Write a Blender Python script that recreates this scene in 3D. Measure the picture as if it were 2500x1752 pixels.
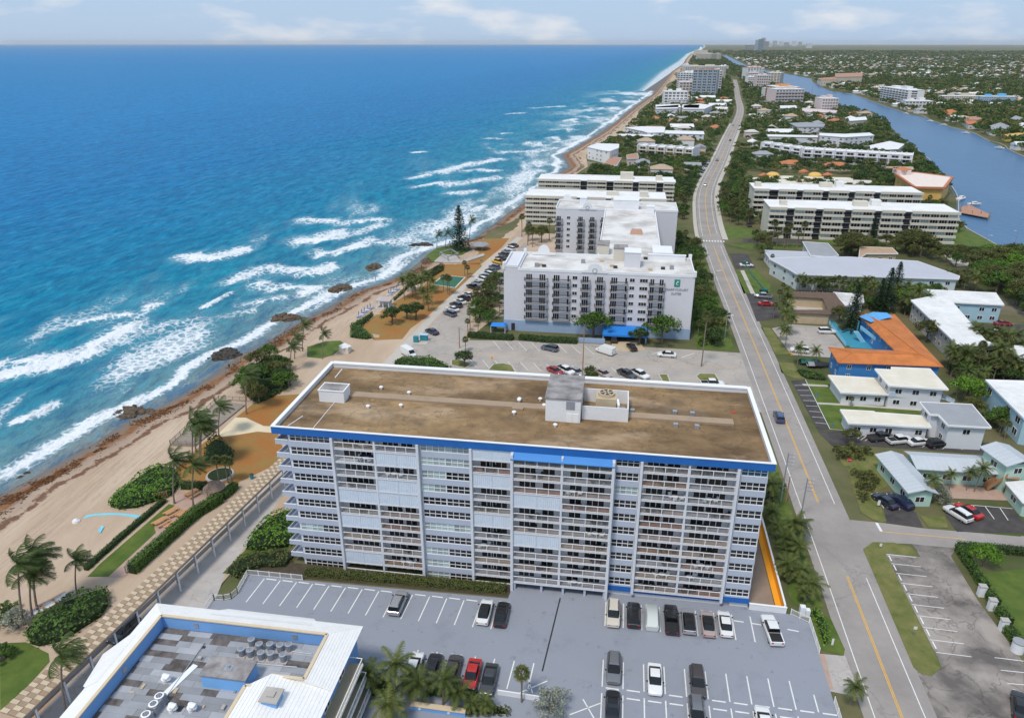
import bpy, math, random
import numpy as np
from mathutils import Vector
for _o in list(bpy.data.objects): bpy.data.objects.remove(_o)
SC = bpy.context.scene
COL = SC.collection
R = math.radians
PI = math.pi

# ------------------------------------------------------------------ camera
cam_d = bpy.data.cameras.new('camera')
cam_d.sensor_width = 36.0
cam_d.lens = 25.92
cam_d.clip_start = 0.5
cam_d.clip_end = 200000
cam = bpy.data.objects.new('camera', cam_d)
COL.objects.link(cam)
cam.location = (0, 0, 82)
cam.rotation_euler = (R(90 - 23.16), 0, R(8.5))
SC.camera = cam

# ------------------------------------------------------------------ sky and sun
SUN_EL, SUN_AZ = 60.0, 205.0          # azimuth measured from +Y towards +X
wd = bpy.data.worlds.new('World'); SC.world = wd; wd.use_nodes = True
nt = wd.node_tree; nt.nodes.clear()
def wn(t, **k):
    n = nt.nodes.new(t)
    for a, b in k.items(): setattr(n, a, b)
    return n
sky = wn('ShaderNodeTexSky', sky_type='NISHITA', sun_disc=False)
sky.sun_elevation = R(SUN_EL); sky.sun_rotation = R(SUN_AZ)
sky.air_density = 1.0; sky.dust_density = 0.6; sky.ozone_density = 2.5; sky.altitude = 0
tc = wn('ShaderNodeTexCoord')
sep = wn('ShaderNodeSeparateXYZ'); nt.links.new(tc.outputs['Generated'], sep.inputs[0])
def mth(op, a, b=None, clamp=False):
    n = wn('ShaderNodeMath', operation=op, use_clamp=clamp)
    for i, v in enumerate((a, b)):
        if v is None: continue
        if isinstance(v, (int, float)): n.inputs[i].default_value = v
        else: nt.links.new(v, n.inputs[i])
    return n.outputs[0]
# puffy clouds: noise over the view direction, flattened in height
mapv = wn('ShaderNodeMapping'); mapv.inputs['Scale'].default_value = (1.0, 1.0, 3.2)
nt.links.new(tc.outputs['Generated'], mapv.inputs[0])
comb = mapv
cn = wn('ShaderNodeTexNoise'); cn.inputs['Scale'].default_value = 7.0; cn.inputs['Detail'].default_value = 8; cn.inputs['Roughness'].default_value = 0.52
nt.links.new(comb.outputs[0], cn.inputs['Vector'])
cr = wn('ShaderNodeValToRGB'); cr.color_ramp.elements[0].position = 0.53; cr.color_ramp.elements[1].position = 0.72
nt.links.new(cn.outputs[0], cr.inputs[0])
cmix = wn('ShaderNodeMix', data_type='RGBA')
hmix = wn('ShaderNodeMix', data_type='RGBA'); hmix.inputs[0].default_value = 0.88
nt.links.new(sky.outputs[0], hmix.inputs['A']); hmix.inputs['B'].default_value = (5.3, 7.1, 9.6, 1)
nt.links.new(cr.outputs[0], cmix.inputs[0])
nt.links.new(hmix.outputs['Result'], cmix.inputs['A'])
cmix.inputs['B'].default_value = (9.6, 9.6, 9.8, 1)
bg = wn('ShaderNodeBackground'); bg.inputs[1].default_value = 0.092
nt.links.new(cmix.outputs['Result'], bg.inputs[0])
wo = wn('ShaderNodeOutputWorld'); nt.links.new(bg.outputs[0], wo.inputs[0])

sun_d = bpy.data.lights.new('sun', 'SUN'); sun_d.energy = 2.7; sun_d.angle = R(12); sun_d.color = (1.0, 0.93, 0.83)
sun = bpy.data.objects.new('sun', sun_d); COL.objects.link(sun)
sun.rotation_euler = Vector((math.sin(R(SUN_AZ)) * math.cos(R(SUN_EL)), math.cos(R(SUN_AZ)) * math.cos(R(SUN_EL)), math.sin(R(SUN_EL)))).to_track_quat('Z', 'Y').to_euler()
SC.view_settings.view_transform = 'Standard'; SC.view_settings.look = 'None'
SC.view_settings.exposure = -0.03; SC.view_settings.gamma = 1.0
try: SC.view_settings.use_curve_mapping = False
except Exception: pass

# ------------------------------------------------------------------ helpers
ORG = {}
def thing(name, label, cat, loc=(0, 0, 0), rz=0, group=None):
    o = bpy.data.objects.new(name, None); COL.objects.link(o)
    o.empty_display_size = 0.5
    if len(loc) == 2: loc = (loc[0], loc[1], 0)
    o.location = loc; o.rotation_euler = (0, 0, rz)
    o['label'] = label; o['category'] = cat
    if group: o['group'] = group
    ORG[o.name] = loc
    return o
def tag(o, label, cat, group=None):
    o['label'] = label; o['category'] = cat
    if group: o['group'] = group
    return o
def obj(name, me, parent=None, loc=(0, 0, 0), rz=0, sc=None):
    o = bpy.data.objects.new(name, me); COL.objects.link(o)
    o.location = loc if len(loc) == 3 else (loc[0], loc[1], 0)
    if rz: o.rotation_euler = (0, 0, rz)
    if sc is not None: o.scale = (sc, sc, sc) if isinstance(sc, (int, float)) else sc
    if parent is not None: o.parent = parent
    return o
def copy_tree(o, parent=None):
    c = o.copy(); COL.objects.link(c); c.parent = parent
    for ch in list(o.children): copy_tree(ch, c)
    return c
class MB:
    def __init__(s): s.v = []; s.f = []; s.m = []
    def add(s, vs, fs, m=0):
        b = len(s.v); s.v += [tuple(p) for p in vs]
        s.f += [tuple(b + i for i in f) for f in fs]; s.m += [m] * len(fs); return s
    def box(s, x0, y0, z0, x1, y1, z1, m=0):
        return s.add([(x0, y0, z0), (x1, y0, z0), (x1, y1, z0), (x0, y1, z0), (x0, y0, z1), (x1, y0, z1), (x1, y1, z1), (x0, y1, z1)],
                     [(0, 3, 2, 1), (4, 5, 6, 7), (0, 1, 5, 4), (1, 2, 6, 5), (2, 3, 7, 6), (3, 0, 4, 7)], m)
    def prism(s, poly, z0, z1, m=0, mt=None):
        a = sum(poly[i][0] * poly[(i + 1) % len(poly)][1] - poly[(i + 1) % len(poly)][0] * poly[i][1] for i in range(len(poly)))
        if a < 0: poly = poly[::-1]
        n = len(poly); b = len(s.v)
        s.v += [(p[0], p[1], z0) for p in poly] + [(p[0], p[1], z1) for p in poly]
        for i in range(n):
            j = (i + 1) % n; s.f.append((b + i, b + j, b + n + j, b + n + i)); s.m.append(m)
        s.f.append(tuple(b + n + i for i in range(n))); s.m.append(m if mt is None else mt)
        s.f.append(tuple(b + n - 1 - i for i in range(n))); s.m.append(m)
        return s
    def sheet(s, poly, z, m=0):
        a = sum(poly[i][0] * poly[(i + 1) % len(poly)][1] - poly[(i + 1) % len(poly)][0] * poly[i][1] for i in range(len(poly)))
        if a < 0: poly = poly[::-1]
        return s.add([(p[0], p[1], z) for p in poly], [tuple(range(len(poly)))], m)
    def line(s, p, q, w, z, m=0):
        dx, dy = q[0] - p[0], q[1] - p[1]; L = math.hypot(dx, dy) or 1; nx, ny = -dy / L * w / 2, dx / L * w / 2
        return s.add([(p[0] - nx, p[1] - ny, z), (q[0] - nx, q[1] - ny, z), (q[0] + nx, q[1] + ny, z), (p[0] + nx, p[1] + ny, z)], [(0, 1, 2, 3)], m)
    def wall(s, p, q, w, z0, z1, m=0):
        dx, dy = q[0] - p[0], q[1] - p[1]; L = math.hypot(dx, dy) or 1; nx, ny = -dy / L * w / 2, dx / L * w / 2
        return s.prism([(p[0] - nx, p[1] - ny), (q[0] - nx, q[1] - ny), (q[0] + nx, q[1] + ny), (p[0] + nx, p[1] + ny)], z0, z1, m)
    def tube(s, pts, rs, n=6, m=0, cap=True):
        pts = [Vector(p) for p in pts]
        if isinstance(rs, (int, float)): rs = [rs] * len(pts)
        b = len(s.v); K = len(pts)
        for i, p in enumerate(pts):
            d = (pts[min(i + 1, K - 1)] - pts[max(i - 1, 0)]).normalized()
            a = d.orthogonal() if abs(d.z) < .9 else Vector((1, 0, 0)) - d * d.x
            a.normalize(); c = d.cross(a)
            for k in range(n):
                t = 2 * PI * k / n; s.v.append(tuple(p + (a * math.cos(t) + c * math.sin(t)) * rs[i]))
        for i in range(K - 1):
            for k in range(n):
                k2 = (k + 1) % n
                s.f.append((b + i * n + k, b + i * n + k2, b + (i + 1) * n + k2, b + (i + 1) * n + k)); s.m.append(m)
        if cap:
            s.f.append(tuple(b + k for k in range(n))[::-1]); s.m.append(m)
            s.f.append(tuple(b + (K - 1) * n + k for k in range(n))); s.m.append(m)
        return s
    def mesh(s, name, mats, smooth=False, org=(0, 0, 0)):
        me = bpy.data.meshes.new(name)
        v = s.v if org == (0, 0, 0) else [(a - org[0], b - org[1], c - org[2]) for a, b, c in s.v]
        me.from_pydata(v, [], s.f)
        for mt in (mats if isinstance(mats, (list, tuple)) else [mats]): me.materials.append(mt)
        if len(s.m): me.polygons.foreach_set('material_index', s.m)
        if smooth: me.polygons.foreach_set('use_smooth', [True] * len(s.f))
        me.update(); return me
    def build(s, name, mats, parent=None, smooth=False):
        """link as one object; coordinates are world ones, the parent chain's origin is taken off"""
        org = (0, 0, 0)
        if parent is not None:
            r = parent
            while r.parent is not None: r = r.parent
            org = ORG.get(r.name, tuple(r.location))
        return obj(name, s.mesh(name, mats, smooth, tuple(org)), parent)
def struct(name, mb, mats, smooth=False, kind='structure'):
    o = mb.build(name, mats, None, smooth); o['kind'] = kind; return o
# ------------------------------------------------------------------ materials
MATS = {}
class NT:
    def __init__(s, name):
        s.mat = bpy.data.materials.new(name); s.mat.use_nodes = True; s.t = s.mat.node_tree
        s.b = s.t.nodes['Principled BSDF']
    def n(s, t, **k):
        n = s.t.nodes.new(t)
        for a, b in k.items(): setattr(n, a, b)
        return n
    def l(s, a, b): s.t.links.new(a, b)
    def set(s, inp, v):
        if isinstance(v, (int, float)): inp.default_value = v
        elif isinstance(v, tuple): inp.default_value = v if len(v) == len(inp.default_value) else v + (1,)
        else: s.l(v, inp)
    def math(s, op, a, b=None, clamp=False):
        n = s.n('ShaderNodeMath', operation=op, use_clamp=clamp); s.set(n.inputs[0], a)
        if b is not None: s.set(n.inputs[1], b)
        return n.outputs[0]
    def noise(s, scale, detail=4, rough=.55, vec=None, dist=0):
        n = s.n('ShaderNodeTexNoise'); n.inputs['Scale'].default_value = scale; n.inputs['Detail'].default_value = detail
        n.inputs['Roughness'].default_value = rough; n.inputs['Distortion'].default_value = dist
        if vec is not None: s.l(vec, n.inputs['Vector'])
        return n.outputs[0]
    def ramp(s, f, *st):
        n = s.n('ShaderNodeValToRGB'); e = n.color_ramp.elements
        while len(e) < len(st): e.new(0.5)
        for i, (p, c) in enumerate(st):
            e[i].position = p; e[i].color = (c, c, c, 1) if isinstance(c, (int, float)) else tuple(c) + (1,)
        s.l(f, n.inputs[0]); return n.outputs[0]
    def mix(s, f, a, b, mode='MIX'):
        n = s.n('ShaderNodeMix', data_type='RGBA', blend_type=mode)
        s.set(n.inputs[0], f); s.set(n.inputs['A'], a); s.set(n.inputs['B'], b); return n.outputs['Result']
    def coord(s, kind='Object', scale=None, rot=0):
        c = s.n('ShaderNodeTexCoord').outputs[kind]
        if scale is None and not rot: return c
        m = s.n('ShaderNodeMapping'); s.l(c, m.inputs[0])
        if scale is not None: m.inputs['Scale'].default_value = scale
        m.inputs['Rotation'].default_value = (0, 0, rot); return m.outputs[0]
    def attr(s, name, typ='GEOMETRY'):
        n = s.n('ShaderNodeAttribute'); n.attribute_name = name; return n.outputs['Fac']
    def bump(s, h, st=.3, dist=.05):
        n = s.n('ShaderNodeBump'); n.inputs['Strength'].default_value = st; n.inputs['Distance'].default_value = dist
        s.l(h, n.inputs['Height']); s.l(n.outputs[0], s.b.inputs['Normal'])
    def out(s, col, rough=.7, spec=.4, metal=0):
        s.set(s.b.inputs['Base Color'], col); s.set(s.b.inputs['Roughness'], rough)
        s.b.inputs['Specular IOR Level'].default_value = spec; s.b.inputs['Metallic'].default_value = metal
        return s.mat
def mul(c, k): return tuple(min(1, max(0, x * k)) for x in c)
def M(name, c, rough=.7, var=.12, sc=.6, c2=None, fine=6., bump=0, spec=.4, metal=0, lo=.35, hi=.65):
    """plain surface with broad blotches and fine grain"""
    if name in MATS: return MATS[name]
    t = NT(name); co = t.coord()
    f = t.ramp(t.noise(sc, 6, .6, co), (lo, 0.), (hi, 1.))
    base = t.mix(f, mul(c, 1 - var), c2 if c2 else mul(c, 1 + var))
    g = t.noise(fine, 3, .6, co)
    base = t.mix(.35 if var else 0., base, t.mix(g, mul(c, .72), mul(c, 1.28)), 'MIX') if var else base
    if bump: t.bump(g, bump, .03)
    MATS[name] = t.out(base, rough, spec, metal); return MATS[name]
def LEAF(name, dark, light, rough=.55, dry=None):
    t = NT(name); a = t.attr('tone')
    oi = t.n('ShaderNodeObjectInfo')
    f = t.math('ADD', t.math('MULTIPLY', a, .75), t.math('MULTIPLY', oi.outputs['Random'], .25))
    st = [(0, dark), (.75, light)] + ([(1., dry)] if dry else [(1., mul(light, 1.25))])
    c = t.ramp(f, *st)
    MATS[name] = t.out(c, rough, .25)
    t.b.inputs['Subsurface Weight'].default_value = 0.0
    tr = t.n('ShaderNodeBsdfTranslucent'); t.l(c, tr.inputs[0])
    ms = t.n('ShaderNodeMixShader'); ms.inputs[0].default_value = .25
    t.l(t.b.outputs[0], ms.inputs[1]); t.l(tr.outputs[0], ms.inputs[2])
    t.l(ms.outputs[0], t.t.nodes['Material Output'].inputs[0])
    return t.mat
def GLASS(name, c, var=.5, rough=.12):
    t = NT(name); oi = t.n('ShaderNodeObjectInfo')
    col = t.mix(oi.outputs['Random'], mul(c, 1 - var), mul(c, 1 + var))
    MATS[name] = t.out(col, rough, .5); return t.mat
m_glass = GLASS('window_glass', (.022, .024, .028), .6)
m_glassw = GLASS('tinted_glass_warm', (.03, .024, .02), .5)
m_curt = GLASS('curtained_glass', (.34, .42, .42), .35, .25)
m_gteal = GLASS('teal_glass', (.03, .10, .16), .4, .08)
m_white = M('white_paint', (.74, .75, .77), .6, .05, .3)
m_wtrim = M('white_trim', (.8, .8, .8), .5, .03, .5)
m_lil = M('pale_blue_stucco', (.44, .48, .57), .75, .05, .25, fine=3)
m_lilw = M('white_stucco', (.71, .715, .73), .75, .05, .2, fine=3)
m_pier = M('pier_white', (.64, .655, .69), .7, .05, .3)
m_blue = M('royal_blue_paint', (.016, .125, .42), .55, .12, .3, fine=2)
m_awn = M('awning_blue', (.06, .23, .56), .7, .06, .4)
m_conc = M('concrete', (.42, .39, .36), .85, .12, .5)
m_dark = M('dark_metal', (.03, .03, .033), .5, .2, 2)
m_steel = M('galvanised_metal', (.45, .47, .5), .4, .1, 3, metal=.6)
m_grey = M('grey_paint', (.27, .28, .31), .6, .1, 1)
m_slabf = M('balcony_floor', (.30, .24, .21), .8, .15, .8)
m_wood = M('timber', (.34, .19, .10), .75, .2, 1.5)
m_tan = M('tan_paint', (.50, .40, .27), .7, .1, .8)
m_roofw = M('white_roof_membrane', (.68, .67, .65), .8, .12, .15, c2=(.80, .80, .80), fine=.6)
m_hotel = M('hotel_stucco', (.62, .62, .66), .8, .04, .15, fine=2)
m_hroof = M('hotel_roof', (.50, .47, .44), .85, .2, .10, c2=(.78, .77, .75), fine=.5, lo=.36, hi=.58)
m_beige = M('beige_stucco', (.60, .56, .48), .8, .05, .2)
m_broof = M('beige_building_roof', (.72, .71, .69), .8, .08, .12, c2=(.82, .82, .82), fine=.5)
m_trunk = M('palm_trunk', (.20, .16, .13), .9, .25, 4)
m_bark = M('bark', (.13, .10, .08), .95, .3, 4)
m_leaf = LEAF('leaf_green', (.028, .068, .012), (.11, .20, .032))
m_leafd = LEAF('leaf_dark', (.022, .048, .014), (.078, .13, .032))
m_leafo = LEAF('leaf_olive', (.05, .062, .017), (.17, .18, .05))
m_leaflt = LEAF('leaf_light', (.05, .13, .012), (.16, .30, .03))
m_leafs = LEAF('leaf_silver', (.13, .15, .11), (.34, .36, .28))
m_palm = LEAF('palm_frond', (.032, .055, .012), (.15, .18, .045), dry=(.36, .25, .08))
m_palmd = LEAF('palm_frond_dark', (.022, .045, .012), (.09, .13, .03), dry=(.20, .16, .05))
m_sabal = LEAF('fan_palm_frond', (.04, .055, .018), (.15, .17, .05), dry=(.30, .20, .08))
m_conif = LEAF('conifer_needles', (.010, .028, .012), (.035, .07, .028))
m_tyre = M('tyre_rubber', (.012, .012, .013), .85, .2, 5)
m_rim = M('wheel_rim', (.45, .46, .48), .3, .05, 5, metal=.8)
m_line = M('white_road_paint', (.72, .72, .70), .7, .10, 1.5)
m_yell = M('yellow_road_paint', (.72, .40, .05), .7, .12, 1.2)
m_red = M('red_plastic', (.5, .03, .02), .5, .1, 3)
m_orange = M('orange_paint', (.85, .36, .02), .6, .06, .6)
# ------------------------------------------------------------------ noise for shaping meshes
def hash2(ix, iy, seed):
    h = (ix.astype(np.int64) * 374761393 + iy.astype(np.int64) * 668265263 + seed * 1442695041) & 0x7fffffff
    h = ((h ^ (h >> 13)) * 1274126177) & 0x7fffffff
    return ((h ^ (h >> 16)) & 0xffff) / 65535.0
def vnoise(x, y, seed=0):
    x = np.asarray(x, float); y = np.asarray(y, float)
    ix = np.floor(x); iy = np.floor(y); fx = x - ix; fy = y - iy
    fx = fx * fx * (3 - 2 * fx); fy = fy * fy * (3 - 2 * fy)
    a = hash2(ix, iy, seed); b = hash2(ix + 1, iy, seed); c = hash2(ix, iy + 1, seed); d = hash2(ix + 1, iy + 1, seed)
    return (a + (b - a) * fx) * (1 - fy) + (c + (d - c) * fx) * fy
def fbm(x, y, seed=0, oct=4):
    s = 0; w = .5; t = 0
    for i in range(oct):
        s = s + w * vnoise(x, y, seed + i); t += w; w *= .5; x = x * 2.03 + 7.1; y = y * 2.03 + 3.7
    return s / t

# ------------------------------------------------------------------ shore and canal lines
SHORE = [(-132, 0), (-124, 60), (-121, 100), (-120, 109), (-118, 116), (-116.5, 123), (-115, 132), (-114.5, 140), (-111, 149), (-108.5, 161), (-108, 172), (-107.5, 183), (-105, 188),
         (-102.5, 208), (-98, 226), (-95.5, 243), (-90.5, 252), (-86.7, 260), (-83.7, 269), (-82, 285), (-81.5, 301), (-79, 312), (-73.6, 319), (-67.6, 328), (-66, 340),
         (-63.2, 362), (-60, 390), (-55, 418), (-45.7, 517), (-41, 547), (-51, 610), (-41, 677), (-26, 783), (-15.6, 878), (4, 1078), (39, 1388), (82, 1932), (130, 2559),
         (227, 3535), (315, 4720), (512, 7083), (742, 9438), (1600, 18000), (5200, 60000), (9000, 95000)]
BANKL = [(165, 0), (165, 390), (194, 468), (213, 540), (218, 580), (232, 624), (243, 685), (254, 758), (275, 849), (300, 964), (299, 1049), (291, 1129), (297, 1250), (303, 1434),
         (336, 1797), (400, 2430), (417, 3184), (637, 5860), (700, 6100)]
BANKR = [(300, 0), (308, 600), (311, 650), (319, 696), (331, 732), (329, 759), (343, 824), (342, 884), (349, 956), (362, 1032), (353, 1057), (361, 1161), (373, 1288),
         (390, 1440), (376, 1560), (415, 1883), (458, 2102), (453, 2498), (445, 3081), (690, 6000), (701, 6100)]
_sy = np.array([p[1] for p in SHORE]); _sx = np.array([p[0] for p in SHORE])
def shoreX(y): return np.interp(y, _sy, _sx)
def bankL(y): return np.interp(y, [p[1] for p in BANKL], [p[0] for p in BANKL])
def bankR(y): return np.interp(y, [p[1] for p in BANKR], [p[0] for p in BANKR])
SEA_Z = -0.8

def grid_mesh(name, X, Y, Z, mat, attrs=None, smooth=True):
    n, m = X.shape
    v = np.stack([X, Y, Z], -1).reshape(-1, 3)
    i = np.arange(n * m).reshape(n, m)
    q = np.stack([i[:-1, :-1], i[:-1, 1:], i[1:, 1:], i[1:, :-1]], -1).reshape(-1, 4)
    me = bpy.data.meshes.new(name)
    me.vertices.add(len(v)); me.vertices.foreach_set('co', v.astype(np.float32).ravel())
    me.loops.add(q.size); me.loops.foreach_set('vertex_index', q.astype(np.int32).ravel())
    me.polygons.add(len(q)); me.polygons.foreach_set('loop_start', np.arange(0, q.size, 4, dtype=np.int32))
    me.update(calc_edges=True)
    if smooth: me.polygons.foreach_set('use_smooth', np.ones(len(q), dtype=bool))
    for k, a in (attrs or {}).items():
        at = me.attributes.new(k, 'FLOAT', 'POINT'); at.data.foreach_set('value', a.astype(np.float32).ravel())
    me.materials.append(mat); me.validate()
    return obj(name, me)

# ------------------------------------------------------------------ water materials
def mat_sea():
    t = NT('sea_water'); d = t.attr('offshore'); fo = t.attr('foam'); co = t.coord('Object')
    # depth colours, broken up by drifting patches of sand and weed on the bottom
    pat = t.noise(.018, 4, .6, t.coord('Object', (1, .45, 1), R(-8)))
    dd = t.math('ADD', d, t.math('MULTIPLY', t.math('SUBTRACT', pat, .5), t.math('ADD', t.math('MULTIPLY', d, .55), 12.)))
    dn = t.math('DIVIDE', dd, 600., True)
    col = t.ramp(dn, (0., (.22, .235, .215)), (.018, (.13, .25, .26)), (.05, (.025, .22, .30)), (.12, (.004, .225, .335)), (.22, (.003, .20, .36)), (.45, (.002, .175, .41)), (.8, (.002, .185, .44)), (1., (.003, .20, .47)))
    w2 = t.noise(.05, 5, .6, t.coord('Object', (1, .35, 1), R(-12)))
    col = t.mix(t.ramp(w2, (.42, 0.), (.62, .38)), col, t.mix(.5, col, (.012, .085, .23)))
    ch = t.noise(.28, 6, .7, t.coord('Object', (1, .38, 1), R(-16)), .3); col = t.mix(t.ramp(ch, (.45, 0.), (.60, .62)), col, (.001, .095, .23)); col = t.mix(t.ramp(ch, (.32, .6), (.46, 0.)), col, (.03, .29, .46))  # wave shading painted into the water colour: dark and light streaks of chop
    col = t.mix(t.math('MULTIPLY', fo, .6, True), col, (.24, .40, .45))
    # lace of foam
    fn = t.n('ShaderNodeTexVoronoi', feature='DISTANCE_TO_EDGE'); fn.inputs['Scale'].default_value = .38
    dv = t.n('ShaderNodeMix', data_type='VECTOR'); dv.inputs[0].default_value = .07
    ns = t.n('ShaderNodeTexNoise'); ns.inputs['Scale'].default_value = .35; ns.inputs['Detail'].default_value = 5
    t.l(co, ns.inputs['Vector']); t.l(co, dv.inputs['A'])
    sc = t.n('ShaderNodeVectorMath', operation='SCALE'); t.l(ns.outputs['Color'], sc.inputs[0]); sc.inputs['Scale'].default_value = 60.
    t.l(sc.outputs[0], dv.inputs['B']); t.l(dv.outputs['Result'], fn.inputs['Vector'])
    lace = t.ramp(fn.outputs['Distance'], (.0, 1.), (.22, 0.))
    grain = t.noise(1.3, 5, .7, co)
    thr = t.math('ADD', t.math('MULTIPLY', lace, .42), t.math('MULTIPLY', grain, .58))
    ff = t.math('ADD', t.math('MULTIPLY', t.math('SUBTRACT', t.math('ADD', thr, t.math('MULTIPLY', fo, 1.35)), 1.02), 2.2), 0., True)
    caps = t.ramp(t.noise(.11, 8, .72, t.coord('Object', (1.3, .5, 1), R(-12))), (.73, 0.), (.765, .8))
    ff = t.math('MAXIMUM', ff, caps)
    col = t.mix(ff, col, (.74, .77, .80))
    # ripples
    r1 = t.noise(.16, 3, .55, t.coord('Object', (1, .35, 1), R(-14)), .3)
    r2 = t.noise(.7, 4, .6, t.coord('Object', (1, .45, 1), R(-22)))
    r0 = t.noise(.05, 3, .6, t.coord('Object', (1, .3, 1), R(-10)), .5)
    h = t.math('ADD', t.math('MULTIPLY', r0, 3.0), t.math('ADD', t.math('MULTIPLY', r1, 1.5), t.math('MULTIPLY', r2, .8)))
    t.bump(h, 1.0, 1.5)
    m = t.out(col, t.math('ADD', t.math('MULTIPLY', ff, .5), .28), .2)
    df = t.n('ShaderNodeBsdfDiffuse'); t.l(col, df.inputs[0]); t.l(t.b.inputs['Normal'].links[0].from_socket, df.inputs['Normal'])
    ms = t.n('ShaderNodeMixShader'); ms.inputs[0].default_value = .62; t.l(t.b.outputs[0], ms.inputs[1]); t.l(df.outputs[0], ms.inputs[2]); t.l(ms.outputs[0], t.t.nodes['Material Output'].inputs[0])
    return m
def mat_canal():
    t = NT('canal_water'); 
    r1 = t.noise(.35, 4, .6, t.coord('Object', (1, .4, 1), R(20)))
    w = t.noise(.02, 3, .6, t.coord('Object', (1, .3, 1)))
    c = t.mix(w, (.03, .105, .215), (.06, .16, .30))
    t.bump(r1, .7, .7); return t.out(c, .3, .2)
m_sea = mat_sea(); m_canal = mat_canal()

# ------------------------------------------------------------------ sea sheet
ys = [70.0]
while ys[-1] < 1500: ys.append(ys[-1] + max(.8, ys[-1] * .0062))
ys = np.array(ys)
ds = [-6.0]
while ds[-1] < 330: ds.append(ds[-1] + (.75 if ds[-1] < 90 else .75 + (ds[-1] - 90) * .02))
ds = np.array(ds)
Yg, Dg = np.meshgrid(ys, ds, indexing='ij')
Xg = shoreX(Yg) - Dg
def seg_field(segs):
    f = np.zeros_like(Xg); cr = np.zeros_like(Xg)
    for (p, q, w, a) in segs:
        dx, dy = q[0] - p[0], q[1] - p[1]; L2 = dx * dx + dy * dy or 1
        tt = np.clip(((Xg - p[0]) * dx + (Yg - p[1]) * dy) / L2, 0, 1)
        # wobbling distance across the breaker: sharp on the shoreward front, trailing off behind
        ox = Xg - (p[0] + tt * dx); oy = Yg - (p[1] + tt * dy)
        dist = np.hypot(ox, oy); n = fbm(Xg * .13, Yg * .09, 5) - .5
        side = np.sign(ox + .001)
        eff = dist / (w * np.where(side > 0, .55, 1.0) * (1 + 1.1 * n))
        f = np.maximum(f, a * np.clip(1.2 - eff * .85, 0, 1) * np.clip(.5 + .85 * fbm(Xg * .28, Yg * .22, 15, 3), 0, 1.08))
        cr = np.maximum(cr, np.clip(1 - dist / (w * .7), 0, 1) ** 2 * a)
    return f, cr
BREAK = []
def brk(pts, w, a=1.0):
    for p, q in zip(pts[:-1], pts[1:]): BREAK.append((p, q, w, a))
brk([(-163,158.4),(-156,166.7),(-151.2,174),(-150.2,180.6),(-152,191.7),(-150.9,200)], 7.5)
brk([(-169.8,166.2),(-161.7,170.8),(-156.3,175)], 6, .8)
brk([(-170.6,199.9),(-165.6,206.5),(-159.1,209)], 6, .8)
brk([(-138.9,137.8),(-137.4,140.9),(-137,145.5)], 3.2)
brk([(-157.9,218.7),(-155.7,220.6)], 3)
brk([(-138.8,220.7),(-138.3,227.4),(-137.4,235.4)], 3.2)
brk([(-176.8,280),(-166.6,279.1),(-161.2,292.5)], 10)
brk([(-142.4,250.7),(-140.5,264.6),(-136.5,269.6),(-116.6,268.1)], 10, .75)
brk([(-132.2,247.3),(-122.1,245),(-108,245.3)], 8, .85)
brk([(-124.2,225.3),(-116.7,233.2)], 7, .7)
brk([(-145,188.8),(-141.6,202.8),(-129.3,209),(-120.5,217.9)], 9, .55)
brk([(-141.1,312.9),(-134.2,316.1),(-130.9,327.8)], 11)
brk([(-158.3,353.8),(-142.9,353.4),(-132.3,352.3),(-120.2,359.5)], 10, .8)
brk([(-125,292.9),(-118.4,295.8),(-113.9,306.4)], 9)
brk([(-126.4,321.7),(-121.5,331.6),(-117.6,349.3)], 10, .7)
brk([(-115.2,310.3),(-112.9,319.3)], 7, .9)
brk([(-110.2,311.1),(-102.8,316.4)], 7, .7)
brk([(-119.9,262.4),(-115.8,266.2),(-114.3,272.2)], 8)
brk([(-110.1,239.1),(-108.1,244.9)], 6)
brk([(-94.5,352.8),(-86.2,364.6),(-76.2,377.2)], 12, .7)
brk([(-170.7,607),(-164.5,611.9)], 6)
brk([(-128,507.6),(-115.1,545),(-95.8,577.6)], 14, .85)
brk([(-105.8,522.3),(-88.9,524.8)], 12, .8)
brk([(-138.1,484.7),(-132.3,496.1)], 8)
brk([(-126.6,454.9),(-116.6,468.1)], 8, .9)
brk([(-107.5,464.7),(-96.5,475.9),(-84.3,492.8)], 14, .8)
brk([(-100,435),(-88.8,445.1)], 11, .75)
brk([(-79.4,386.2),(-75.8,400.4)], 8, .9)
brk([(-97.1,618),(-72.7,625.6),(-58.2,652.5)], 14, .75)
brk([(-68.7,841.2),(-52.6,850.6)], 12, .8)
brk([(-70,892.2),(-60,917.6)], 10, .9)
brk([(-128.5,1069),(-89.4,1109)], 10, .8)
brk([(-148,974.3),(-132.4,991.8)], 8, .9)
brk([(-121.5,757.3),(-114,758.5)], 8, .9)
brk([(-130.1,712.3),(-116.2,709.2)], 8, .7)
brk([(-60.9,550),(-49.8,561.2)], 9, .7)
brk([(-73.2,800.8),(-53.5,803.8)], 12, .7)
brk([(-65.5,436),(-53.6,463.6)], 11, .6)
fo, crest = seg_field(BREAK)
swash = np.clip(1.0 - np.abs(Dg - 2 - 9 * fbm(Yg * .045, Yg * 0, 9)) / (2.5 + 9 * fbm(Yg * .03, Yg * 0 + 3, 4) ** 2), 0, 1) * np.clip(.45 + 1.1 * fbm(Yg * .03, Xg * .05, 44), 0, 1)
surf = np.clip((58 - Dg) / 34, 0, 1) * np.clip(Dg / 3, 0, 1) * np.clip((fbm(Xg * .045, Yg * .022, 21, 5) - .38) * 3.2, .12, 1)
far = np.clip((Yg - 500) / 500, 0, 1)
surf = np.maximum(surf, far * np.clip((150 - Dg) / 110, 0, 1) * np.clip((fbm(Xg * .03, Yg * .012, 31, 4) - .47) * 5, 0, 1))
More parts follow.
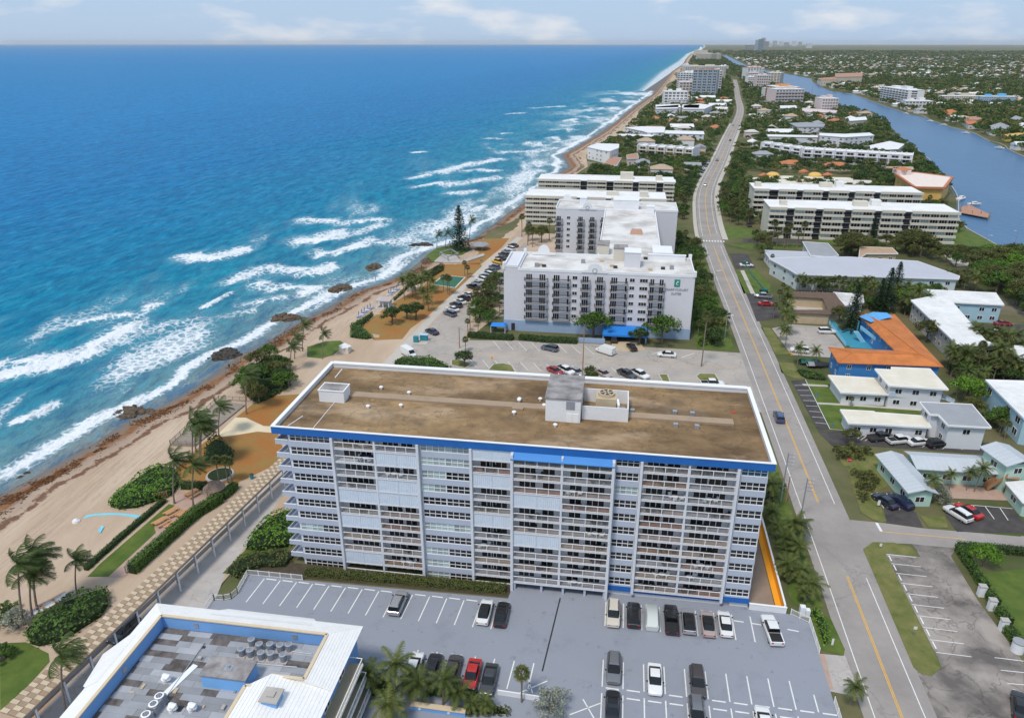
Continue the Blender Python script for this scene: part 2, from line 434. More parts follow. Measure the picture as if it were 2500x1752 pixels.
streak = np.clip((140 - Dg) / 90, 0, 1) * np.clip((fbm(Xg * .05 + Yg * .01, Yg * .018, 41, 5) - .58) * 5, 0, 1) * .7
fo = np.maximum.reduce([fo * .92, swash, surf * .68, streak])
sw = np.clip(Dg / 30, 0, 1)
ph = Dg * .27 + Yg * .05 + 9 * fbm(Xg * .012, Yg * .009, 3)
Zg = SEA_Z + sw * (.55 * np.sin(ph) * np.clip(fbm(Xg * .018, Yg * .012, 13) * 2.4 - .8, 0, 1.2) + .12 * np.sin(Dg * .83 + Yg * .11 + 8 * fbm(Xg * .03, Yg * .03, 6))) + crest * 1.0
edge = np.clip((310 - Dg) / 60, 0, 1) * np.clip((1400 - Yg) / 200, 0, 1)
Zg = SEA_Z + (Zg - SEA_Z) * edge
sea = grid_mesh('sea', Xg, Yg, Zg, m_sea, {'offshore': Dg, 'foam': fo}); sea['kind'] = 'structure'
# open sea out to the horizon
yo = np.array([-3000, -500, 70, 200, 500, 1000, ys[-1], 2500, 4000, 7000, 12000, 20000, 35000, 52000.])
do = np.array([-60, 0, 25, 50, 120, 330, 600, 1200, 3000, 8000, 20000, 60000.])
Yo, Do = np.meshgrid(yo, do, indexing='ij')
m0 = (Yo >= 70) & (Yo <= ys[-1] + 1) & (Do <= 330)
Zo = np.where(m0 & (Do < 330), SEA_Z - 2.5, SEA_Z) * 1.0
Zo = np.where(m0 & (Do >= 330), SEA_Z - .02, Zo)
fo2 = np.where((Do < 45) & (Yo > 1400) & (Do >= 0), .6, 0.)
so = grid_mesh('sea', shoreX(Yo) - Do, Yo, Zo, m_sea, {'offshore': Do, 'foam': fo2}, smooth=False); so['kind'] = 'structure'

# canal
yc = np.array(sorted(set([float(p[1]) for p in BANKL if p[1] > 0] + [float(p[1]) for p in BANKR if p[1] > 0] + [-200.0])))
Yc = np.stack([yc, yc], 1); Xc = np.stack([bankL(yc) - 3, bankR(yc) + 3], 1)
cn_ = grid_mesh('canal_water', Xc, Yc, np.full_like(Xc, -.7), m_canal, smooth=False); cn_['kind'] = 'structure'

# ------------------------------------------------------------------ land sheets
def mat_ground():
    t = NT('ground_cover'); co = t.coord()
    a = t.ramp(t.noise(.03, 6, .65, co), (.38, 0.), (.62, 1.)); b = t.noise(.5, 4, .6, co)
    c = t.mix(a, (.07, .095, .032), (.19, .165, .09)); c = t.mix(t.math('MULTIPLY', b, .6), c, (.10, .10, .045))
    p = t.ramp(t.noise(.012, 5, .6, co), (.60, 0.), (.66, .7)); c = t.mix(p, c, (.30, .25, .20))
    return t.out(c, .95, .1)
def mat_sand():
    t = NT('beach_sand'); d = t.attr('inland'); co = t.coord()
    n = t.noise(.06, 5, .6, co); dd = t.math('ADD', d, t.math('MULTIPLY', t.math('SUBTRACT', n, .5), 7.))
    dry = t.mix(t.ramp(t.noise(.09, 5, .6, t.coord('Object', (1, .3, 1), R(-4))), (.35, 0.), (.65, 1.)), (.43, .315, .225), (.53, .415, .31))
    tk = t.noise(.9, 5, .6, t.coord('Object', (1, .05, 1), R(-6)), .4); trk = t.ramp(t.math('ABSOLUTE', t.math('SUBTRACT', tk, .5)), (0., .55), (.035, 0.)); pr = t.ramp(t.noise(1.6, 6, .8, co), (.56, 0.), (.72, .45))
    band = t.ramp(t.math('DIVIDE', d, 50., True), (.12, 0.), (.2, 1.), (.42, .8), (.5, .15))
    dry = t.mix(t.math('MULTIPLY', trk, band), dry, (.28, .20, .15)); dry = t.mix(pr, dry, (.33, .24, .17))
    c = t.ramp(t.math('DIVIDE', dd, 20., True), (.0, (.15, .14, .13)), (.14, (.19, .155, .13)), (.36, (.29, .215, .165)), (.62, (.43, .315, .235)))
    c = t.mix(t.ramp(t.math('DIVIDE', dd, 20., True), (.3, 0.), (.7, 1.)), c, dry)
    # wrack line of seaweed
    w = t.math('SUBTRACT', 1., t.math('DIVIDE', t.math('ABSOLUTE', t.math('SUBTRACT', dd, 5.2)), 5.0), True)
    wk = t.ramp(t.math('MULTIPLY', w, t.noise(.45, 6, .75, co)), (.30, 0.), (.46, .85))
    c = t.mix(wk, c, t.mix(t.noise(1.5, 4, .7, co), (.11, .04, .015), (.33, .13, .03)))
    w2 = t.math('SUBTRACT', 1., t.math('DIVIDE', t.math('ABSOLUTE', t.math('SUBTRACT', dd, 10.5)), 4.0), True)
    wk2 = t.ramp(t.math('MULTIPLY', w2, t.noise(.22, 7, .8, co)), (.37, 0.), (.44, .85))
    c = t.mix(wk2, c, (.12, .05, .025))
    t.bump(t.noise(.8, 5, .7, co), .6, .25)
    return t.out(c, .9, .15)
m_ground = mat_ground(); m_sand = mat_sand()
yb = [0.0]
while yb[-1] < 2600: yb.append(yb[-1] + max(1.5, yb[-1] * .008))
yb = np.array(yb + [3500, 4700, 7000, 9400.]); db = np.array([-30, -8, -3, -1, 0, 1, 2, 3, 4.5, 6, 8, 10, 13, 17, 22, 30, 42, 60.])
Yb, Db = np.meshgrid(yb, db, indexing='ij'); wid = np.where(Yb > 340, np.clip(22 + 10 * np.sin(Yb * .01), 14, 30), 62)
Dm = np.minimum(Db, wid)
Zb = np.interp(Dm, [-30, -1, 0, 4, 8, 14], [-4, -1.05, -.86, -.45, -.12, .03]) + .10 * (fbm(shoreX(Yb) * .2 + Dm * .25, Yb * .15, 17) - .5) * np.clip(Dm / 4, 0, 1) * np.clip((wid - Dm) / 4, 0, 1)
beach = grid_mesh('beach', shoreX(Yb) + Dm + np.where(Db > wid, (Db - wid) * 1e-4, 0), Yb, Zb, m_sand, {'inland': Dm}); beach['kind'] = 'structure'
yl = np.array(sorted(set([-300., 0., 60, 100, 150, 200, 250, 300, 340, 380, 420, 460, 520, 560, 600, 640, 700, 760, 820, 880, 940, 1000, 1060, 1120, 1200, 1300, 1440, 1560, 1800, 1900, 2100, 2300, 2500, 2800, 3100, 3600, 4700, 5900, 6100.])))
lx = np.where(yl < 345, -62., shoreX(yl) + 12)
rx = bankL(yl)
Yl = np.stack([yl] * 4, 1)
g1 = grid_mesh('ground', np.stack([lx, lx + .5, rx - 1.0, rx], 1), Yl, np.stack([0 * yl - .3, 0 * yl, 0 * yl, 0 * yl - 3], 1), m_ground, smooth=False); g1['kind'] = 'structure'
rr = bankR(yl); 
g2 = grid_mesh('ground', np.stack([rr, rr + .8, np.maximum(rr + 900, yl * 1.2 + 600), np.full_like(rr, 40000)], 1), Yl, np.stack([0 * yl - 3, 0 * yl, 0 * yl, 0 * yl], 1), m_ground, smooth=False); g2['kind'] = 'structure'
yf = np.array([6100, 7000, 9400, 14000, 22000, 40000, 52000.]); Yf = np.stack([yf] * 3, 1)
g3 = grid_mesh('ground', np.stack([shoreX(yf) + 20, shoreX(yf) + 2500, np.full_like(yf, 61000)], 1), Yf, np.zeros_like(Yf), m_ground, smooth=False); g3['kind'] = 'structure'
def seawall(name, fn, off, y0, y1):
    mb = MB(); yy = [y for y in np.arange(y0, y1, 20)]
    for a, b in zip(yy[:-1], yy[1:]): mb.wall((fn(a) + off, a), (fn(b) + off, b), .5, -2, .16)
    o = struct(name, mb, m_conc); return o
seawall('seawall', bankL, 0, 240, 720); seawall('seawall', bankR, 0, 560, 1500)

m_asph = M('worn_asphalt', (.29, .262, .243), .9, .14, .10, c2=(.36, .325, .30), fine=.9, bump=.1)
m_asph2 = M('patched_asphalt', (.16, .14, .13), .92, .35, .13, c2=(.44, .39, .345), fine=.45, lo=.38, hi=.62)
m_asphd = M('dark_asphalt', (.055, .05, .05), .9, .3, .3, c2=(.10, .09, .085))
m_street = M('beach_street_asphalt', (.36, .325, .295), .9, .10, .15, c2=(.44, .39, .34), fine=1)
m_pave = M('concrete_walk', (.47, .43, .38), .88, .08, .4)
m_drive = M('stained_concrete', (.42, .385, .36), .9, .16, .2, c2=(.5, .46, .43), fine=.7)
m_grass = M('lawn', (.075, .13, .018), .95, .3, .35, c2=(.13, .16, .03), fine=3, bump=.4)
m_grass2 = M('worn_lawn', (.11, .14, .028), .95, .25, .3, c2=(.24, .20, .08), fine=2.5, bump=.4)
m_dry = M('dry_orange_grass', (.40, .165, .04), .95, .3, .14, c2=(.20, .17, .055), fine=1.1, bump=.5, lo=.4, hi=.6)
m_sandpath = M('cream_paving', (.66, .55, .38), .85, .06, .3)
m_pink = M('pink_pavers', (.42, .29, .23), .85, .1, .8)
def crack(mat, sc, fac, width=.025, dark=(.05, .045, .04)):
    t = NT.__new__(NT); t.mat = mat; t.t = mat.node_tree; t.b = t.t.nodes['Principled BSDF']; inp = t.b.inputs['Base Color']; src = inp.links[0].from_socket; co = t.coord()
    v = t.n('ShaderNodeTexVoronoi', feature='DISTANCE_TO_EDGE'); v.inputs['Scale'].default_value = sc
    n = t.n('ShaderNodeTexNoise'); n.inputs['Scale'].default_value = .35; n.inputs['Detail'].default_value = 6; t.l(co, n.inputs['Vector'])
    a = t.n('ShaderNodeVectorMath', operation='MULTIPLY_ADD'); t.l(n.outputs['Color'], a.inputs[0]); a.inputs[1].default_value = (6, 6, 6); t.l(co, a.inputs[2]); t.l(a.outputs[0], v.inputs['Vector'])
    t.l(t.mix(t.ramp(v.outputs['Distance'], (0., fac), (width, 0.)), src, dark), inp)
crack(m_asph2, .16, .5, .028); crack(m_street, .08, .5, .014, (.16, .14, .12)); crack(m_asph, .05, .35, .010, (.13, .12, .11)); crack(m_drive, .12, .4, .015, (.2, .18, .16))
def mat_deck():
    t = NT('deck_coating'); co = t.coord()
    a = t.noise(.05, 5, .6, co); st = t.ramp(t.noise(.16, 6, .7, co), (.55, 0.), (.72, .55)); g = t.noise(2.5, 4, .7, co); sp = t.ramp(t.noise(.55, 5, .75, co), (.60, 0.), (.70, .75))
    c = t.mix(a, (.245, .265, .315), (.30, .315, .355)); c = t.mix(st, c, (.19, .20, .235)); c = t.mix(t.math('MULTIPLY', g, .25), c, (.2, .21, .25)); c = t.mix(sp, c, (.15, .155, .18))
    return t.out(c, .75, .3)
m_deck = mat_deck()
m_boards = M('weathered_boards', (.30, .25, .21), .9, .15, 1.2)
def flat(name, poly, z, mat, kind='structure'):
    return struct(name, MB().sheet(poly, z), mat, kind=kind)

# main road, ribbon on its centre line
RC = [(40.2, 20), (40.5, 78), (40.9, 112), (41.1, 163), (41.1, 223), (40.4, 300), (41.2, 350), (43.0, 385), (47.2, 445), (56, 505), (68, 570), (102, 780), (128, 930), (146, 1048), (160, 1160), (176, 1312), (215, 1640), (255, 1990)]
def smooth_line(pts, k=3):
    for _ in range(k):
        q = [pts[0]]
        for a, b in zip(pts[:-1], pts[1:]): q += [(a[0] * .75 + b[0] * .25, a[1] * .75 + b[1] * .25), (a[0] * .25 + b[0] * .75, a[1] * .25 + b[1] * .75)]
        pts = q + [pts[-1]]
    return pts
def ribbon(mb, pts, o0, o1, z, m=0):
    P = [Vector((p[0], p[1])) for p in pts]; vs = []
    for i, p in enumerate(P):
        d = (P[min(i + 1, len(P) - 1)] - P[max(i - 1, 0)]).normalized(); n = Vector((d.y, -d.x))
        a = p + n * o0; b = p + n * o1; vs += [(a.x, a.y, z), (b.x, b.y, z)]
    return mb.add(vs, [(2 * i, 2 * i + 1, 2 * i + 3, 2 * i + 2) for i in range(len(P) - 1)], m)
RCS = smooth_line(RC)
RP = [(p[0], p[1]) for p in RCS]
near = [p for p in RCS if p[1] < 330]; farp = [p for p in RCS if p[1] >= 318]
struct('main_road', ribbon(MB(), RCS, -5.0, 4.6, .05), m_asph)
mk = MB()
def sub(a, b): return [p for p in RCS if a <= p[1] <= b]
for a, b in ((20, 111), (124, 329), (345, 2000)):
    ribbon(mk, sub(a, b), -.16, -.04, .07); ribbon(mk, sub(a, b), .07, .19, .07)
mk.build('centre_line', m_yell)['kind'] = 'structure'
mk = MB()
ribbon(mk, sub(20, 330), -3.62, -3.48, .07); ribbon(mk, sub(344, 1400), -3.62, -3.48, .07)
ribbon(mk, sub(20, 109), 2.98, 3.12, .07); ribbon(mk, sub(126, 330), 3.0, 3.14, .07); ribbon(mk, sub(350, 1400), 3.2, 3.35, .07)
mk.build('edge_line', m_line)['kind'] = 'structure'
ribbon(mk := MB(), sub(335, 900), 4.8, 7.4, .09); ribbon(mk, sub(335, 900), -7.0, -5.2, .06)
struct('pavement', mk, m_pave)
mk = MB()
for i in range(9): mk.box(35.8 + i * 1.25, 335.2, .066, 36.4 + i * 1.25, 337.6, .074)
mk.build('crosswalk_marking', m_line)['kind'] = 'structure'
# right-hand side
flat('side_road', [(45.6,123.2),(51,123.1),(58.1,122.4),(75.3,122.4),(73.3,118),(61.6,117.1),(54.6,117.2),(47.8,116.6),(44.7,113.2)], .055, m_asph)
flat('side_road_far_end', [(70, 119.2), (75, 122.6), (160, 128), (160, 122)], .052, m_asph)
flat('car_park', [(49,113.7),(54.8,113.7),(54.6,117.2),(61.9,117.2),(60.1,114.6),(60,103.4),(61,90.4),(55.1,77.2),(40.1,75),(41.1,77.9),(45.1,87.3),(48.9,87.4),(49.1,89.8)], .045, m_asph2)
flat('verge', [(45.5,114.3),(47.8,116.7),(51.4,117.1),(53.9,116.3),(54.7,113.7),(49,113.7),(49,89.8),(49,87.8),(47,85.9),(45.7,86.1),(45,87.2)], .10, m_grass2)
flat('verge', [(48.1,126.1),(52.2,126.7),(52.3,123.8),(51.2,123.1),(49.8,123.8)], .09, m_grass2)
flat('verge', [(59,126.4),(63.5,126.9),(62.8,123.2),(59.3,122.8)], .09, m_grass2)
flat('forecourt', [(52.9,133.3),(56.6,134.4),(57.6,128.8),(58.6,127.5),(58.3,122.7),(52,123.1),(53,128.1)], .06, m_asphd)
flat('forecourt', [(65.4,131.9),(77.5,131.6),(77.4,127.1),(75.9,123.7),(63.9,122.2),(63.8,127.2)], .06, m_asphd)
flat('forecourt', [(46.8,185.9),(50.7,187.2),(50.5,159.6),(47.6,158.3)], .06, m_asphd)
flat('forecourt', [(47.5,158.1),(53.9,159.2),(56.5,158.7),(82.4,157.6),(84.2,158.4),(81.9,152.8),(54.4,152.7),(49.1,151.6)], .062, m_asphd)
flat('lawn', [(50.5,186.4),(56.6,187),(55.5,168.9),(54.6,160),(50.6,159.7)], .05, m_grass)
flat('lawn', [(53.9,174.2),(74.5,172.6),(73.8,170.7),(55.5,168.9),(50.6,170.6),(50.6,172.8)], .056, m_grass)
flat('path', [(50.5,173.6),(59.2,173.8),(75,173.3),(74.6,172.5),(58.6,172.7),(50.7,172.6)], .075, m_pave)
flat('path', [(49.2,184.3),(55.7,184.5),(55.7,183.4),(49.5,183.2)], .075, m_pave)
flat('lawn', [(50.4,144.5),(59.2,149.2),(56.3,136.5),(52.6,133.4),(52.5,127.8),(51.9,123.7),(48.4,126.5),(49.2,136.3)], .05, m_grass2)
flat('lawn', [(49.1,150.7),(57,151.4),(59.2,149.2),(55.1,144.8),(49.5,141.6)], .052, m_grass2)
flat('courtyard', [(67.5,139.9),(78.4,138.1),(78.1,134.4),(66.5,133.5)], .065, m_pink)
flat('lawn', [(45.7,198.4),(49.7,198.2),(50.3,190.5),(50.9,187.6),(48,187.7),(45.3,190.9)], .05, m_grass2)
flat('lawn', [(45.3,226.3),(48.1,225.6),(50.6,205.1),(46,203.9)], .05, m_grass2)
flat('forecourt', [(48.5,225.6),(55.4,230.3),(66.2,229.5),(66.9,211.7),(61.3,203.8),(50.4,204.1)], .06, m_street)
flat('forecourt', [(45.5,260.5),(54.7,260.3),(53.2,236.2),(44.8,231.2)], .062, m_asphd)
flat('forecourt', [(46.2,315.9),(53.6,315.9),(53.8,294.4),(45.7,291.3)], .062, m_asphd)
flat('lawn', [(45.4,289.4),(54,292.6),(55.9,273.3),(54.3,263.3),(44.6,260.3)], .05, m_grass)
flat('path', [(47.3,290),(48.8,290.3),(48.6,260.6),(47.1,260.4)], .075, m_pave)
flat('lawn', [(46.9,367.8),(56.4,367.8),(65,357.9),(62.5,349.5),(46.9,339.5)], .05, m_grass)
flat('lawn', [(57.3,407.6),(66.3,407.2),(64.8,387.2),(56.5,389.1)], .052, m_grass)
flat('lawn', [(88.5,346.2),(108,343.7),(119.1,335.9),(141.5,351.2),(163.6,386.7),(165.1,341.1),(135.2,334.8),(110.4,332.3),(87.3,338.2)], .05, m_grass)
flat('lawn', [(46.5,330.9),(80.5,338.4),(78.7,329.8),(55.3,324)], .052, m_grass)
flat('forecourt', [(55.1,343.3),(83.1,345.4),(80.2,337.1),(54.7,335.7)], .062, m_asphd)
flat('forecourt', [(135.2,326),(142.9,328.2),(141.1,315.4),(138.4,309.7),(133.1,308.9)], .06, m_pave)
flat('forecourt', [(113.7,237.8),(128.3,241.2),(120.1,222.8),(113.5,220.7)], .06, m_asphd)
# car park behind the condominium, beach drive and promenade
flat('street', [(-60, 166), (36.6, 166), (36.6, 203.5), (27, 203.9), (-8, 204.4), (-30, 203.6), (-44, 201.6), (-52, 196)], .045, m_street)
flat('beach_drive', [(-61.3,178.5),(-57.2,218),(-56.6,231.9),(-47.2,234.2),(-46.7,284.8),(-42.2,321.3),(-40.1,317.4),(-42.8,266.2),(-45.5,227.6),(-46.7,224),(-45.1,202.1),(-39.9,200.5),(-36.4,182.2)], .049, m_street)
flat('promenade', [(-63.8,178.1),(-60.2,219.2),(-54.6,277),(-47.2,331.3),(-44.1,329.5),(-52.5,270.9),(-57.7,220.2),(-59.9,178.7)], .06, m_pave)
flat('entry_apron', [(-0.8,206.1),(7,209.3),(9.1,201.6),(3.3,199.8),(-0.3,200.2)], .056, m_tan)
# park by the beach
flat('dry_lawn', [(-78.9,208.4),(-78,218.2),(-76.2,231.4),(-73.6,241.9),(-70.8,250.5),(-69.5,281.4),(-55.7,285.2),(-54,280.4),(-60.7,221.4),(-63.3,208.7),(-63.3,199.7),(-71.5,197.5)], .054, m_dry)
flat('dry_lawn', [(-65.3,316.8),(-63.7,324.4),(-50.2,328.2),(-51,311.4),(-55,284.4),(-61,283.5),(-59.1,300.9)], .054, m_dry)
flat('mound', [(-80.4,294),(-78.8,305.6),(-72.2,312.6),(-63,308),(-65.6,296.2),(-72.3,293.3),(-75.4,284)], .06, m_grass)
flat('mound', [(-89.2,189.5),(-85.6,194.6),(-81.3,195.7),(-78.8,192.9),(-79.3,184.9),(-81.9,181.9),(-86.1,182.1)], .06, m_grass)
flat('sports_court', [(-66.4,266.2),(-57.7,265.2),(-58.6,251.7),(-67.9,254.3)], .07, M('court_green', (.035, .13, .075), .8, .1, .6))
mk = MB(); _c = [(-66.4,266.2),(-57.7,265.2),(-58.6,251.7),(-67.9,254.3)]
for i in range(4): mk.line(_c[i], _c[(i + 1) % 4], .35, .09)
mk.build('court_line', m_line)['kind'] = 'structure'
# parking deck of the condominium with its paint
DECKP = [(-60.8,83.2),(-60.8,85.3),(-59.4,85.6),(-58.3,85.9),(-57.9,87.1),(-58.4,91.8),(-48.9,91.9)]
DECKP = DECKP + [(-14.5, 92.6), (-14.0, 97.2), (1.1, 97.2), (1.1, 96.5), (23.4, 96.5), (23.4, 95.8), (29.7, 95.6), (32.2, 94.0), (32.2, 60), (-60, 60)]
struct('parking_deck', MB().prism(DECKP, -.4, .12), m_deck)
mk = MB(); zk = .126
for k in range(15):
    x = -55.6 + k * 2.83
    if x < -14: mk.line((x + .25, 91.3 - .01 * k), (x - .1, 85.6), .17, zk)
    if k < 14: mk.line((x + .6, 91.35), (x + 2.4, 91.3), .22, zk)
for k in range(10):
    x = 1.1 + k * 2.83 - (.05 * k)
    mk.line((x, 94.2), (x, 88.8), .17, zk)
for k in range(11):
    x = 1.1 + k * 2.87; s = 2.0 if k > 9 else 0
    mk.line((x, 82.0 - s), (x, 77.1), .17, zk)
    mk.line((x, 76.0), (x, 71), .17, zk); mk.line((x + .5, 77.0), (x + 2.3, 76.95), .22, zk); mk.line((x + .5, 75.6), (x + 2.3, 75.55), .22, zk)
mk.line((20.6, 92.9), (22.2, 92.8), .22, zk); mk.line((23.4, 92.7), (27, 92.4), .22, zk); mk.line((28.6, 92.2), (30.2, 92.0), .22, zk)
for a, b in ((1.0, 75.5), (-1.3, 73.9)): pass
mk.line((1.0, 74.3), (-3.0, 71.8), .17, zk); mk.line((-1.4, 74.6), (.3, 71.6), .17, zk)
for k in range(10):
    x = -29 + k * 2.85
    if x < -9: mk.line((x + .3, 79.9), (x, 74.8), .17, zk)
mk.line((-9.2, 76.8), (-8.3, 74.6), .17, zk); mk.line((-10, 74.4), (-6.5, 77), .17, zk)
mk.build('bay_marking', m_line)['kind'] = 'structure'
mk = MB(); mk.wall((-6.2, 94.0), (-7.4, 78.6), .22, .118, .127); struct('expansion_joint', mk, m_dark)
flat('driveway', [(-68.1,128.3),(-63.3,117.8),(-62.3,104.9),(-62.8,91.6),(-71.7,90.3),(-68.5,125.2)], .05, m_drive)
flat('driveway', [(-72.6, 60), (-59.5, 60), (-60.5, 84), (-62.5, 92), (-70, 110), (-72.6, 95)], .048, m_drive)
flat('driveway', [(32,87.9),(35.9,88),(36.1,80.5),(32.2,81)], .056, m_drive)
flat('paver_strip', [(32,87.9),(33,87.8),(32.7,81.4),(32.1,81.3)], .065, m_pink)
flat('verge', [(32.9,96.2),(35.7,95.9),(36.2,89.3),(35.7,88),(32.6,88.8)], .06, m_grass)
flat('verge', [(30.3, 98), (35.2, 98), (35.6, 170), (31.5, 136), (31, 120)], .06, m_grass)
flat('verge', [(24, 205), (34.8, 205), (34.8, 330), (24, 330)], .055, m_grass)
flat('ramp_floor', [(23.5, 96), (27.6, 96), (27.6, 121), (23.5, 121)], .058, M('ramp_concrete', (.27, .20, .15), .9, .12, .4))
# gardens on the ocean side
flat('dry_lawn', [(-88.1,135.9),(-83.9,137.1),(-80,139),(-74.9,138.9),(-68.1,128.3),(-74,118),(-84.7,115.8),(-89.5,121.1),(-89.4,132.8)], .056, m_dry)
flat('dry_lawn', [(-88.2,144.8),(-87.1,156.3),(-78.4,159),(-71.3,142.6),(-76.7,141.8),(-79.8,141.8),(-85.8,145)], .056, m_dry)
flat('path', [(-88.3,135.7),(-88.3,144.7),(-85.7,144.9),(-79.7,141.6),(-76.1,141.8),(-74.8,138.9),(-79.9,138.9),(-83.7,136.8),(-86.2,135.6)], .066, m_sandpath)
flat('lawn', [(-84.9,87.5),(-85,90.8),(-83.5,109.1),(-81.3,108.8),(-80.4,100.3),(-81.2,88.1)], .06, m_grass)
flat('patio', [(-81.4,88),(-80.6,100.3),(-81.9,101.8),(-82.1,108.8),(-84.3,113.5),(-76.7,113.1),(-77.6,108.3),(-77.4,100.7),(-78.7,88.4)], .064, m_pink)
flat('lawn', [(-79.1,88.4),(-78.4,96.9),(-77.5,100.5),(-80.1,100.3),(-81,88.1)], .061, m_grass)
flat('lawn', [(-87.8,72),(-84.1,72.8),(-79.2,71.3),(-77.9,69.9),(-77.7,64.5),(-78.4,61.3)], .06, m_grass)
flat('lawn', [(-59.7,109.7),(-62.1,104.6),(-62.2,97.6),(-63,91.6),(-58.4,92.2),(-52.7,94.3)], .062, m_grass)
flat('garden_bed', [(-58.4, 92.2), (-49, 92.4), (-14.4, 93.0), (-14.4, 96), (-52, 96), (-57, 100)], .07, M('garden_soil', (.07, .055, .035), .95, .3, .8))
# ------------------------------------------------------------------ shared window pieces
MESH = {}
def m_pane(w, h, mat):
    k = ('pane', round(w, 2), round(h, 2), mat.name)
    if k not in MESH: MESH[k] = MB().box(0, 0, 0, w, .03, h).mesh('pane', mat)
    return MESH[k]
def m_frame(w, h, cols, rows, mat, bar=.07, dep=.12):
    k = ('frame', round(w, 2), round(h, 2), cols, rows, mat.name, bar)
    if k not in MESH:
        b = MB()
        for i in range(cols + 1):
            x = w * i / cols; b.box(x - bar / 2, -dep, -bar / 2, x + bar / 2, 0, h + bar / 2)
        for j in range(rows + 1):
            z = h * j / rows; b.box(-bar / 2, -dep + .012, z - bar / 2, w + bar / 2, -.002, z + bar / 2)
        MESH[k] = b.mesh('window_frame', mat)
    return MESH[k]
def local(o, p):
    r = o
    while r.parent is not None:
        p = (p[0] - r.location[0], p[1] - r.location[1], p[2] - r.location[2]); r = r.parent
    g = ORG.get(r.name, tuple(r.location)); return (p[0] - g[0], p[1] - g[1], p[2] - g[2])
def window(parent, p, w, h, cols=2, rows=1, rz=0, glass=None, fmat=None, bar=.07, split=False, name='window', dep=.12):
    """frame as the part, its glazing as sub-part(s); p is the lower left corner seen from outside"""
    f = obj(name, m_frame(w, h, cols, rows, fmat or m_wtrim, bar, dep), parent, local(parent, p), rz)
    glass = glass or m_glass
    if split:
        for i in range(cols): obj('pane', m_pane(w / cols, h, glass(i) if callable(glass) else glass), f, (w * i / cols, -.05, 0))
    else: obj('pane', m_pane(w, h, glass(0) if callable(glass) else glass), f, (0, -.05, 0))
    return f

# ------------------------------------------------------------------ the condominium
rnd = random.Random(4)
FY = 96.0; FH = 2.43; Z0 = 24.85
def zc(k): return Z0 - FH * k
condo = thing('condominium_tower', 'eleven-storey white and pale blue condominium with blue roof band and brown flat roof', 'building', (-14, 108, 0))
b = MB(); b.box(-50.3, 97.45, -.2, 23.2, 120.6, 25.6); b.build('wall', m_lilw, condo)
# side windows for the short ends
# blue fascia with white coping, parapets and roof
b = MB(); b.box(-52.6, 95.5, 25.5, 23.9, 95.75, 26.75); b.build('fascia', m_blue, condo)
b = MB(); b.box(-52.66, 95.42, 26.752, 23.96, 95.8, 26.86); b.box(-52.66, 95.8, 26.752, -52.0, 121.3, 26.9); b.box(23.3, 95.8, 26.752, 23.96, 121.3, 26.9); b.box(-52.0, 120.4, 26.752, 23.3, 121.3, 27.0)
b.build('coping', m_wtrim, condo)
b = MB(); b.box(-52.6, 95.752, 25.6, -52.1, 121.2, 26.75); b.box(23.4, 95.752, 25.6, 23.9, 121.2, 26.75); b.box(-52.1, 120.5, 25.6, 23.4, 121.2, 26.75); b.box(-52.1, 95.752, 25.6, 23.4, 95.95, 26.75)
b.build('parapet', m_pier, condo)
def mat_roof():
    t = NT('stained_brown_roof'); co = t.coord()
    a = t.ramp(t.noise(.07, 7, .65, t.coord('Object', (.5, 1, 1))), (.38, 0.), (.60, 1.)); f = t.noise(.55, 7, .7, co); p = t.ramp(t.noise(.12, 6, .65, t.coord('Object', (.45, 1, 1))), (.52, 0.), (.68, .85))
    c = t.mix(a, (.12, .075, .04), (.37, .245, .125)); c = t.mix(t.math('MULTIPLY', t.ramp(f, (.35, 0.), (.7, 1.)), .45), c, (.09, .058, .035)); c = t.mix(p, c, (.44, .32, .21))
    g = t.ramp(t.noise(.09, 6, .65, co), (.54, 0.), (.68, .75)); c = t.mix(g, c, (.10, .075, .052)); g2 = t.ramp(t.noise(.05, 5, .6, t.coord('Object', (1, 1, 1), .9)), (.60, 0.), (.72, .6)); c = t.mix(g2, c, (.17, .145, .125))
    wv = t.n('ShaderNodeTexVoronoi', feature='DISTANCE_TO_EDGE'); wv.inputs['Scale'].default_value = .13
    nd = t.n('ShaderNodeTexNoise'); nd.inputs['Scale'].default_value = .25; nd.inputs['Detail'].default_value = 5; t.l(co, nd.inputs['Vector'])
    ad = t.n('ShaderNodeVectorMath', operation='MULTIPLY_ADD'); t.l(nd.outputs['Color'], ad.inputs[0]); ad.inputs[1].default_value = (9, 9, 9); t.l(co, ad.inputs[2]); t.l(ad.outputs[0], wv.inputs['Vector'])
    crk = t.ramp(wv.outputs['Distance'], (.0, .45), (.02, 0.)); c = t.mix(crk, c, (.06, .045, .03))
    t.bump(f, .3, .04); return t.out(c, .9, .2)
m_broofc = mat_roof()
b = MB(); b.box(-52.1, 95.95, 25.602, 23.4, 120.5, 26.02); b.build('roof', m_broofc, condo)
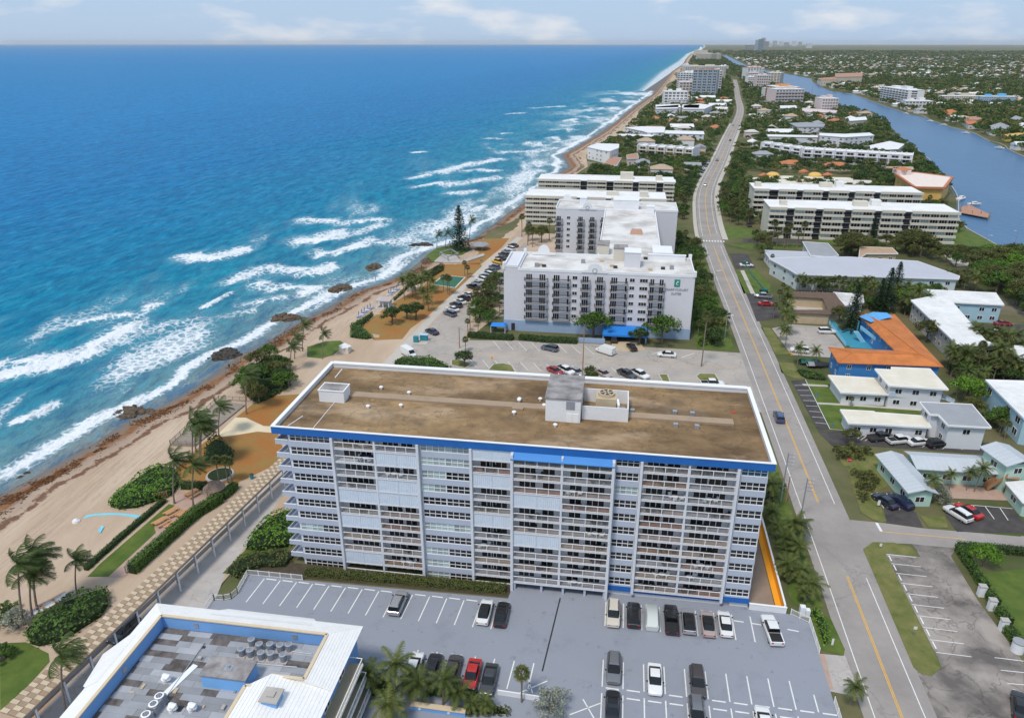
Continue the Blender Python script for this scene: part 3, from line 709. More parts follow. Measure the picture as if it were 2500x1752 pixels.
# roof furniture that belongs to the building
m_gr2 = M('weathered_grey_cap', (.22, .20, .20), .85, .35, .5, c2=(.42, .40, .39))
b = MB(); b.box(-10.3, 105.2, 26, -4.7, 114.2, 30.0); ph = b.build('stair_penthouse', m_lilw, condo)
b = MB(); b.box(-10.45, 105.05, 30.0, -4.55, 114.35, 30.25); b.build('cap', m_gr2, ph)
b = MB(); b.box(-7.0, 105.14, 28.3, -5.6, 105.2, 29.7); b.build('louvre', m_grey, ph)
b = MB(); b.box(-6.9, 105.13, 26.03, -5.95, 105.2, 27.6); b.box(-5.9, 105.13, 26.03, -4.95, 105.2, 27.6); b.build('door', m_wtrim, ph)
b = MB(); b.box(-4.5, 106.6, 26, 2.9, 106.8, 28.4); b.box(2.7, 106.8, 26, 2.9, 113.4, 28.4); b.box(-4.5, 113.2, 26, 2.7, 113.4, 28.4); b.build('plant_screen', m_lilw, condo)
b = MB(); b.box(-2.4, 108.4, 26.01, .9, 111.6, 29.0); b.prism([(-.75 + 1.35 * math.cos(a * PI / 8), 110 + 1.35 * math.sin(a * PI / 8)) for a in range(16)], 29.0, 29.5)
ct = b.build('cooling_tower', m_tan, condo)
b = MB(); b.prism([(-.75 + 1.1 * math.cos(a * PI / 8), 110 + 1.1 * math.sin(a * PI / 8)) for a in range(16)], 29.502, 29.51)
b.build('fan_opening', m_dark, ct)
b = MB()
for a in range(6): b.line((-.75, 110), (-.75 + 1.05 * math.cos(a * PI / 3 + .2), 110 + 1.05 * math.sin(a * PI / 3 + .2)), .28, 29.53)
b.build('fan_blade', m_tan, ct)
b = MB(); b.tube([(1.3, 108.2, 26.2), (1.3, 108.2, 28.2), (1.1, 109, 28.8)], .22, 8); b.build('pipe', m_wtrim, condo)
b = MB(); b.box(1.4, 109.2, 26.01, 2.4, 110.4, 26.9); b.build('pump_box', m_grey, condo)
b = MB(); b.box(-49.0, 106.4, 26, -44.6, 109.4, 28.1); bx_ = b.build('stair_bulkhead', m_lilw, condo)
b = MB(); b.box(-49.1, 106.3, 28.1, -44.5, 106.5, 28.25); b.box(-49.1, 109.3, 28.1, -44.5, 109.5, 28.25); b.box(-49.1, 106.5, 28.1, -48.9, 109.3, 28.25); b.box(-44.7, 106.5, 28.1, -44.5, 109.3, 28.25); b.build('rim', m_wtrim, bx_)
b = MB(); b.box(-48.9, 106.5, 28.1, -44.7, 109.3, 28.16); b.build('cap', m_gr2, bx_)
m_duct = M('roof_duct_top', (.34, .25, .17), .85, .12, .4)
b = MB(); b.box(-44.6, 108.6, 26, -16.2, 110.4, 26.38); b.box(-16.2, 108.1, 26, -14.3, 110.4, 26.36); b.box(-14.3, 108.6, 26, -10.3, 110.4, 26.38); b.build('raised_walkway', m_duct, condo)
b = MB(); b.box(2.9, 107.8, 26, 19.6, 109.6, 26.38); b.build('raised_walkway', m_duct, condo)
vm = MB(); vm.tube([(0, 0, 0), (0, 0, .45)], .22, 8); vm.tube([(0, 0, .42), (0, 0, .62), (0, 0, .78)], [.42, .42, .16], 8); vmesh = vm.mesh('roof_vent', m_wtrim)
vb = MB().box(-.35, -.3, 0, .35, .3, .6).mesh('roof_vent', m_steel)
for q in [(-40.1,112.6),(-34.7,111.3),(-40,105.2),(-34.7,106.4),(-15.4,111.7),(-15.6,106.6)]: obj('roof_vent', vmesh, condo, local(condo, (q[0], q[1], 26.02)), 0, .85)
for q in [(-15.4,111.2),(-11.9,112.2),(-11,110),(-15.6,106.7),(-8.5,103.3)]: obj('roof_vent', vmesh, condo, local(condo, (q[0], q[1], 26.02)), 0, .85)
for q in [(10.5,110.7),(13.3,110.6),(10.4,106.2),(13.7,106.2),(3.6,110.2)]: obj('roof_vent', vb, condo, local(condo, (q[0], q[1], 26.02)))
for p, q, w in (((-50.6, 97.2), (-49.6, 100.8), .1), ((-46.3, 96.4), (-46.3, 106.3), .08), ((-49.9, 116), (-50.0, 119.8), .14)): MB().wall(p, q, w, 26.02, 26.15).build('conduit', m_wtrim, condo)
b = MB(); b.box(19.9, 112.3, 26.02, 20.3, 113.2, 26.1); b.build('roof_patch', m_red, condo)

# piers between the bays (white fins)
for x, y0, zb in ((-42.85, 95.35, -.2), (-29.05, 95.35, -.2), (-20.7, 95.35, -.2), (-14.2, 94.5, -.2), (1.0, 94.5, -.2), (5.08, 95.35, 1.1), (18.95, 95.35, 1.1)):
    MB().box(x - .2, y0, zb, x + .2, 97.4, 25.49).build('pier', m_pier, condo)
# window strips
def gl_for(strip, k, g):
    if strip == 0: return m_curt if k == 7 and g == 0 else m_glass
    if strip == 1:
        cur = {(0, 0), (0, 1), (1, 0), (1, 1), (2, 0), (3, 0), (6, 0), (6, 1), (8, 0), (9, 0), (10, 0)}
        return m_curt if (k, g) in cur else m_glass
    if strip == 2: return m_curt if k == 2 else m_glass
    return m_gteal if k == 0 else m_glass
STRIPS = [(-50.3, -43.05, [(.35, 4), (4.15, 3)], 11, 0), (-28.85, -20.9, [(.2, 4), (4.1, 4)], 11, 1), (1.2, 4.88, [(.12, 4)], 10, 2), (19.15, 23.2, [(.3, 4)], 10, 3)]
for x0, x1, grp, nf, si in STRIPS:
    zlow = zc(nf - 1) - 1.8 if nf == 11 else 2.0
    for k in range(nf):
        top = zc(k - 1) - .62 if k else 25.5
        # solid storey band: white wall recessed behind windows, spandrel proud
        MB().box(x0, FY + .2, zc(k) - .72, x1, 97.44, top if k == 0 else zc(k) + .68).build('wall_band', m_lilw, condo)
        zb = zc(k + 1) + .68 if k < nf - 1 else zlow
        MB().box(x0, FY - .02, zb, x1, 97.44, zc(k) - .72).build('spandrel', m_lil, condo)
        for g, (ox, nc) in enumerate(grp):
            pw = .95 if si in (0, 1) else .9
            if si == 2: pw = .86
            window(condo, (x0 + ox, FY + .18, zc(k) - .68), pw * nc, 1.34, nc, 2, 0, gl_for(si, k, g), m_wtrim, .08, True)
# ground storey on the right-hand part with its blue stripe
b = MB(); b.box(1.2, 96.3, -.2, 23.25, 97.44, 1.4); b.build('ground_wall', m_lilw, condo)
for x0, x1, y0, z0, z1 in ((1.2, 5.0, 95.9, 1.05, 2.0), (5.28, 18.75, 96.0, .9, 1.38), (19.15, 23.3, 95.9, 1.05, 2.0)): MB().box(x0, y0, z0, x1, 96.28, z1).build('blue_stripe', m_blue, condo)
b = MB(); b.box(19.3, 96.2, .12, 20.4, 96.29, 1.0); b.build('service_door', m_grey, condo)

# balconies
PICK = {}
def rail_mesh(w, tone):
    k = (round(w, 2), tone)
    if k not in PICK:
        b = MB(); n = max(2, int(round(w / 1.75)))
        for i in range(n + 1):
            x = w * i / n; b.box(x - .045, -.05, 0, x + .045, .05, 1.06)
        b.box(0, -.06, 1.06, w, .06, 1.14); b.box(0, -.04, .08, w, .04, .15)
        npk = int(w / .17)
        for i in range(npk):
            x = w * (i + .5) / npk; b.box(x - .014, -.012, .15, x + .014, .012, 1.06, 1)
        PICK[k] = b.mesh('railing', [m_wtrim, tone])
    return PICK[k]
m_pk = [M('railing_white', (.60, .60, .64), .6, .05, 1), M('railing_cream', (.58, .53, .45), .6, .05, 1), M('railing_grey', (.42, .42, .45), .6, .05, 1)]
m_shut = M('hurricane_shutter', (.60, .66, .74), .6, .06, .5, fine=2)
floors = [m_slabf, M('balcony_tile_grey', (.27, .27, .29), .8, .12, .8), M('balcony_tile_red', (.24, .12, .08), .8, .12, .8), M('balcony_tile_white', (.55, .55, .57), .7, .05, .8)]
CELLS = []
def shutter_mesh(w, h):
    b = MB(); n = int(w / .3)
    for i in range(n):
        x0 = w * i / n; x1 = w * (i + 1) / n; xm = (x0 + x1) / 2
        b.add([(x0, 0, 0), (xm, -.06, 0), (x1, 0, 0), (x0, 0, h), (xm, -.06, h), (x1, 0, h)], [(0, 1, 4, 3), (1, 2, 5, 4)])
    b.box(0, .0, -.05, w, .08, .06); b.box(0, .0, h - .08, w, .08, h); b.box(w / 2 - .04, -.1, 0, w / 2 + .04, .0, h)
    return b.mesh('shutter', m_shut)
BAYS = [('a', -42.65, -36.15, 95.6, 11, {4, 6, 9}), ('a', -35.85, -29.25, 95.6, 11, {1, 3, 4}), ('b', -20.5, -14.4, 95.6, 11, {0, 2, 5}), ('c', -14.0, -6.75, 94.7, 10, {3, 6}), ('c', -6.45, .8, 94.7, 10, set()),
        ('d', 5.28, 11.85, 95.6, 10, set()), ('d', 12.15, 18.75, 95.6, 10, set())]
SH = {}
for bi, (kind, x0, x1, yf, nf, shut) in enumerate(BAYS):
    w = x1 - x0
    for k in range(nf):
        zf = zc(k) - 1.22
        fm = floors[rnd.choice([0, 0, 1, 1, 2])]
        if (bi, k) == (0, 1): fm = floors[3]
        b = MB(); b.box(x0, yf, zf - .18, x1, 97.44, zf - .002, 0); b.box(x0 + .01, yf + .1, zf - .001, x1 - .01, 97.4, zf + .02, 1)
        bal = b.build('balcony', [m_pier, fm], condo)
        if k not in shut: MB().box(x0, min(yf + 1.78, 97.42), zf + .021, x1, 97.435, zf + FH - .19).build('back_wall', m_lilw, bal)
        if k in shut:
            if w not in SH: SH[w] = shutter_mesh(w, FH - .2)
            obj('shutter', SH[w], bal, local(condo, (x0, yf + .12, zf + .02)))
            continue
        obj('railing', rail_mesh(w, m_pk[rnd.choice([0, 0, 1, 2])]), bal, local(condo, (x0, yf + .1, zf + .02)))
        # glazed doors in the back wall
        lay = ((.95, 2, 1.9), (w - 3.6, 3, 2.7)) if (bi + (k % 2 == 9)) % 2 == 0 else ((.7, 3, 2.6), (w - 2.9, 2, 1.9))
        for ox, nc, ww in lay:
            window(bal, (x0 + ox, yf + 1.76, zf + .06), ww, 1.95, nc, 1, 0, m_glass if rnd.random() < .8 else m_glassw, m_wtrim, .1, False, 'sliding_door', .08)
        CELLS.append((bi, k, x0, x1, yf, zf))
for x, yf, nf in ((-36.0, 95.6, 11), (-6.6, 94.7, 10), (12.0, 95.6, 10)):
    MB().box(x - .14, yf + .02, zc(nf - 1) - 1.4, x + .14, 97.4, 25.48).build('party_wall', m_pier, condo)
for x0, x1, y0, zb in ((-42.65, -29.25, 95.5, 24.9), (-20.5, -14.4, 95.5, 24.9), (5.28, 18.75, 95.5, 24.9)):
    pass
# awning over the entrance bay, lobby below it
MB().add([(-14.4, 95.49, 25.5), (1.2, 95.49, 25.5), (1.2, 94.4, 24.85), (-14.4, 94.4, 24.85), (-14.4, 95.49, 25.35), (1.2, 95.49, 25.35), (1.2, 94.42, 24.72), (-14.4, 94.42, 24.72)], [(3, 2, 1, 0), (4, 5, 6, 7), (7, 6, 2, 3), (0, 4, 7, 3), (1, 2, 6, 5)]).build('awning', m_awn, condo)
b = MB()
for x in (-13.8, -9.4, -5.9, -2.4, .7): b.box(x - .18, 94.9, .12, x + .18, 95.3, 1.75)
b.box(-14.4, 94.75, 1.5, 1.2, 97.44, 1.78 - .001)
b.build('lobby_column', m_lil, condo)
MB().box(-13.9, 97.2, .13, .8, 97.4, 1.5).build('lobby_glazing', m_glassw, condo)
# corner balconies on the ocean end
for k in range(11):
    zf = zc(k) - 1.25
    b = MB(); b.prism([(-52.5, 95.98), (-50.3, 95.98), (-50.3, 100.4), (-51.9, 100.4)], zf - .2, zf, 0)
    b.wall((-52.45, 96.05), (-50.32, 96.05), .12, zf, zf + .62); b.wall((-52.4, 96.12), (-51.85, 100.3), .12, zf, zf + .62)
    cb = b.build('corner_balcony', m_lil, condo)
    MB().wall((-52.45, 96.05), (-50.32, 96.05), .16, zf + .62, zf + .70).build('handrail', m_wtrim, cb)
# left and right end walls get windows too
for k in range(10):
    for y in (101.5, 106, 110.5, 115): window(condo, (23.2, y, zc(k) - .5), 2.0, 1.2, 2, 2, PI / 2, m_glass, m_wtrim, .08)

# balcony furniture (things standing on the balconies)
def chair_mesh(kind):
    b = MB()
    b.box(-.28, -.28, .36, .28, .28, .44); b.add([(-.28, .24, .4), (.28, .24, .4), (.28, .42, 1.0), (-.28, .42, 1.0), (-.28, .30, .4), (.28, .30, .4), (.28, .48, 1.0), (-.28, .48, 1.0)], [(0, 1, 2, 3), (7, 6, 5, 4), (3, 2, 6, 7), (0, 3, 7, 4), (1, 5, 6, 2)])
    return b
def make_chair(label, group, mat):
    t = thing('patio_chair', label, 'chair', (0, 0, 0), 0, group)
    chair_mesh(0).build('seat', mat, t)
    b = MB()
    for x in (-.25, .25):
        for y in (-.25, .25): b.box(x - .02, y - .02, 0, x + .02, y + .02, .36)
        b.box(x - .03, -.28, .62, x + .03, .3, .66)
    b.build('leg_frame', mat, t); return t
def make_table(label, group, mat):
    t = thing('patio_table', label, 'table', (0, 0, 0), 0, group)
    MB().prism([(.5 * math.cos(a * PI / 5), .5 * math.sin(a * PI / 5)) for a in range(10)], .66, .7).build('table_top', mat, t)
    MB().tube([(0, 0, 0), (0, 0, .66)], .06, 6).build('pedestal', mat, t); return t
m_wick = M('dark_wicker', (.035, .028, .025), .8, .2, 4); m_wplas = M('white_plastic', (.72, .72, .72), .5, .03, 2)
m_cush = M('navy_cushion', (.02, .03, .07), .9, .1, 2)
CH = [make_chair('dark wicker chair on a balcony of the blue-banded condominium', 'dark chairs on the condominium balconies', m_wick), make_chair('white chair on a balcony of the blue-banded condominium', 'white chairs on the condominium balconies', m_wplas)]
TB = [make_table('round dark table on a balcony of the blue-banded condominium', 'dark tables on the condominium balconies', m_wick), make_table('round white table on a balcony of the blue-banded condominium', 'white tables on the condominium balconies', m_wplas)]
used = set()
def place(t, loc, rz, key):
    o = t if key not in used else copy_tree(t); used.add(key)
    o.location = loc; o.rotation_euler = (0, 0, rz); ORG[o.name] = loc; return o
for (bi, k, x0, x1, yf, zf) in CELLS:
    r = rnd.random(); force = (bi, k) in ((0, 1), (1, 2), (5, 1), (5, 2), (5, 3), (6, 2), (6, 3), (6, 6), (6, 7), (3, 8), (4, 7), (1, 8), (1, 9), (3, 4))
    if r > .62 and not force: continue
    s = 1 if rnd.random() < .3 or (bi, k) in ((0, 1), (1, 2), (5, 2)) else 0
    n = rnd.choice([2, 3, 4]) if force else rnd.choice([1, 2, 2])
    cx = x0 + rnd.uniform(1.2, x1 - x0 - 1.2)
    place(TB[s], (cx, yf + .75, zf + .02), 0, ('t', s))
    for i in range(n):
        a = i * 2 * PI / n + rnd.uniform(0, 1); xx = min(max(cx + 1.05 * math.cos(a), x0 + .5), x1 - .5)
        place(CH[s], (xx, yf + .75 + .3 * math.sin(a), zf + .02), a - PI / 2, ('c', s))
sofa = thing('patio_sofa', 'dark navy sofa on the white-tiled balcony two storeys below the roof band', 'sofa', (-37.6, 97.3, zc(1) - 1.2))
MB().box(-38.9, 95.95, zc(1) - 1.2, -36.4, 96.85, zc(1) - .75).build('seat', m_cush, sofa); MB().box(-38.9, 96.7, zc(1) - .75, -36.4, 97.0, zc(1) - .3).build('backrest', m_cush, sofa)
# ------------------------------------------------------------------ blue condominium with the white tiled roof, in front
m_wtile = M('white_roof_tile', (.78, .77, .75), .7, .05, .6, fine=3)
m_sky = M('sky_blue_stucco', (.17, .36, .68), .75, .05, .3)
m_trim = M('cream_trim', (.62, .50, .34), .7, .06, 1)
fb = thing('tiled_roof_building', 'low blue apartment block with white tiled mansard roof round a patched flat roof', 'building', (-47, 66, 0))
ZT, ZE, ZF = 10.0, 8.6, 8.0
IN = [(-59.2, 40), (-59.2, 71.1), (-35.4, 71.1), (-35.4, 63.5), (-39.4, 63.5), (-39.4, 61.9), (-42.1, 61.5), (-42.1, 40)]
MB().box(-61.6, 40, 0, -32.6, 73.9, 7.9).build('wall', m_sky, fb)
# courses of tile: the slopes are built as stepped rows
def slope(a0, a1, b0, b1, n, name='roof_slope'):
    """rows of tile from ridge edge a0-a1 (top) to eave edge b0-b1"""
    mb = MB()
    for i in range(n):
        t0, t1 = i / n, (i + 1) / n + .04 / n
        L = lambda p, q, t: tuple(p[k] + (q[k] - p[k]) * t for k in range(3))
        p0, p1, q0, q1 = L(a0, b0, t0), L(a1, b1, t0), L(a0, b0, t1), L(a1, b1, t1)
        up = .05
        mb.add([p0, p1, (q1[0], q1[1], q1[2] + up), (q0[0], q0[1], q0[2] + up), (q1[0], q1[1], q1[2]), (q0[0], q0[1], q0[2])], [(0, 1, 2, 3), (3, 2, 4, 5)])
    return mb.build(name, m_wtile, fb)
slope((-59.3, 71.2, ZT), (-35.3, 71.2, ZT), (-62.4, 74.6, ZE), (-31.8, 74.6, ZE), 9)
slope((-59.3, 40, ZT), (-59.3, 71.2, ZT), (-62.4, 40, ZE), (-62.4, 74.6, ZE), 9)
slope((-35.3, 71.2, ZT), (-35.3, 63.4, ZT), (-31.8, 74.6, ZE), (-31.8, 63.4, ZE), 10)
slope((-39.5, 63.4, ZT + .4), (-39.5, 40, ZT + .4), (-31.8, 63.4, ZE), (-31.8, 40, ZE), 16)
slope((-42.0, 61.5, ZT), (-42.0, 40, ZT), (-39.5, 63.4, ZT + .4), (-39.5, 40, ZT + .4), 5)
MB().add([(-39.5, 63.4, ZT), (-35.3, 63.4, ZT), (-39.5, 63.4, ZT + .42), (-42.1, 61.5, ZT)], [(0, 1, 2), (0, 2, 3)]).build('roof_gable', m_wtile, fb)
MB().add([(-39.5, 63.42, ZT + .4), (-31.8, 63.42, ZE), (-35.3, 63.42, ZT + .05)], [(0, 1, 2)]).build('roof_gable', m_wtile, fb)
# dormer bumps on the outer slopes
for (p, q, r_, s_) in (((-54, 75.4), (-38.6, 75.6), (-38.6, 73), (-53.4, 73)),):
    MB().add([(-53.4, 74.5, ZE), (-52, 75.5, ZE - .4), (-39.2, 75.4, ZE - .36), (-38.4, 74.5, ZE), (-38.6, 73, ZE + .72), (-53.2, 73, ZE + .72), (-52, 75.5, ZE - .7), (-39.2, 75.4, ZE - .66)], [(5, 4, 3, 2, 1, 0), (1, 2, 7, 6)]).build('roof_bump', m_wtile, fb)
MB().add([(-62.3, 68.6, ZE + .1), (-64.6, 65.6, ZE - .9), (-63.0, 59.8, ZE - .2), (-62.3, 59.4, ZE + .1), (-61, 60, ZE + .7), (-61, 68, ZE + .7), (-64.6, 65.6, ZE - 1.2), (-63, 59.8, ZE - .5)], [(0, 5, 4, 3, 2, 1), (1, 2, 7, 6)]).build('roof_bump', m_wtile, fb)
# inner parapet walls (blue) and the cream trim on top
b = MB(); tr = MB()
for p, q in zip(IN[:-1], IN[1:]):
    b.wall(p, q, .12, ZF - .2, ZT - .05); tr.wall(p, q, .42, ZT - .048, ZT + .12)
b.build('parapet', m_sky, fb); tr.build('trim', m_trim, fb)
MB().box(-61.5, 40, 7.902, -33, 73.5, ZF).build('roof_slab', M('old_roof_dark', (.10, .085, .078), .9, .4, .7, c2=(.23, .21, .20)), fb)
# roof sheets laid in rows, some missing
rs = random.Random(8); cols_ = [M('roof_sheet_a', (.30, .31, .335), .75, .12, .5), M('roof_sheet_b', (.37, .38, .405), .75, .12, .5), M('roof_sheet_c', (.25, .255, .27), .75, .12, .5)]
y = 41.0
while y < 70.8:
    x = -59.0 + rs.uniform(0, .6)
    while x < -35.8:
        L = rs.uniform(1.6, 4.6); x2 = min(x + L, -35.6)
        if x > -42.6 and y < 64: break
        hole = rs.random() < (.40 if x < -55 or y > 66 or x > -46 else .24)
        if x2 > -42.2 and y < 64: x2 = -42.2
        if not hole and x2 - x > .5: MB().box(x, y, ZF, x2 - .04, min(y + .98, 70.9), ZF + .02 + rs.uniform(0, .012)).build('roof_sheet', rs.choice(cols_), fb)
        x = x2
    y += 1.0
# rooftop lift housing and the square turret on the tiles
b = MB(); b.box(-48.4, 62.2, ZF, -42.5, 65.2, ZF + 2.0); lh = b.build('lift_housing', M('bright_blue_stucco', (.20, .44, .78), .75, .05, .3), fb)
b = MB(); b.box(-48.55, 62.05, ZF + 2.0, -42.35, 65.35, ZF + 2.16); b.build('cap', m_gr2, lh)
b = MB(); b.box(-45.9, 63.2, ZF + 2.16, -44.9, 64.2, ZF + 2.2); b.tube([(-45.4, 63.7, ZF + 2.2), (-45.4, 63.7, ZF + 2.6)], .2, 8); b.build('vent_pipe', m_steel, lh)
b = MB(); b.box(-38.8, 59.0, ZT - .6, -36.9, 60.8, ZT + .75); tu = b.build('turret', m_sky, fb)
b = MB(); b.box(-39.0, 58.8, ZT + .75, -36.7, 61.0, ZT + .95); b.box(-38.3, 59.5, ZT + .95, -37.4, 60.3, ZT + 1.15); b.build('turret_cap', m_conc, tu)
for q in ((-54.2, 71.02), (-40.0, 71.02)): MB().box(q[0] - .3, q[1] - .06, ZF + .6, q[0] + .3, q[1] + .01, ZF + 1.4).build('wall_vent', m_steel, fb)
MB().box(-59.13, 62.2, ZF + .5, -59.05, 62.9, ZF + 1.3).build('wall_vent', m_steel, fb)
# galleries on the street side
for i, z in enumerate((6.0, 3.6, 1.2)):
    b = MB(); b.box(-32.6, 40, z - .2, -30.6 + .35 * i, 70.6, z); g = b.build('gallery', M('gallery_floor', (.36, .30, .20), .8, .1, .5), fb)
    b = MB(); x = -30.65 + .35 * i
    b.box(x - .05, 40, z + 1.0, x + .05, 70.6, z + 1.08); b.box(-32.6, 70.5, z + 1.0, x, 70.6, z + 1.08); b.box(x - .06, 40, z - .3, x + .06, 70.62, z + .1)
    yy = 40.2
    while yy < 70.6: b.box(x - .03, yy - .03, z, x + .03, yy + .03, z + 1.0); yy += 1.4
    yy = 55.
    while yy < 70.6: b.box(x - .012, yy - .012, z, x + .012, yy + .012, z + 1.0); yy += .2
    b.build('gallery_railing', m_wtrim, g)
for z in (6.0, 3.6):
    for y in range(52, 70, 5): window(fb, (-32.6, y, z + .2), 1.8, 1.6, 2, 1, PI / 2)
for x in range(-58, -34, 6): window(fb, (x + 2.4, 73.9, 4.5), 2.4, 1.6, 2, 1, PI)
# condenser units standing on that roof
def make_ac(round_, label, group):
    t = thing('air_conditioner', label, 'air conditioner', (0, 0, 0), 0, group)
    b = MB()
    if round_: b.tube([(0, 0, .12), (0, 0, 1.15)], [.42, .48], 14)
    else: b.box(-.5, -.5, .1, .5, .5, 1.05)
    b.build('casing', m_grey, t)
    b = MB(); n = 14
    for i in range(n):
        a0, a1 = 2 * PI * i / n, 2 * PI * (i + 1) / n; r0, r1 = .33, .5
        b.add([(r0 * math.cos(a0), r0 * math.sin(a0), 1.2), (r1 * math.cos(a0), r1 * math.sin(a0), 1.17), (r1 * math.cos(a1), r1 * math.sin(a1), 1.17), (r0 * math.cos(a1), r0 * math.sin(a1), 1.2)], [(0, 1, 2, 3)])
    b.build('grille_ring', m_steel if round_ else m_wtrim, t)
    b = MB()
    for i in range(5): b.line((0, 0), (.32 * math.cos(i * 1.26), .32 * math.sin(i * 1.26)), .14, 1.16)
    b.build('fan', m_grey, t)
    MB().box(-.55, -.55, 0, .55, .55, .1).build('base', m_conc, t)
    return t
ac = make_ac(True, 'round dark condenser unit with white rim among the cluster on the patched roof', 'condensers on the patched roof')
for i, q in enumerate([(-45.5,69.6),(-44.1,69),(-42.7,69.2),(-41.3,69.2),(-40.2,69.5),(-43.2,67.6),(-41.9,67.7),(-40.2,67.7),(-46,67.8),(-44.8,67.8)]):
    o = ac if i == 0 else copy_tree(ac); o.location = (q[0], q[1], ZF + .03)
ac2 = make_ac(False, 'square grey condenser unit in the row along the patched roof', 'square condensers on the patched roof')
for i, q in enumerate([(-52.1,59.1),(-52.1,57.9),(-52.1,56.4)]):
    o = ac2 if i == 0 else copy_tree(ac2); o.location = (q[0], q[1], ZF + .03); o.scale = (1.15,) * 3
hd = MB(); hd.tube([(0, 0, 0), (0, 0, .7)], .3, 10); hd.tube([(0, 0, .6), (.15, 0, 1.0), (.55, 0, .95), (.6, 0, .6)], [.42, .45, .4, .3], 10); hm = hd.mesh('roof_hood', m_wtrim)
for i, q in enumerate([(-53.5,62.2),(-47.9,58.6),(-50.2,58.2)]):
    o = obj('roof_hood', hm, None, (q[0], q[1], ZF + .03)); tag(o, 'white curved exhaust hood on the patched flat roof', 'vent', 'exhaust hoods on the patched roof')
for i in range(26):
    x, y, w_, d_ = rs.uniform(-57, -36.5), rs.uniform(56, 70), rs.uniform(.15, .7), rs.uniform(.15, .9)
    if x > -43 and y < 66: continue
    MB().box(x, y, ZF + .02, x + w_, y + d_, ZF + rs.uniform(.1, .45)).build('roof_clutter', rs.choice([m_dark, m_steel, m_conc, m_tan]), fb)
for p, q in (((-52, 58), (-52, 69)), ((-50, 66.5), (-38, 66.9)), ((-44, 69.5), (-37, 69.3))): MB().tube([p + (ZF + .14,), q + (ZF + .14,)], .07, 6).build('roof_pipe', m_steel, fb)
pk_ = obj('roof_plank', MB().box(-.4, -2.6, 0, .4, 2.6, .12).mesh('roof_plank', m_wtrim), None, (-51.8,62.8) + (ZF + .03,), -.25); tag(pk_, 'long white panel lying loose on the patched flat roof', 'panel')

# ------------------------------------------------------------------ carport along the beach with chequered tile roof
cp = thing('carport', 'long open carport with a cream and brown chequered tile roof beside the driveway', 'carport', (-70, 92, 0))
cr0, cr1 = (-70.5,57.4), (-63.5,120.4)
cl0, cl1 = (-74,57.8), (-65.9,121.2)
def on(p, q, t): return (p[0] + (q[0] - p[0]) * t, p[1] + (q[1] - p[1]) * t)
_far = 1.10
mt_c = [M('roof_tile_cream', (.54, .44, .31), .8, .14, .5), M('roof_tile_brown', (.33, .235, .16), .8, .12, 1.5)]
NROW, NCOL = 100, 3
MB().add([cl0 + (4.5,), cr0 + (4.3,), on(cr0, cr1, _far) + (4.3,), on(cl0, cl1, _far) + (4.5,), cl0 + (4.3,), cr0 + (4.1,), on(cr0, cr1, _far) + (4.1,), on(cl0, cl1, _far) + (4.3,)], [(0, 1, 2, 3), (7, 6, 5, 4), (0, 4, 5, 1), (1, 5, 6, 2), (2, 6, 7, 3), (3, 7, 4, 0)]).build('roof_board', mt_c[1], cp)
for i in range(NROW):
    for j in range(NCOL):
        t0, t1 = _far * i / NROW, _far * (i + 1) / NROW - .0015
        pts = []
        for (t, u) in ((t0, j / NCOL), (t0, (j + 1) / NCOL - .02), (t1, (j + 1) / NCOL - .02), (t1, j / NCOL)):
            a, c = on(cl0, cl1, t), on(cr0, cr1, t); p = on(a, c, u); pts.append((p[0], p[1], 4.52 - .2 * u))
        lift = .05 if (i + j) % 2 else .09
        bot = [(x, y_, z - .02) for x, y_, z in pts]; top = [(x, y_, z + lift) for x, y_, z in pts]
        MB().add(bot + top, [(4, 5, 6, 7), (0, 1, 5, 4), (1, 2, 6, 5), (2, 3, 7, 6), (3, 0, 4, 7)]).build('roof_tile', mt_c[(i // 2 + j) % 2] if False else mt_c[(i + j) % 2], cp)
for i in range(15):
    t = .03 + _far * .98 * i / 15
    p = on(cr0, cr1, t); MB().box(p[0] - .22, p[1] - .09, 0, p[0] - .04, p[1] + .09, 4.12).build('post', m_wtrim, cp)
    p = on(cl0, cl1, t + .02); MB().box(p[0] + .9, p[1] - .09, 0, p[0] + 1.08, p[1] + .09, 4.2).build('back_post', m_grey, cp)
MB().wall((cr0[0] - .1, cr0[1]), (on(cr0, cr1, _far)[0] - .1, on(cr0, cr1, _far)[1]), .14, 3.9, 4.1).build('edge_beam', m_conc, cp)
MB().wall(on(cl0, cl1, -.1), on(cl0, cl1, _far), .2, 0, .8).build('back_wall', m_drive, cp)

# ------------------------------------------------------------------ fences and low walls round the deck
def fence(name, pts, h, label, mat, post=1.8, pick=.16, z0=.1, cat='fence', solid=False):
    t = thing(name, label, cat, (pts[0][0], pts[0][1], 0))
    posts = MB()
    for p, q in zip(pts[:-1], pts[1:]):
        L = math.hypot(q[0] - p[0], q[1] - p[1]); n = max(1, int(round(L / post)))
        for i in range(n + 1):
            c = on(p, q, i / n); MB().box(c[0] - .05, c[1] - .05, z0, c[0] + .05, c[1] + .05, z0 + h + .06).build('post', mat, t)
        for i in range(n):
            a, c = on(p, q, i / n), on(p, q, (i + 1) / n); b = MB()
            b.wall(a, c, .05, z0 + h - .08, z0 + h); b.wall(a, c, .05, z0 + .1, z0 + .18)
            if pick:
                m = int(L / n / pick)
                for k in range(m):
                    d = on(a, c, (k + .5) / m); b.box(d[0] - .018, d[1] - .018, z0 + .15, d[0] + .018, d[1] + .018, z0 + h - .05)
            else:
                for zz in (.4, .65, .9): b.wall(a, c, .04, z0 + zz * h - .03, z0 + zz * h + .03)
            b.build('fence_panel', mat, t)
    return t
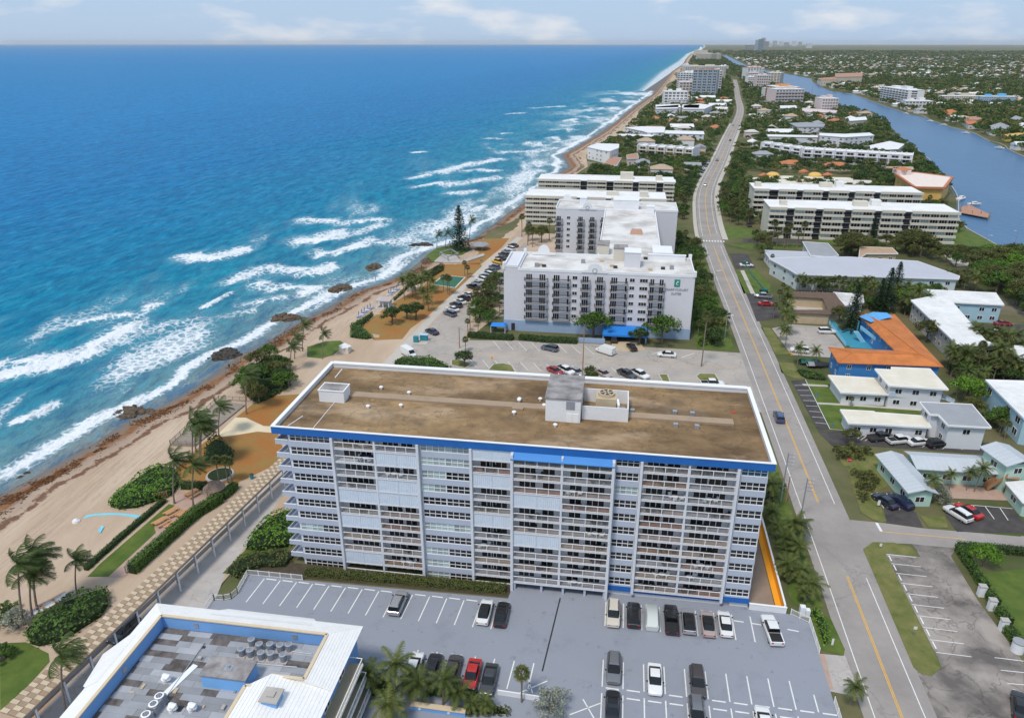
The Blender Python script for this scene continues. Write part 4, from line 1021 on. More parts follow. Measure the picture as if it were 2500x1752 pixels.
fence('picket_fence', [(-61.1,83),(-61.2,85.5),(-60.9,85.3),(-59.4,85.5),(-58.4,86),(-58,87.3),(-58.5,91.8),(-48.9,91.9)], 1.1, 'white picket fence curving round the ocean end of the blue parking deck', m_wtrim)
fence('picket_fence', [(29.7, 95.6), (32.1, 94.1)], 1.1, 'short white picket fence at the inland corner of the blue parking deck', m_wtrim, 1.8, .14)
fence('rail_fence', [(32.15, 94.0), (32.2, 87.8)], 1.1, 'white rail fence beside the round green bush at the deck edge', m_wtrim, 1.8, 0)
fence('rail_fence', [(32.2, 79.0), (32.2, 62)], 1.1, 'white rail fence along the deck south of the driveway opening', m_wtrim, 1.8, 0)
rw = thing('ramp_wall', 'white ramp wall with an orange painted inner face beside the tower', 'wall', (29, 108, 0))
MB().add([(28.6, 95.9, .1), (28.9, 95.9, .1), (28.9, 121, .1), (28.6, 121, .1), (28.6, 95.9, 1.6), (28.9, 95.9, 1.6), (28.9, 121, 1.9), (28.6, 121, 1.9)], [(4, 5, 6, 7), (0, 1, 5, 4), (1, 2, 6, 5), (2, 3, 7, 6), (3, 0, 4, 7)]).build('wall', m_white, rw)
MB().add([(28.6, 96.1, .1), (28.59, 120, .1), (28.59, 120, 1.86), (28.59, 96.1, 1.56), (27.7, 96.1, .11), (27.7, 120, .11)], [(0, 3, 2, 1), (4, 0, 1, 5)]).build('orange_band', m_orange, rw)
dw = thing('deck_wall', 'low white wall closing the deck beside the ramp', 'wall', (26.5, 95.7, 0)); MB().wall((23.4, 95.85), (29.0, 95.75), .25, .1, 1.2).build('wall', m_white, dw)
MB().wall((23.35, 95.85), (29.05, 95.75), .34, 1.2, 1.28).build('coping', m_wtrim, dw)
# ------------------------------------------------------------------ white hotel
ht = thing('hotel', 'white six-storey hotel with curved gables, black balcony rails and a green square sign', 'hotel', (-5, 222, 0))
HF = 2.42
m_hblue = M('hotel_blue_base', (.30, .40, .56), .8, .06, .3)
m_blk = M('black_iron', (.035, .033, .033), .6, .1, 3)
def parapet_box(mb, x0, y0, x1, y1, z0, z1, w=.35):
    mb.box(x0, y0, z0, x1, y0 + w, z1); mb.box(x0, y1 - w, z0, x1, y1, z1); mb.box(x0, y0 + w, z0, x0 + w, y1 - w, z1); mb.box(x1 - w, y0 + w, z0, x1, y1 - w, z1)
MB().box(-29.8, 212, 3.4, 22.2, 231, 19.3).build('wall', m_hotel, ht); MB().box(-29.9, 211.9, 0, 22.3, 231.1, 3.4).build('base_wall', m_hblue, ht)
MB().box(-6.8, 231, 0, 13.3, 303, 19.4).build('link_wall', m_hotel, ht)
MB().box(-27.0, 303, 0, 22.3, 320, 19.3).build('rear_wall', m_hotel, ht)
MB().box(-34.2, 212.2, 3.4, -29.8, 228, 20.2).build('tower_wall', m_hotel, ht); MB().box(-34.3, 212.1, 0, -29.9, 228.1, 3.4).build('base_wall', m_hblue, ht)
MB().box(-29.4, 212.4, 19.3, 21.8, 230.6, 19.45).build('roof', m_hroof, ht); MB().box(-6.4, 231.4, 19.4, 12.9, 303, 19.5).build('link_roof', m_hroof, ht); MB().box(-26.6, 303.4, 19.3, 21.9, 319.6, 19.42).build('rear_roof', m_hroof, ht)
b = MB(); parapet_box(b, -29.85, 211.9, 22.3, 231.1, 19.3, 20.1); parapet_box(b, -6.9, 231.1, 13.4, 303, 19.4, 19.9); parapet_box(b, -27.1, 302.9, 22.4, 320.1, 19.3, 20.1); parapet_box(b, -34.3, 212.1, -29.9, 228.1, 20.2, 20.9)
b.build('parapet', m_white, ht)
def gable(cx, y, w, h, z, stepped=True, name='gable'):
    n = 14; P = [(-w / 2 - 1.1, 0), (-w / 2 - 1.1, .5), (-w / 2 - .5, .6), (-w / 2, .85)]
    for i in range(n + 1):
        a = PI * (1 - i / n); P.append((w / 2 * .78 * math.cos(a), .85 + (h - .85) * math.sin(a)))
    P += [(w / 2, .85), (w / 2 + .5, .6), (w / 2 + 1.1, .5), (w / 2 + 1.1, 0)]
    vs = [(cx + p[0], y, z + p[1]) for p in P] + [(cx + p[0], y + .5, z + p[1]) for p in P]; k = len(P)
    g = MB().add(vs, [tuple(range(k - 1, -1, -1)), tuple(range(k, 2 * k))] + [(i, i + 1, k + i + 1, k + i) for i in range(k - 1)]).build(name, m_white, ht)
    return g
def ring(cx, y, z, r, parent, mat):
    b = MB(); n = 16
    for i in range(n):
        a0, a1 = 2 * PI * i / n, 2 * PI * (i + 1) / n
        q = [(cx + rr * math.cos(a), y, z + rr * math.sin(a)) for a in (a0, a1) for rr in (r, r * .72)]
        b.add([q[0], q[1], q[3], q[2]], [(0, 1, 2, 3)])
    return b.build('roundel', mat, parent)
g1 = gable(-6.9, 211.75, 5.5, 2.9, 19.6); ring(-6.9, 211.72, 20.2, .75, g1, m_grey)
gable(-24, 229.5, 5.0, 3.2, 19.6)
g2 = gable(-14.0, 302.7, 5.0, 3.0, 19.4); ring(-14, 302.66, 20.2, .8, g2, m_grey)
gable(-23.5, 318.6, 4.5, 2.9, 19.6)
for (x0, y0, x1, y1, h) in ((-34.6, 211.9, -33.9, 213, 1.6), (-30.2, 227.6, -29.4, 228.6, 1.9), (21.6, 211.7, 22.5, 213, 1.1), (21.5, 230.4, 22.5, 231.4, 1.2)): MB().box(x0, y0, 19.6, x1, y1, 20 + h).build('corner_pier', m_white, ht)
# roof-top blocks
for (x0, y0, x1, y1, h, m) in ((1.6, 219.5, 6.4, 225, 4.6, m_hotel), (-1.8, 226, 2.4, 231, 4.0, m_beige), (-7.2, 233, -3.4, 239, 3.2, m_beige), (9.0, 229.5, 20.5, 230.5, 1.6, m_white), (10.5, 231, 16.5, 240, 1.8, m_white), (-3.6, 303.5, 6.6, 311, 4.0, m_white), (-17.5, 308, -14.8, 311, 3.6, m_white), (9.8, 300, 12.8, 303, 2.4, m_white)):
    p_ = MB().box(x0, y0, 19.4, x1, y1, 19.4 + h).build('roof_block', m, ht); MB().box(x0 - .12, y0 - .12, 19.4 + h, x1 + .12, y1 + .12, 19.6 + h).build('cap', m_gr2 if m is m_beige else m_white, p_)
for i, q in enumerate([(-24.7,216.4),(-23.7,217.9),(-22.5,216.7),(-11,222.6),(-2.1,219.7),(-1,218.5),(5.4,220.9),(9.4,217.4),(13.2,219.3),(15.8,219.7),(-5.4,224.9),(8.2,229.9)]):
    MB().box(q[0] - .6, q[1] - .5, 19.45, q[0] + .6, q[1] + .5, 20.1 + .5 * (i % 3 == 0)).build('roof_unit', (m_grey, m_tan, m_dark)[i % 3], ht)
MB().add([(3.4, 262, 19.5), (7.8, 262, 19.5), (7.8, 266, 19.5), (3.4, 266, 19.5), (3.9, 262.6, 20.9), (7.3, 262.6, 20.9), (7.3, 265.4, 20.9), (3.9, 265.4, 20.9)], [(4, 5, 6, 7), (0, 1, 5, 4), (1, 2, 6, 5), (2, 3, 7, 6), (3, 0, 4, 7)]).build('skylight', M('terracotta_box', (.45, .27, .20), .8, .1, 1), ht)
MB().box(12.9, 262, 6, 13.5, 297, 19.2).build('blue_panel', M('deep_blue_panel', (.05, .16, .33), .7, .1, .4), ht)
# bays of windows and balconies
RAILS = {}
def hrail(w):
    if w not in RAILS:
        b = MB(); b.box(0, -1.1, -.12, w, 0, 0, 1); b.box(0, -1.1, .83, w, -1.02, .95); b.box(0, -1.1, .83, .08, 0, .95); b.box(w - .08, -1.1, .83, w, 0, .95); b.box(0, -1.1, .02, w, -1.04, .14)
        n = int(w / .17)
        for i in range(n + 1): x = w * i / n; b.box(x - .035 if i else 0, -1.09, 0, x + .035, -1.05, .85)
        for s_ in (0, w - .04):
            for j in range(6): b.box(s_, -1.0 + .17 * j, 0, s_ + .05, -.95 + .17 * j, .85)
        RAILS[w] = b.mesh('balcony', [m_blk, m_hotel])
    return RAILS[w]
def hbay(parent, x, y, w, z, doors):
    bl = obj('balcony', hrail(w), parent, local(parent, (x, y, z)))
    for ox, nc in doors: window(bl, (x + ox, y - .02, z + .05), .62 * nc, 1.85, nc, 1, 0, m_glass, m_hotel, .13, False, 'french_door', .06)
for k in range(6):
    z = 4.4 + HF * k
    for x, w, d in ((-27.8, 7.0, ((.4, 3), (4.4, 3))), (-19.3, 5.3, ((.2, 3), (4.3, 1))), (-10.9, 2.8, ((.4, 3),)), (-6.6, 2.8, ((.4, 3),)), (-2.2, 5.1, ((.2, 3), (4.3, 1))), (9.1, 4.6, ((.3, 2), (3.0, 2)))): hbay(ht, x, 212, w, z, d)
    for x, w in ((-13.4, 1.4), (3.5, 1.4), (6.4, 2.3)): window(ht, (x, 212, z + .75), w, 1.1, 2 if w < 2 else 3, 1, 0, m_glassw if w > 2 else m_glass, m_hotel, .08)
    hbay(ht, -35.6, 213.6, 3.4, z, ((1.8, 2),))
    for x in (-27, -18.0, -13.2, -8.6): hbay(ht, x, 303, 2.9, z - 2 + (0 if k else 0), ((.35, 3),))
    window(ht, (-22.3, 303, z - 1.2), 1.3, 1.1, 2, 1, 0, m_glass, m_hotel, .08)
MB().box(-31.9, 212.0, .1, -30.8, 212.12, 2.4).build('door', m_blk, ht)
# entrance canopy in blue cloth and the arch behind it
MB().add([(-3.6, 211.9, 3.6), (9.4, 211.9, 3.6), (9.4, 206.4, 2.5), (-3.6, 206.4, 2.5), (-3.6, 206.4, 1.9), (9.4, 206.4, 1.9), (-3.6, 211.9, 2.9), (9.4, 211.9, 2.9)], [(0, 3, 2, 1), (3, 4, 5, 2), (0, 6, 4, 3), (1, 2, 5, 7), (4, 6, 7, 5)]).build('entrance_canopy', M('canopy_blue', (.02, .20, .62), .7, .08, .4), ht)
for x in (-3.4, .2, 9.2): MB().box(x - .2, 206.6, 0, x + .2, 207.0, 2.2).build('canopy_post', m_hblue, ht)
MB().box(-3.4, 211.6, 0, 9.2, 211.88, 2.8).build('entrance_glass', m_glass, ht)
MB().box(-10.6, 205.0, 0, -2.8, 205.3, 1.5).build('forecourt_wall', m_hblue, ht)
# sign: green plate with a white spiral mark, name below it in dark letters
def text(s, size, loc, mat, parent=None, rot=(PI / 2, 0, 0), ext=.06, name='lettering', align='CENTER'):
    cu = bpy.data.curves.new(name, 'FONT'); cu.body = s; cu.size = size; cu.extrude = ext; cu.align_x = align; cu.resolution_u = 2
    o = bpy.data.objects.new(name, cu); COL.objects.link(o); dg = bpy.context.evaluated_depsgraph_get()
    me = bpy.data.meshes.new_from_object(o.evaluated_get(dg)); bpy.data.objects.remove(o); bpy.data.curves.remove(cu)
    me.materials.clear(); me.materials.append(mat)
    o = obj(name, me, parent, local(parent, loc) if parent else loc); o.rotation_euler = rot; return o
sg = MB().box(16.4, 211.86, 16.45, 18.05, 211.99, 18.6).build('sign_plate', M('sign_green', (.01, .24, .17), .5, .05, 1), ht)
text('c', 1.9, (17.2, 211.84, 17.0), m_wtrim, sg); MB().box(17.05, 211.82, 17.95, 17.75, 211.85, 18.1).build('sign_bar', m_wtrim, sg)
text('MARRYCOURT', .98, (17.25, 211.93, 15.2), m_grey, ht); text('SUITES', .98, (17.2, 211.93, 13.95), m_grey, ht)

# ------------------------------------------------------------------ beige slab blocks
def slab(label, x0, x1, y0, y1, z, nf, recess, parapets, left_lean=0):
    t = thing('slab_apartment_block', label, 'building', ((x0 + x1) / 2, (y0 + y1) / 2, 0)); fh = (z - .9) / nf
    MB().box(x0 + .4, y0 + 1.4, 0, x1 - .4, y1, z - .3).build('wall', m_beige, t)
    MB().box(x0, y0 + .2, z - .3, x1, y1 + .3, z).build('roof', m_broof, t)
    MB().box(x0 + 8, y1 - 3, z, x1 - 24, y1 - 2.4, z + .6).build('roof_kerb', m_broof, t)
    for rx, ry, w, d, h, m in parapets: MB().box(rx, ry, z, rx + w, ry + d, z + h).build('roof_house', m, t)
    edges = [x0] + [e for r in recess for e in r] + [x1]; bays = [(edges[i], edges[i + 1]) for i in range(0, len(edges), 2)]
    for a, c in bays:
        MB().box(a, y0, z - .95, c, y0 + 1.4, z + .18).build('fascia', m_beige, t)
        for k in range(nf):
            zb = .1 + fh * k
            MB().box(a, y0, zb, c, y0 + 1.4, zb + 1.0).build('spandrel', m_beige, t)
            n = max(1, int((c - a - .8) / 3.4))
            for i in range(n):
                w = (c - a - .8) / n - .5
                window(t, (a + .6 + i * (w + .5), y0 + 1.38, zb + 1.0), w, fh - 1.1, 3, 1, 0, m_glass if (i * 7 + k * 3) % 4 else m_curt, m_wtrim, .12, False, 'window', .06)
    for a, c in recess:
        for k in range(nf):
            MB().box(a + .1, y0 + .9, .1 + fh * k + fh - .25, c - .1, y0 + 1.38, .1 + fh * k + fh).build('landing', m_grey, t)
            MB().box(a + .1, y0 + .9, .1 + fh * k + .3, c - .1, y0 + .94, .1 + fh * k + 1.1).build('landing_rail', m_dark, t)
        MB().box(a + .05, y0 + 1.34, 0, c - .05, y0 + 1.395, z - .4).build('stair_glass', m_glass, t)
    # end walls
    for k in range(nf):
        for yy in range(3, int(y1 - y0) - 2, 4): window(t, (x1 - .4, y0 + yy, 1.1 + fh * k), 2.2, fh - 1.2, 2, 1, PI / 2)
    return t
pr = [(1.4, 6, 3, 3.5, 2.0, m_beige), (34, 8, 6, 4, 2.2, m_beige), (42, 10, 4, 4, 2.6, m_broof)]
def shift(pr, x, y): return [(x + a, y + b_, c, d, e, f) for a, b_, c, d, e, f in pr]
slab('long beige five-storey block with white roof beside the canal lawn', 66, 146.5, 346, 365.5, 14, 5, [(73.6, 76.9), (86, 89.2), (98.4, 101.5), (111, 114), (123.6, 126.6)], shift(pr, 70, 346))
slab('beige five-storey block with white roof behind the canal lawn block', 66, 147, 392.5, 411, 14, 5, [(73.6, 78), (87, 90), (99.5, 102.5), (112, 115), (124, 127)], shift(pr, 66, 394))
slab('beige block with white roof standing directly behind the white hotel', -47, 20.6, 357, 376, 14, 6, [(-22, -19.5), (-8, -5.5), (6, 8.5)], [(8, 362, 4, 4, 2.4, m_beige), (-8, 364, 6, 3, 1.6, m_beige)])
slab('beige oceanfront block with white roof farther along from the white hotel', -46.5, 27, 405, 423, 14, 6, [(-23, -19.6), (-9, -5.4), (5, 8), (17.5, 21)], [(-2, 412, 7, 5, 3.4, m_beige), (17, 410, 3.4, 3, 2.4, m_beige)])
FOOT = []     # ground already taken, used when trees and houses are scattered
# ------------------------------------------------------------------ generic flat-roofed house from its roof outline
def ccw(poly):
    a = sum(poly[i][0] * poly[(i + 1) % len(poly)][1] - poly[(i + 1) % len(poly)][0] * poly[i][1] for i in range(len(poly)))
    return poly if a > 0 else poly[::-1]
def inset(poly, d):
    poly = ccw(poly); n = len(poly); out = []
    for i in range(n):
        p0, p1, p2 = Vector(poly[i - 1]), Vector(poly[i]), Vector(poly[(i + 1) % n])
        d1 = (p1 - p0).normalized(); d2 = (p2 - p1).normalized(); n1 = Vector((-d1.y, d1.x)); n2 = Vector((-d2.y, d2.x))
        k = n1 + n2; k = k / max(.35, k.length_squared / 2) ; out.append((p1.x + k.x * d, p1.y + k.y * d))
    return out
def wall_windows(t, poly, zs, w=1.5, h=1.2, gap=3.2, glass=None, seed=1, skip=.15, maxn=14, cols=2):
    rr = random.Random(seed); poly = ccw(poly); n = len(poly)
    for i in range(n):
        p, q = poly[i], poly[(i + 1) % n]; dx, dy = q[0] - p[0], q[1] - p[1]; L = math.hypot(dx, dy)
        # outward normal of a counter-clockwise outline; skip faces turned away from the open side
        nx, ny = dy / L, -dx / L
        if L < 2.4 or ny > .55: continue
        k = min(maxn, int(L / gap)); rz = math.atan2(dy, dx)
        for j in range(k):
            for z in zs:
                if rr.random() < skip: continue
                s = (j + .5) / k * L - w / 2
                window(t, (p[0] + dx / L * s, p[1] + dy / L * s, z), w, h, cols, 1, rz, glass or m_glass, m_wtrim, .08, False, 'window', .08)
def house(label, roof, z, wall, rmat, over=.6, zs=(1.0,), name='house', cat='house', group=None, seed=1, w=1.5, h=1.2, gap=3.2, lip=.12, thick=.25, win=True, skip=.15, cols=2):
    cx = sum(p[0] for p in roof) / len(roof); cy = sum(p[1] for p in roof) / len(roof)
    t = thing(name, label, cat, (cx, cy, 0), 0, group); body = inset(roof, over); FOOT.append(roof)
    MB().prism(body, 0, z - thick).build('wall', wall, t)
    r = MB().prism(roof, z - thick, z).build('roof', rmat, t)
    if lip:
        R_ = ccw(roof); b = MB()
        for i in range(len(R_)): b.wall(R_[i], R_[(i + 1) % len(R_)], .18, z - thick - .04, z + lip)
        b.build('roof_edge', m_wtrim, r)
    if win: wall_windows(t, body, zs, w, h, gap, None, seed, skip, cols=cols)
    return t
m_crm = M('cream_roof', (.66, .60, .48), .85, .06, .25, c2=(.74, .70, .62))
m_groof = M('grey_roof', (.30, .31, .33), .85, .1, .3); m_mroof = M('metal_roof', (.48, .51, .54), .5, .05, .4)
m_mint = M('mint_stucco', (.42, .60, .51), .75, .05, .4); m_hwall = M('house_white', (.66, .68, .72), .75, .05, .4); m_lblue = M('light_blue_stucco', (.36, .53, .63), .75, .06, .3)
m_tile_o = M('orange_roof_tile', (.50, .165, .045), .8, .22, .35, fine=5, bump=.5); m_bluew = M('azure_stucco', (.05, .22, .52), .75, .08, .3); m_turq = M('turquoise_paint', (.05, .27, .38), .6, .08, .6)
m_brown = M('brown_shingle', (.13, .085, .06), .9, .2, .8)
h1 = house('low cream-roofed white cottage beside a two-storey house with a blue balcony rail', [(55,183.2),(67.4,183.1),(67.1,173.4),(55.6,173)], 3.4, m_hwall, m_crm, .7, (1.1,), seed=3)
h2 = house('two-storey cream-roofed white house with a long pale blue balcony rail', [(65.7,182.5),(69.7,182.5),(70.1,184.2),(79.5,184.6),(79.4,172.3),(66.1,172.6)], 6.2, m_hwall, m_crm, .8, (1.0, 3.9), seed=5)
_b = [(66.9,173.2),(79.4,174.4),(81,171.5)]
bl_ = MB().prism([_b[0], _b[1], _b[2], (_b[2][0], _b[2][1] + 2), (_b[0][0], _b[0][1] + 2)], 2.9, 3.05).build('balcony', m_white, h2)
for p, q in zip(_b[:-1], _b[1:]):
    L = math.hypot(q[0] - p[0], q[1] - p[1]); n = int(L / .9); r = MB(); r.wall(p, q, .08, 3.95, 4.05); r.wall(p, q, .03, 3.2, 3.8)
    for i in range(n + 1): c = on(p, q, i / n); r.box(c[0] - .05, c[1] - .05, 3.0, c[0] + .05, c[1] + .05, 4.0)
    r.build('balcony_railing', M('pale_blue_rail', (.50, .62, .76), .6, .05, 1), bl_)
house('long low cream-roofed white bungalow in front of four parked cars', [(53.1,163.3),(60.6,163.5),(60.7,163),(71.3,162.8),(70.9,157.1),(60.8,157),(53.2,156.5)], 3.4, m_hwall, m_crm, .6, (1.1,), seed=7, gap=2.8)
house('grey-roofed two-storey white house next to the long low bungalow', [(70.4,164.6),(81.8,165.1),(81.3,153.8),(72.5,153.5),(72.3,158.4),(70.5,158.4)], 6.0, m_hwall, m_groof, .7, (1.1, 3.7), seed=9, gap=4)
h5 = house('light blue two-storey apartment house with white flat roof and patched stains', [(90.2,178.8),(103.3,179.8),(92.8,157.3),(89.8,158.5)], 6.5, m_lblue, m_roofw, .3, (1.1, 4.0), seed=11, w=2.0, h=1.6, gap=4)
h6 = house('white flat-roofed two-storey motel wing running back from the road', [(93.4,241.5),(101.5,246.8),(105.8,241.3),(101.8,207),(104.9,204),(93,203)], 6.2, M('taupe_stucco', (.42, .40, .38), .8, .06, .4), m_roofw, .6, (1.0, 3.8), seed=13)
h7 = house('white flat-roofed motel wing with pale blue walls in front of big spreading trees', [(102.4,253.8),(123.6,253.4),(120.7,240.6),(105.6,241),(101.9,244.1)], 6.3, m_lblue, m_roofw, .5, (1.0, 3.8), seed=15)
house('white flat roof house half hidden behind palms', [(107.7,209.2),(114.1,209.1),(107.5,194.6),(105.9,200.7)], 4.5, m_hwall, m_roofw, .5, (1.2,), seed=17)
# mint motel: low gabled wings with metal roofs
mm = thing('mint_motel', 'mint green motel with grey metal roofs and a timber stair', 'motel', (68.9,145) + (0,))
def gable_roof(t, p, q, w0, w1, ze, zr, mat, wallmat, zs=None, name='roof'):
    """ridge p-q, eaves w0 / w1 to its sides"""
    d = Vector((q[0] - p[0], q[1] - p[1])).normalized(); n = Vector((-d.y, d.x))
    A = [(p[0] + n.x * w0, p[1] + n.y * w0), (q[0] + n.x * w0, q[1] + n.y * w0), (q[0] - n.x * w1, q[1] - n.y * w1), (p[0] - n.x * w1, p[1] - n.y * w1)]
    FOOT.append(A); body = inset(A, .7); MB().prism(body, 0, ze - .12).build('wall', wallmat, t)
    b = MB(); b.add([p + (zr,), q + (zr,), A[1] + (ze,), A[0] + (ze,), A[2] + (ze,), A[3] + (ze,)] + [p + (zr - .18,), q + (zr - .18,), A[1] + (ze - .18,), A[0] + (ze - .18,), A[2] + (ze - .18,), A[3] + (ze - .18,)],
                    [(3, 2, 1, 0), (0, 1, 4, 5), (9, 6, 7, 8), (11, 10, 7, 6), (3, 9, 8, 2), (5, 4, 10, 11), (0, 3, 9, 6), (0, 6, 11, 5), (1, 7, 8, 2), (1, 4, 10, 7)])
    r = b.build(name, mat, t)
    # standing seams
    L = math.hypot(q[0] - p[0], q[1] - p[1]); k = int(L / 1.1); s = MB()
    for i in range(k + 1):
        f = i / k; a = on(p, q, f); e0 = on(A[0], A[1], f); e1 = on(A[3], A[2], f)
        for e in (e0, e1):
            dx, dy = d.x * .03, d.y * .03
            s.add([(a[0] - dx, a[1] - dy, zr + .05), (a[0] + dx, a[1] + dy, zr + .05), (e[0] + dx, e[1] + dy, ze + .05), (e[0] - dx, e[1] - dy, ze + .05)], [(0, 1, 2, 3)])
    s.build('roof_seam', m_mroof, r)
    if zs: wall_windows(t, body, zs, 1.7, 1.2, 3.4, None, 3, .2)
    return body
gable_roof(mm, (61.5,142.4), (78.1,142.8), 3.0, 4.2, 3.4, 4.2, m_mroof, m_mint, (1.0,))
gable_roof(mm, (58.2,143.5), (60.1,129.1), 2.6, 3.2, 3.4, 4.25, m_mroof, m_mint, (1.0,))
mm2 = thing('mint_house', 'two-storey mint green house with grey roof above the timber stair', 'house', (86.3,151.8) + (0,))
gable_roof(mm2, (78.2,144.8), (80.2,137.3), 3.2, 3.4, 6.4, 7.4, m_mroof, m_mint, (1.2, 4.2))
mm3 = thing('mint_bungalow', 'low mint green bungalow with white roof at the edge of the pink courtyard', 'house', (80.4,135.9) + (0,))
MB().prism(inset([(77.3,136.4),(81.5,137.6),(79.9,127.5),(77.3,129.2)], .4), 0, 2.8).build('wall', m_mint, mm3); MB().prism([(77.3,136.4),(81.5,137.6),(79.9,127.5),(77.3,129.2)], 2.8, 3.0).build('roof', m_roofw, mm3)
wall_windows(mm3, inset([(77.3,136.4),(81.5,137.6),(79.9,127.5),(77.3,129.2)], .4), (1.0,), 2.0, 1.1, 3.4)
st = thing('timber_stair', 'brown timber stair climbing to the two-storey mint house', 'stairs', (77.2,139.2) + (0,))
_p, _q = (75.1,138.2), (78.1,138.2)
for i in range(14):
    a, c = on(_p, _q, i / 14), on(_p, _q, (i + 1) / 14); MB().wall((a[0], a[1] - .8), (a[0], a[1] + .8), .34, 3.4 * i / 14, 3.4 * i / 14 + .08).build('tread', m_wood, st)
for s_ in (-.85, .85): MB().add([(_p[0], _p[1] + s_, 0), (_q[0], _q[1] + s_, 3.4), (_q[0], _q[1] + s_, 4.4), (_p[0], _p[1] + s_, 1.0), (_p[0], _p[1] + s_ + .08, 0), (_q[0], _q[1] + s_ + .08, 3.4), (_q[0], _q[1] + s_ + .08, 4.4), (_p[0], _p[1] + s_ + .08, 1.0)], [(0, 1, 2, 3), (7, 6, 5, 4), (3, 2, 6, 7)]).build('stair_side', m_wood, st)
MB().box(_q[0] - .2, _q[1] - 1, 3.25, _q[0] + 2.2, _q[1] + 1.2, 3.4).build('landing', m_wood, st)
for dx in (.1, 2.0): MB().box(_q[0] + dx, _q[1] - .9, 0, _q[0] + dx + .14, _q[1] - .76, 3.25).build('stair_post', m_wood, st)
# orange-roofed azure motel, two hipped wings in an L
om = thing('orange_roof_motel', 'azure blue motel with a bright orange hipped tile roof in an L', 'motel', (78.8,215.5) + (0,))
OE = [(73.2,227.3),(84.4,227.8),(83.9,187.6),(57.8,186.3),(57.9,197),(75,197.2)]
OR = [(75.4,219.5),(79.3,191.6),(62.1,190.6)]
ob, oc, of, og, oh, oi = OE
FOOT.append(OE); MB().prism(inset(OE, .7), 0, 5.6).build('wall', m_bluew, om)
z5, z7 = 5.8, 7.2
b = MB(); V = [p + (z5,) for p in OE] + [p + (z7,) for p in OR]
b.add(V, [(0, 6, 1), (1, 6, 7, 2), (2, 7, 8, 3), (3, 8, 4), (4, 8, 7, 5), (5, 7, 6, 0)]); 
b.add([(p[0], p[1], z5 - .2) for p in OE] + [p + (z5,) for p in OE], [(i, (i + 1) % 6, 6 + (i + 1) % 6, 6 + i) for i in range(6)] + [(0, 1, 2, 3, 4, 5)])
rf = b.build('roof', m_tile_o, om)
b = MB()
for p, q in ((6, 7), (7, 8), (6, 1), (7, 2), (8, 3), (8, 4), (7, 5), (6, 0)):
    b.tube([(V[p][0], V[p][1], V[p][2] + .04), (V[q][0], V[q][1], V[q][2] + .04)], .12, 5)
b.build('ridge_cap', m_tile_o, rf)
_ta = [(72.7,223.1),(77.1,225.6),(81.1,225),(81.4,220.9),(74.1,216.3)]
MB().add([(p[0], p[1], z) for p, z in zip(_ta, (6.2, 6.75, 7.15, 7.3, 6.9))] + [((_ta[2][0] + _ta[0][0]) / 2, (_ta[2][1] + _ta[0][1]) / 2, 7.5)], [(0, 1, 5), (1, 2, 5), (2, 3, 5), (3, 4, 5), (4, 0, 5)]).build('tarpaulin', M('blue_tarpaulin', (.10, .36, .70), .6, .1, .8), rf)
wall_windows(om, inset(OE, .7), (1.2, 3.8), 1.0, 1.2, 4.5, None, 5, .35)
# outdoor stair and walkways in turquoise
b = MB(); p0, p1 = (77.9,204.9), (75,221.6); b.wall((p0[0] - 1, p0[1]), (p1[0] - 1, p1[1]), 1.6, 2.7, 2.9); b.wall((p0[0] - 1.8, p0[1]), (p1[0] - 1.8, p1[1]), .1, 2.9, 3.9); b.build('walkway', M('turquoise_light', (.30, .62, .80), .6, .05, .6), om)
q0, q1 = (73.4,218), (71.2,219.1)
b = MB()
for i in range(12):
    a = on(q0, q1, i / 12); b.box(a[0] - .7, a[1] - .3, 2.9 * i / 12, a[0] + .7, a[1] + .3, 2.9 * i / 12 + .15)
b.build('outdoor_stair', M('turquoise_light', (.30, .62, .80), .6, .05, .6), om)
for q in [(72.7,222.3),(74.9,222),(78.5,226.6)]: MB().box(q[0] - .15, q[1] - .15, 0, q[0] + .15, q[1] + .15, 5).build('post', m_turq, om)
flat('pool_terrace', [(67.9,225),(73.2,230.5),(75.8,218.3),(77,212.1),(68.6,212.4)], .07, m_turq)
flat('pool_terrace', [(67,236.4),(69.6,237.4),(69.7,215.2),(67.3,213.3)], .075, m_turq)
fence('picket_fence', [(67.3,237.1),(67,229.6),(67.3,213.3)], 1.2, 'turquoise picket fence between the motel forecourt and pool terrace', M('turquoise_light', (.30, .62, .80), .6, .05, .6), 2.2, .2)
# long grey-roofed motel and its neighbours
h9 = house('very long two-storey grey membrane-roofed building behind a row of palms', [(56.9,287.3),(65.1,290.1),(87.6,294.2),(112.1,291.7),(120,273.1),(118.2,269.2),(63.3,266.9),(61.7,272.9)], 6.0, M('pale_aqua_wall', (.56, .64, .67), .8, .05, .3), M('grey_membrane', (.44, .45, .50), .8, .05, .15), .6, (1.0, 3.6), seed=19, gap=5)
house('dark flat-roofed block with a raised rim beside the tan roof house', [(76.7,322.8),(86.6,321.3),(86.3,301.8),(82.6,299.2),(75.1,300.1)], 4.5, m_hwall, m_groof, .4, (1.2,), seed=21)
house('low pale grey-roofed building next to the long membrane roof', [(58.4,307.7),(84.5,307.4),(83.4,300.2),(58.8,295.3)], 4.0, m_hwall, M('pale_grey_roof', (.42, .44, .48), .85, .06, .2), .4, (1.2,), seed=23)
house('small tan-roofed house under the lawn of the canal block', [(99.1,319.5),(111.8,319.6),(111.2,310.1),(98.6,308.2),(93.2,299.3)], 4.0, m_tan, M('tan_roof', (.42, .28, .18), .85, .1, .4), .5, (1.2,), seed=25)
cm = thing('unfinished_motel', 'brown-shingled motel being rebuilt round an open timber-framed court', 'motel', (66.8,253.2) + (0,))
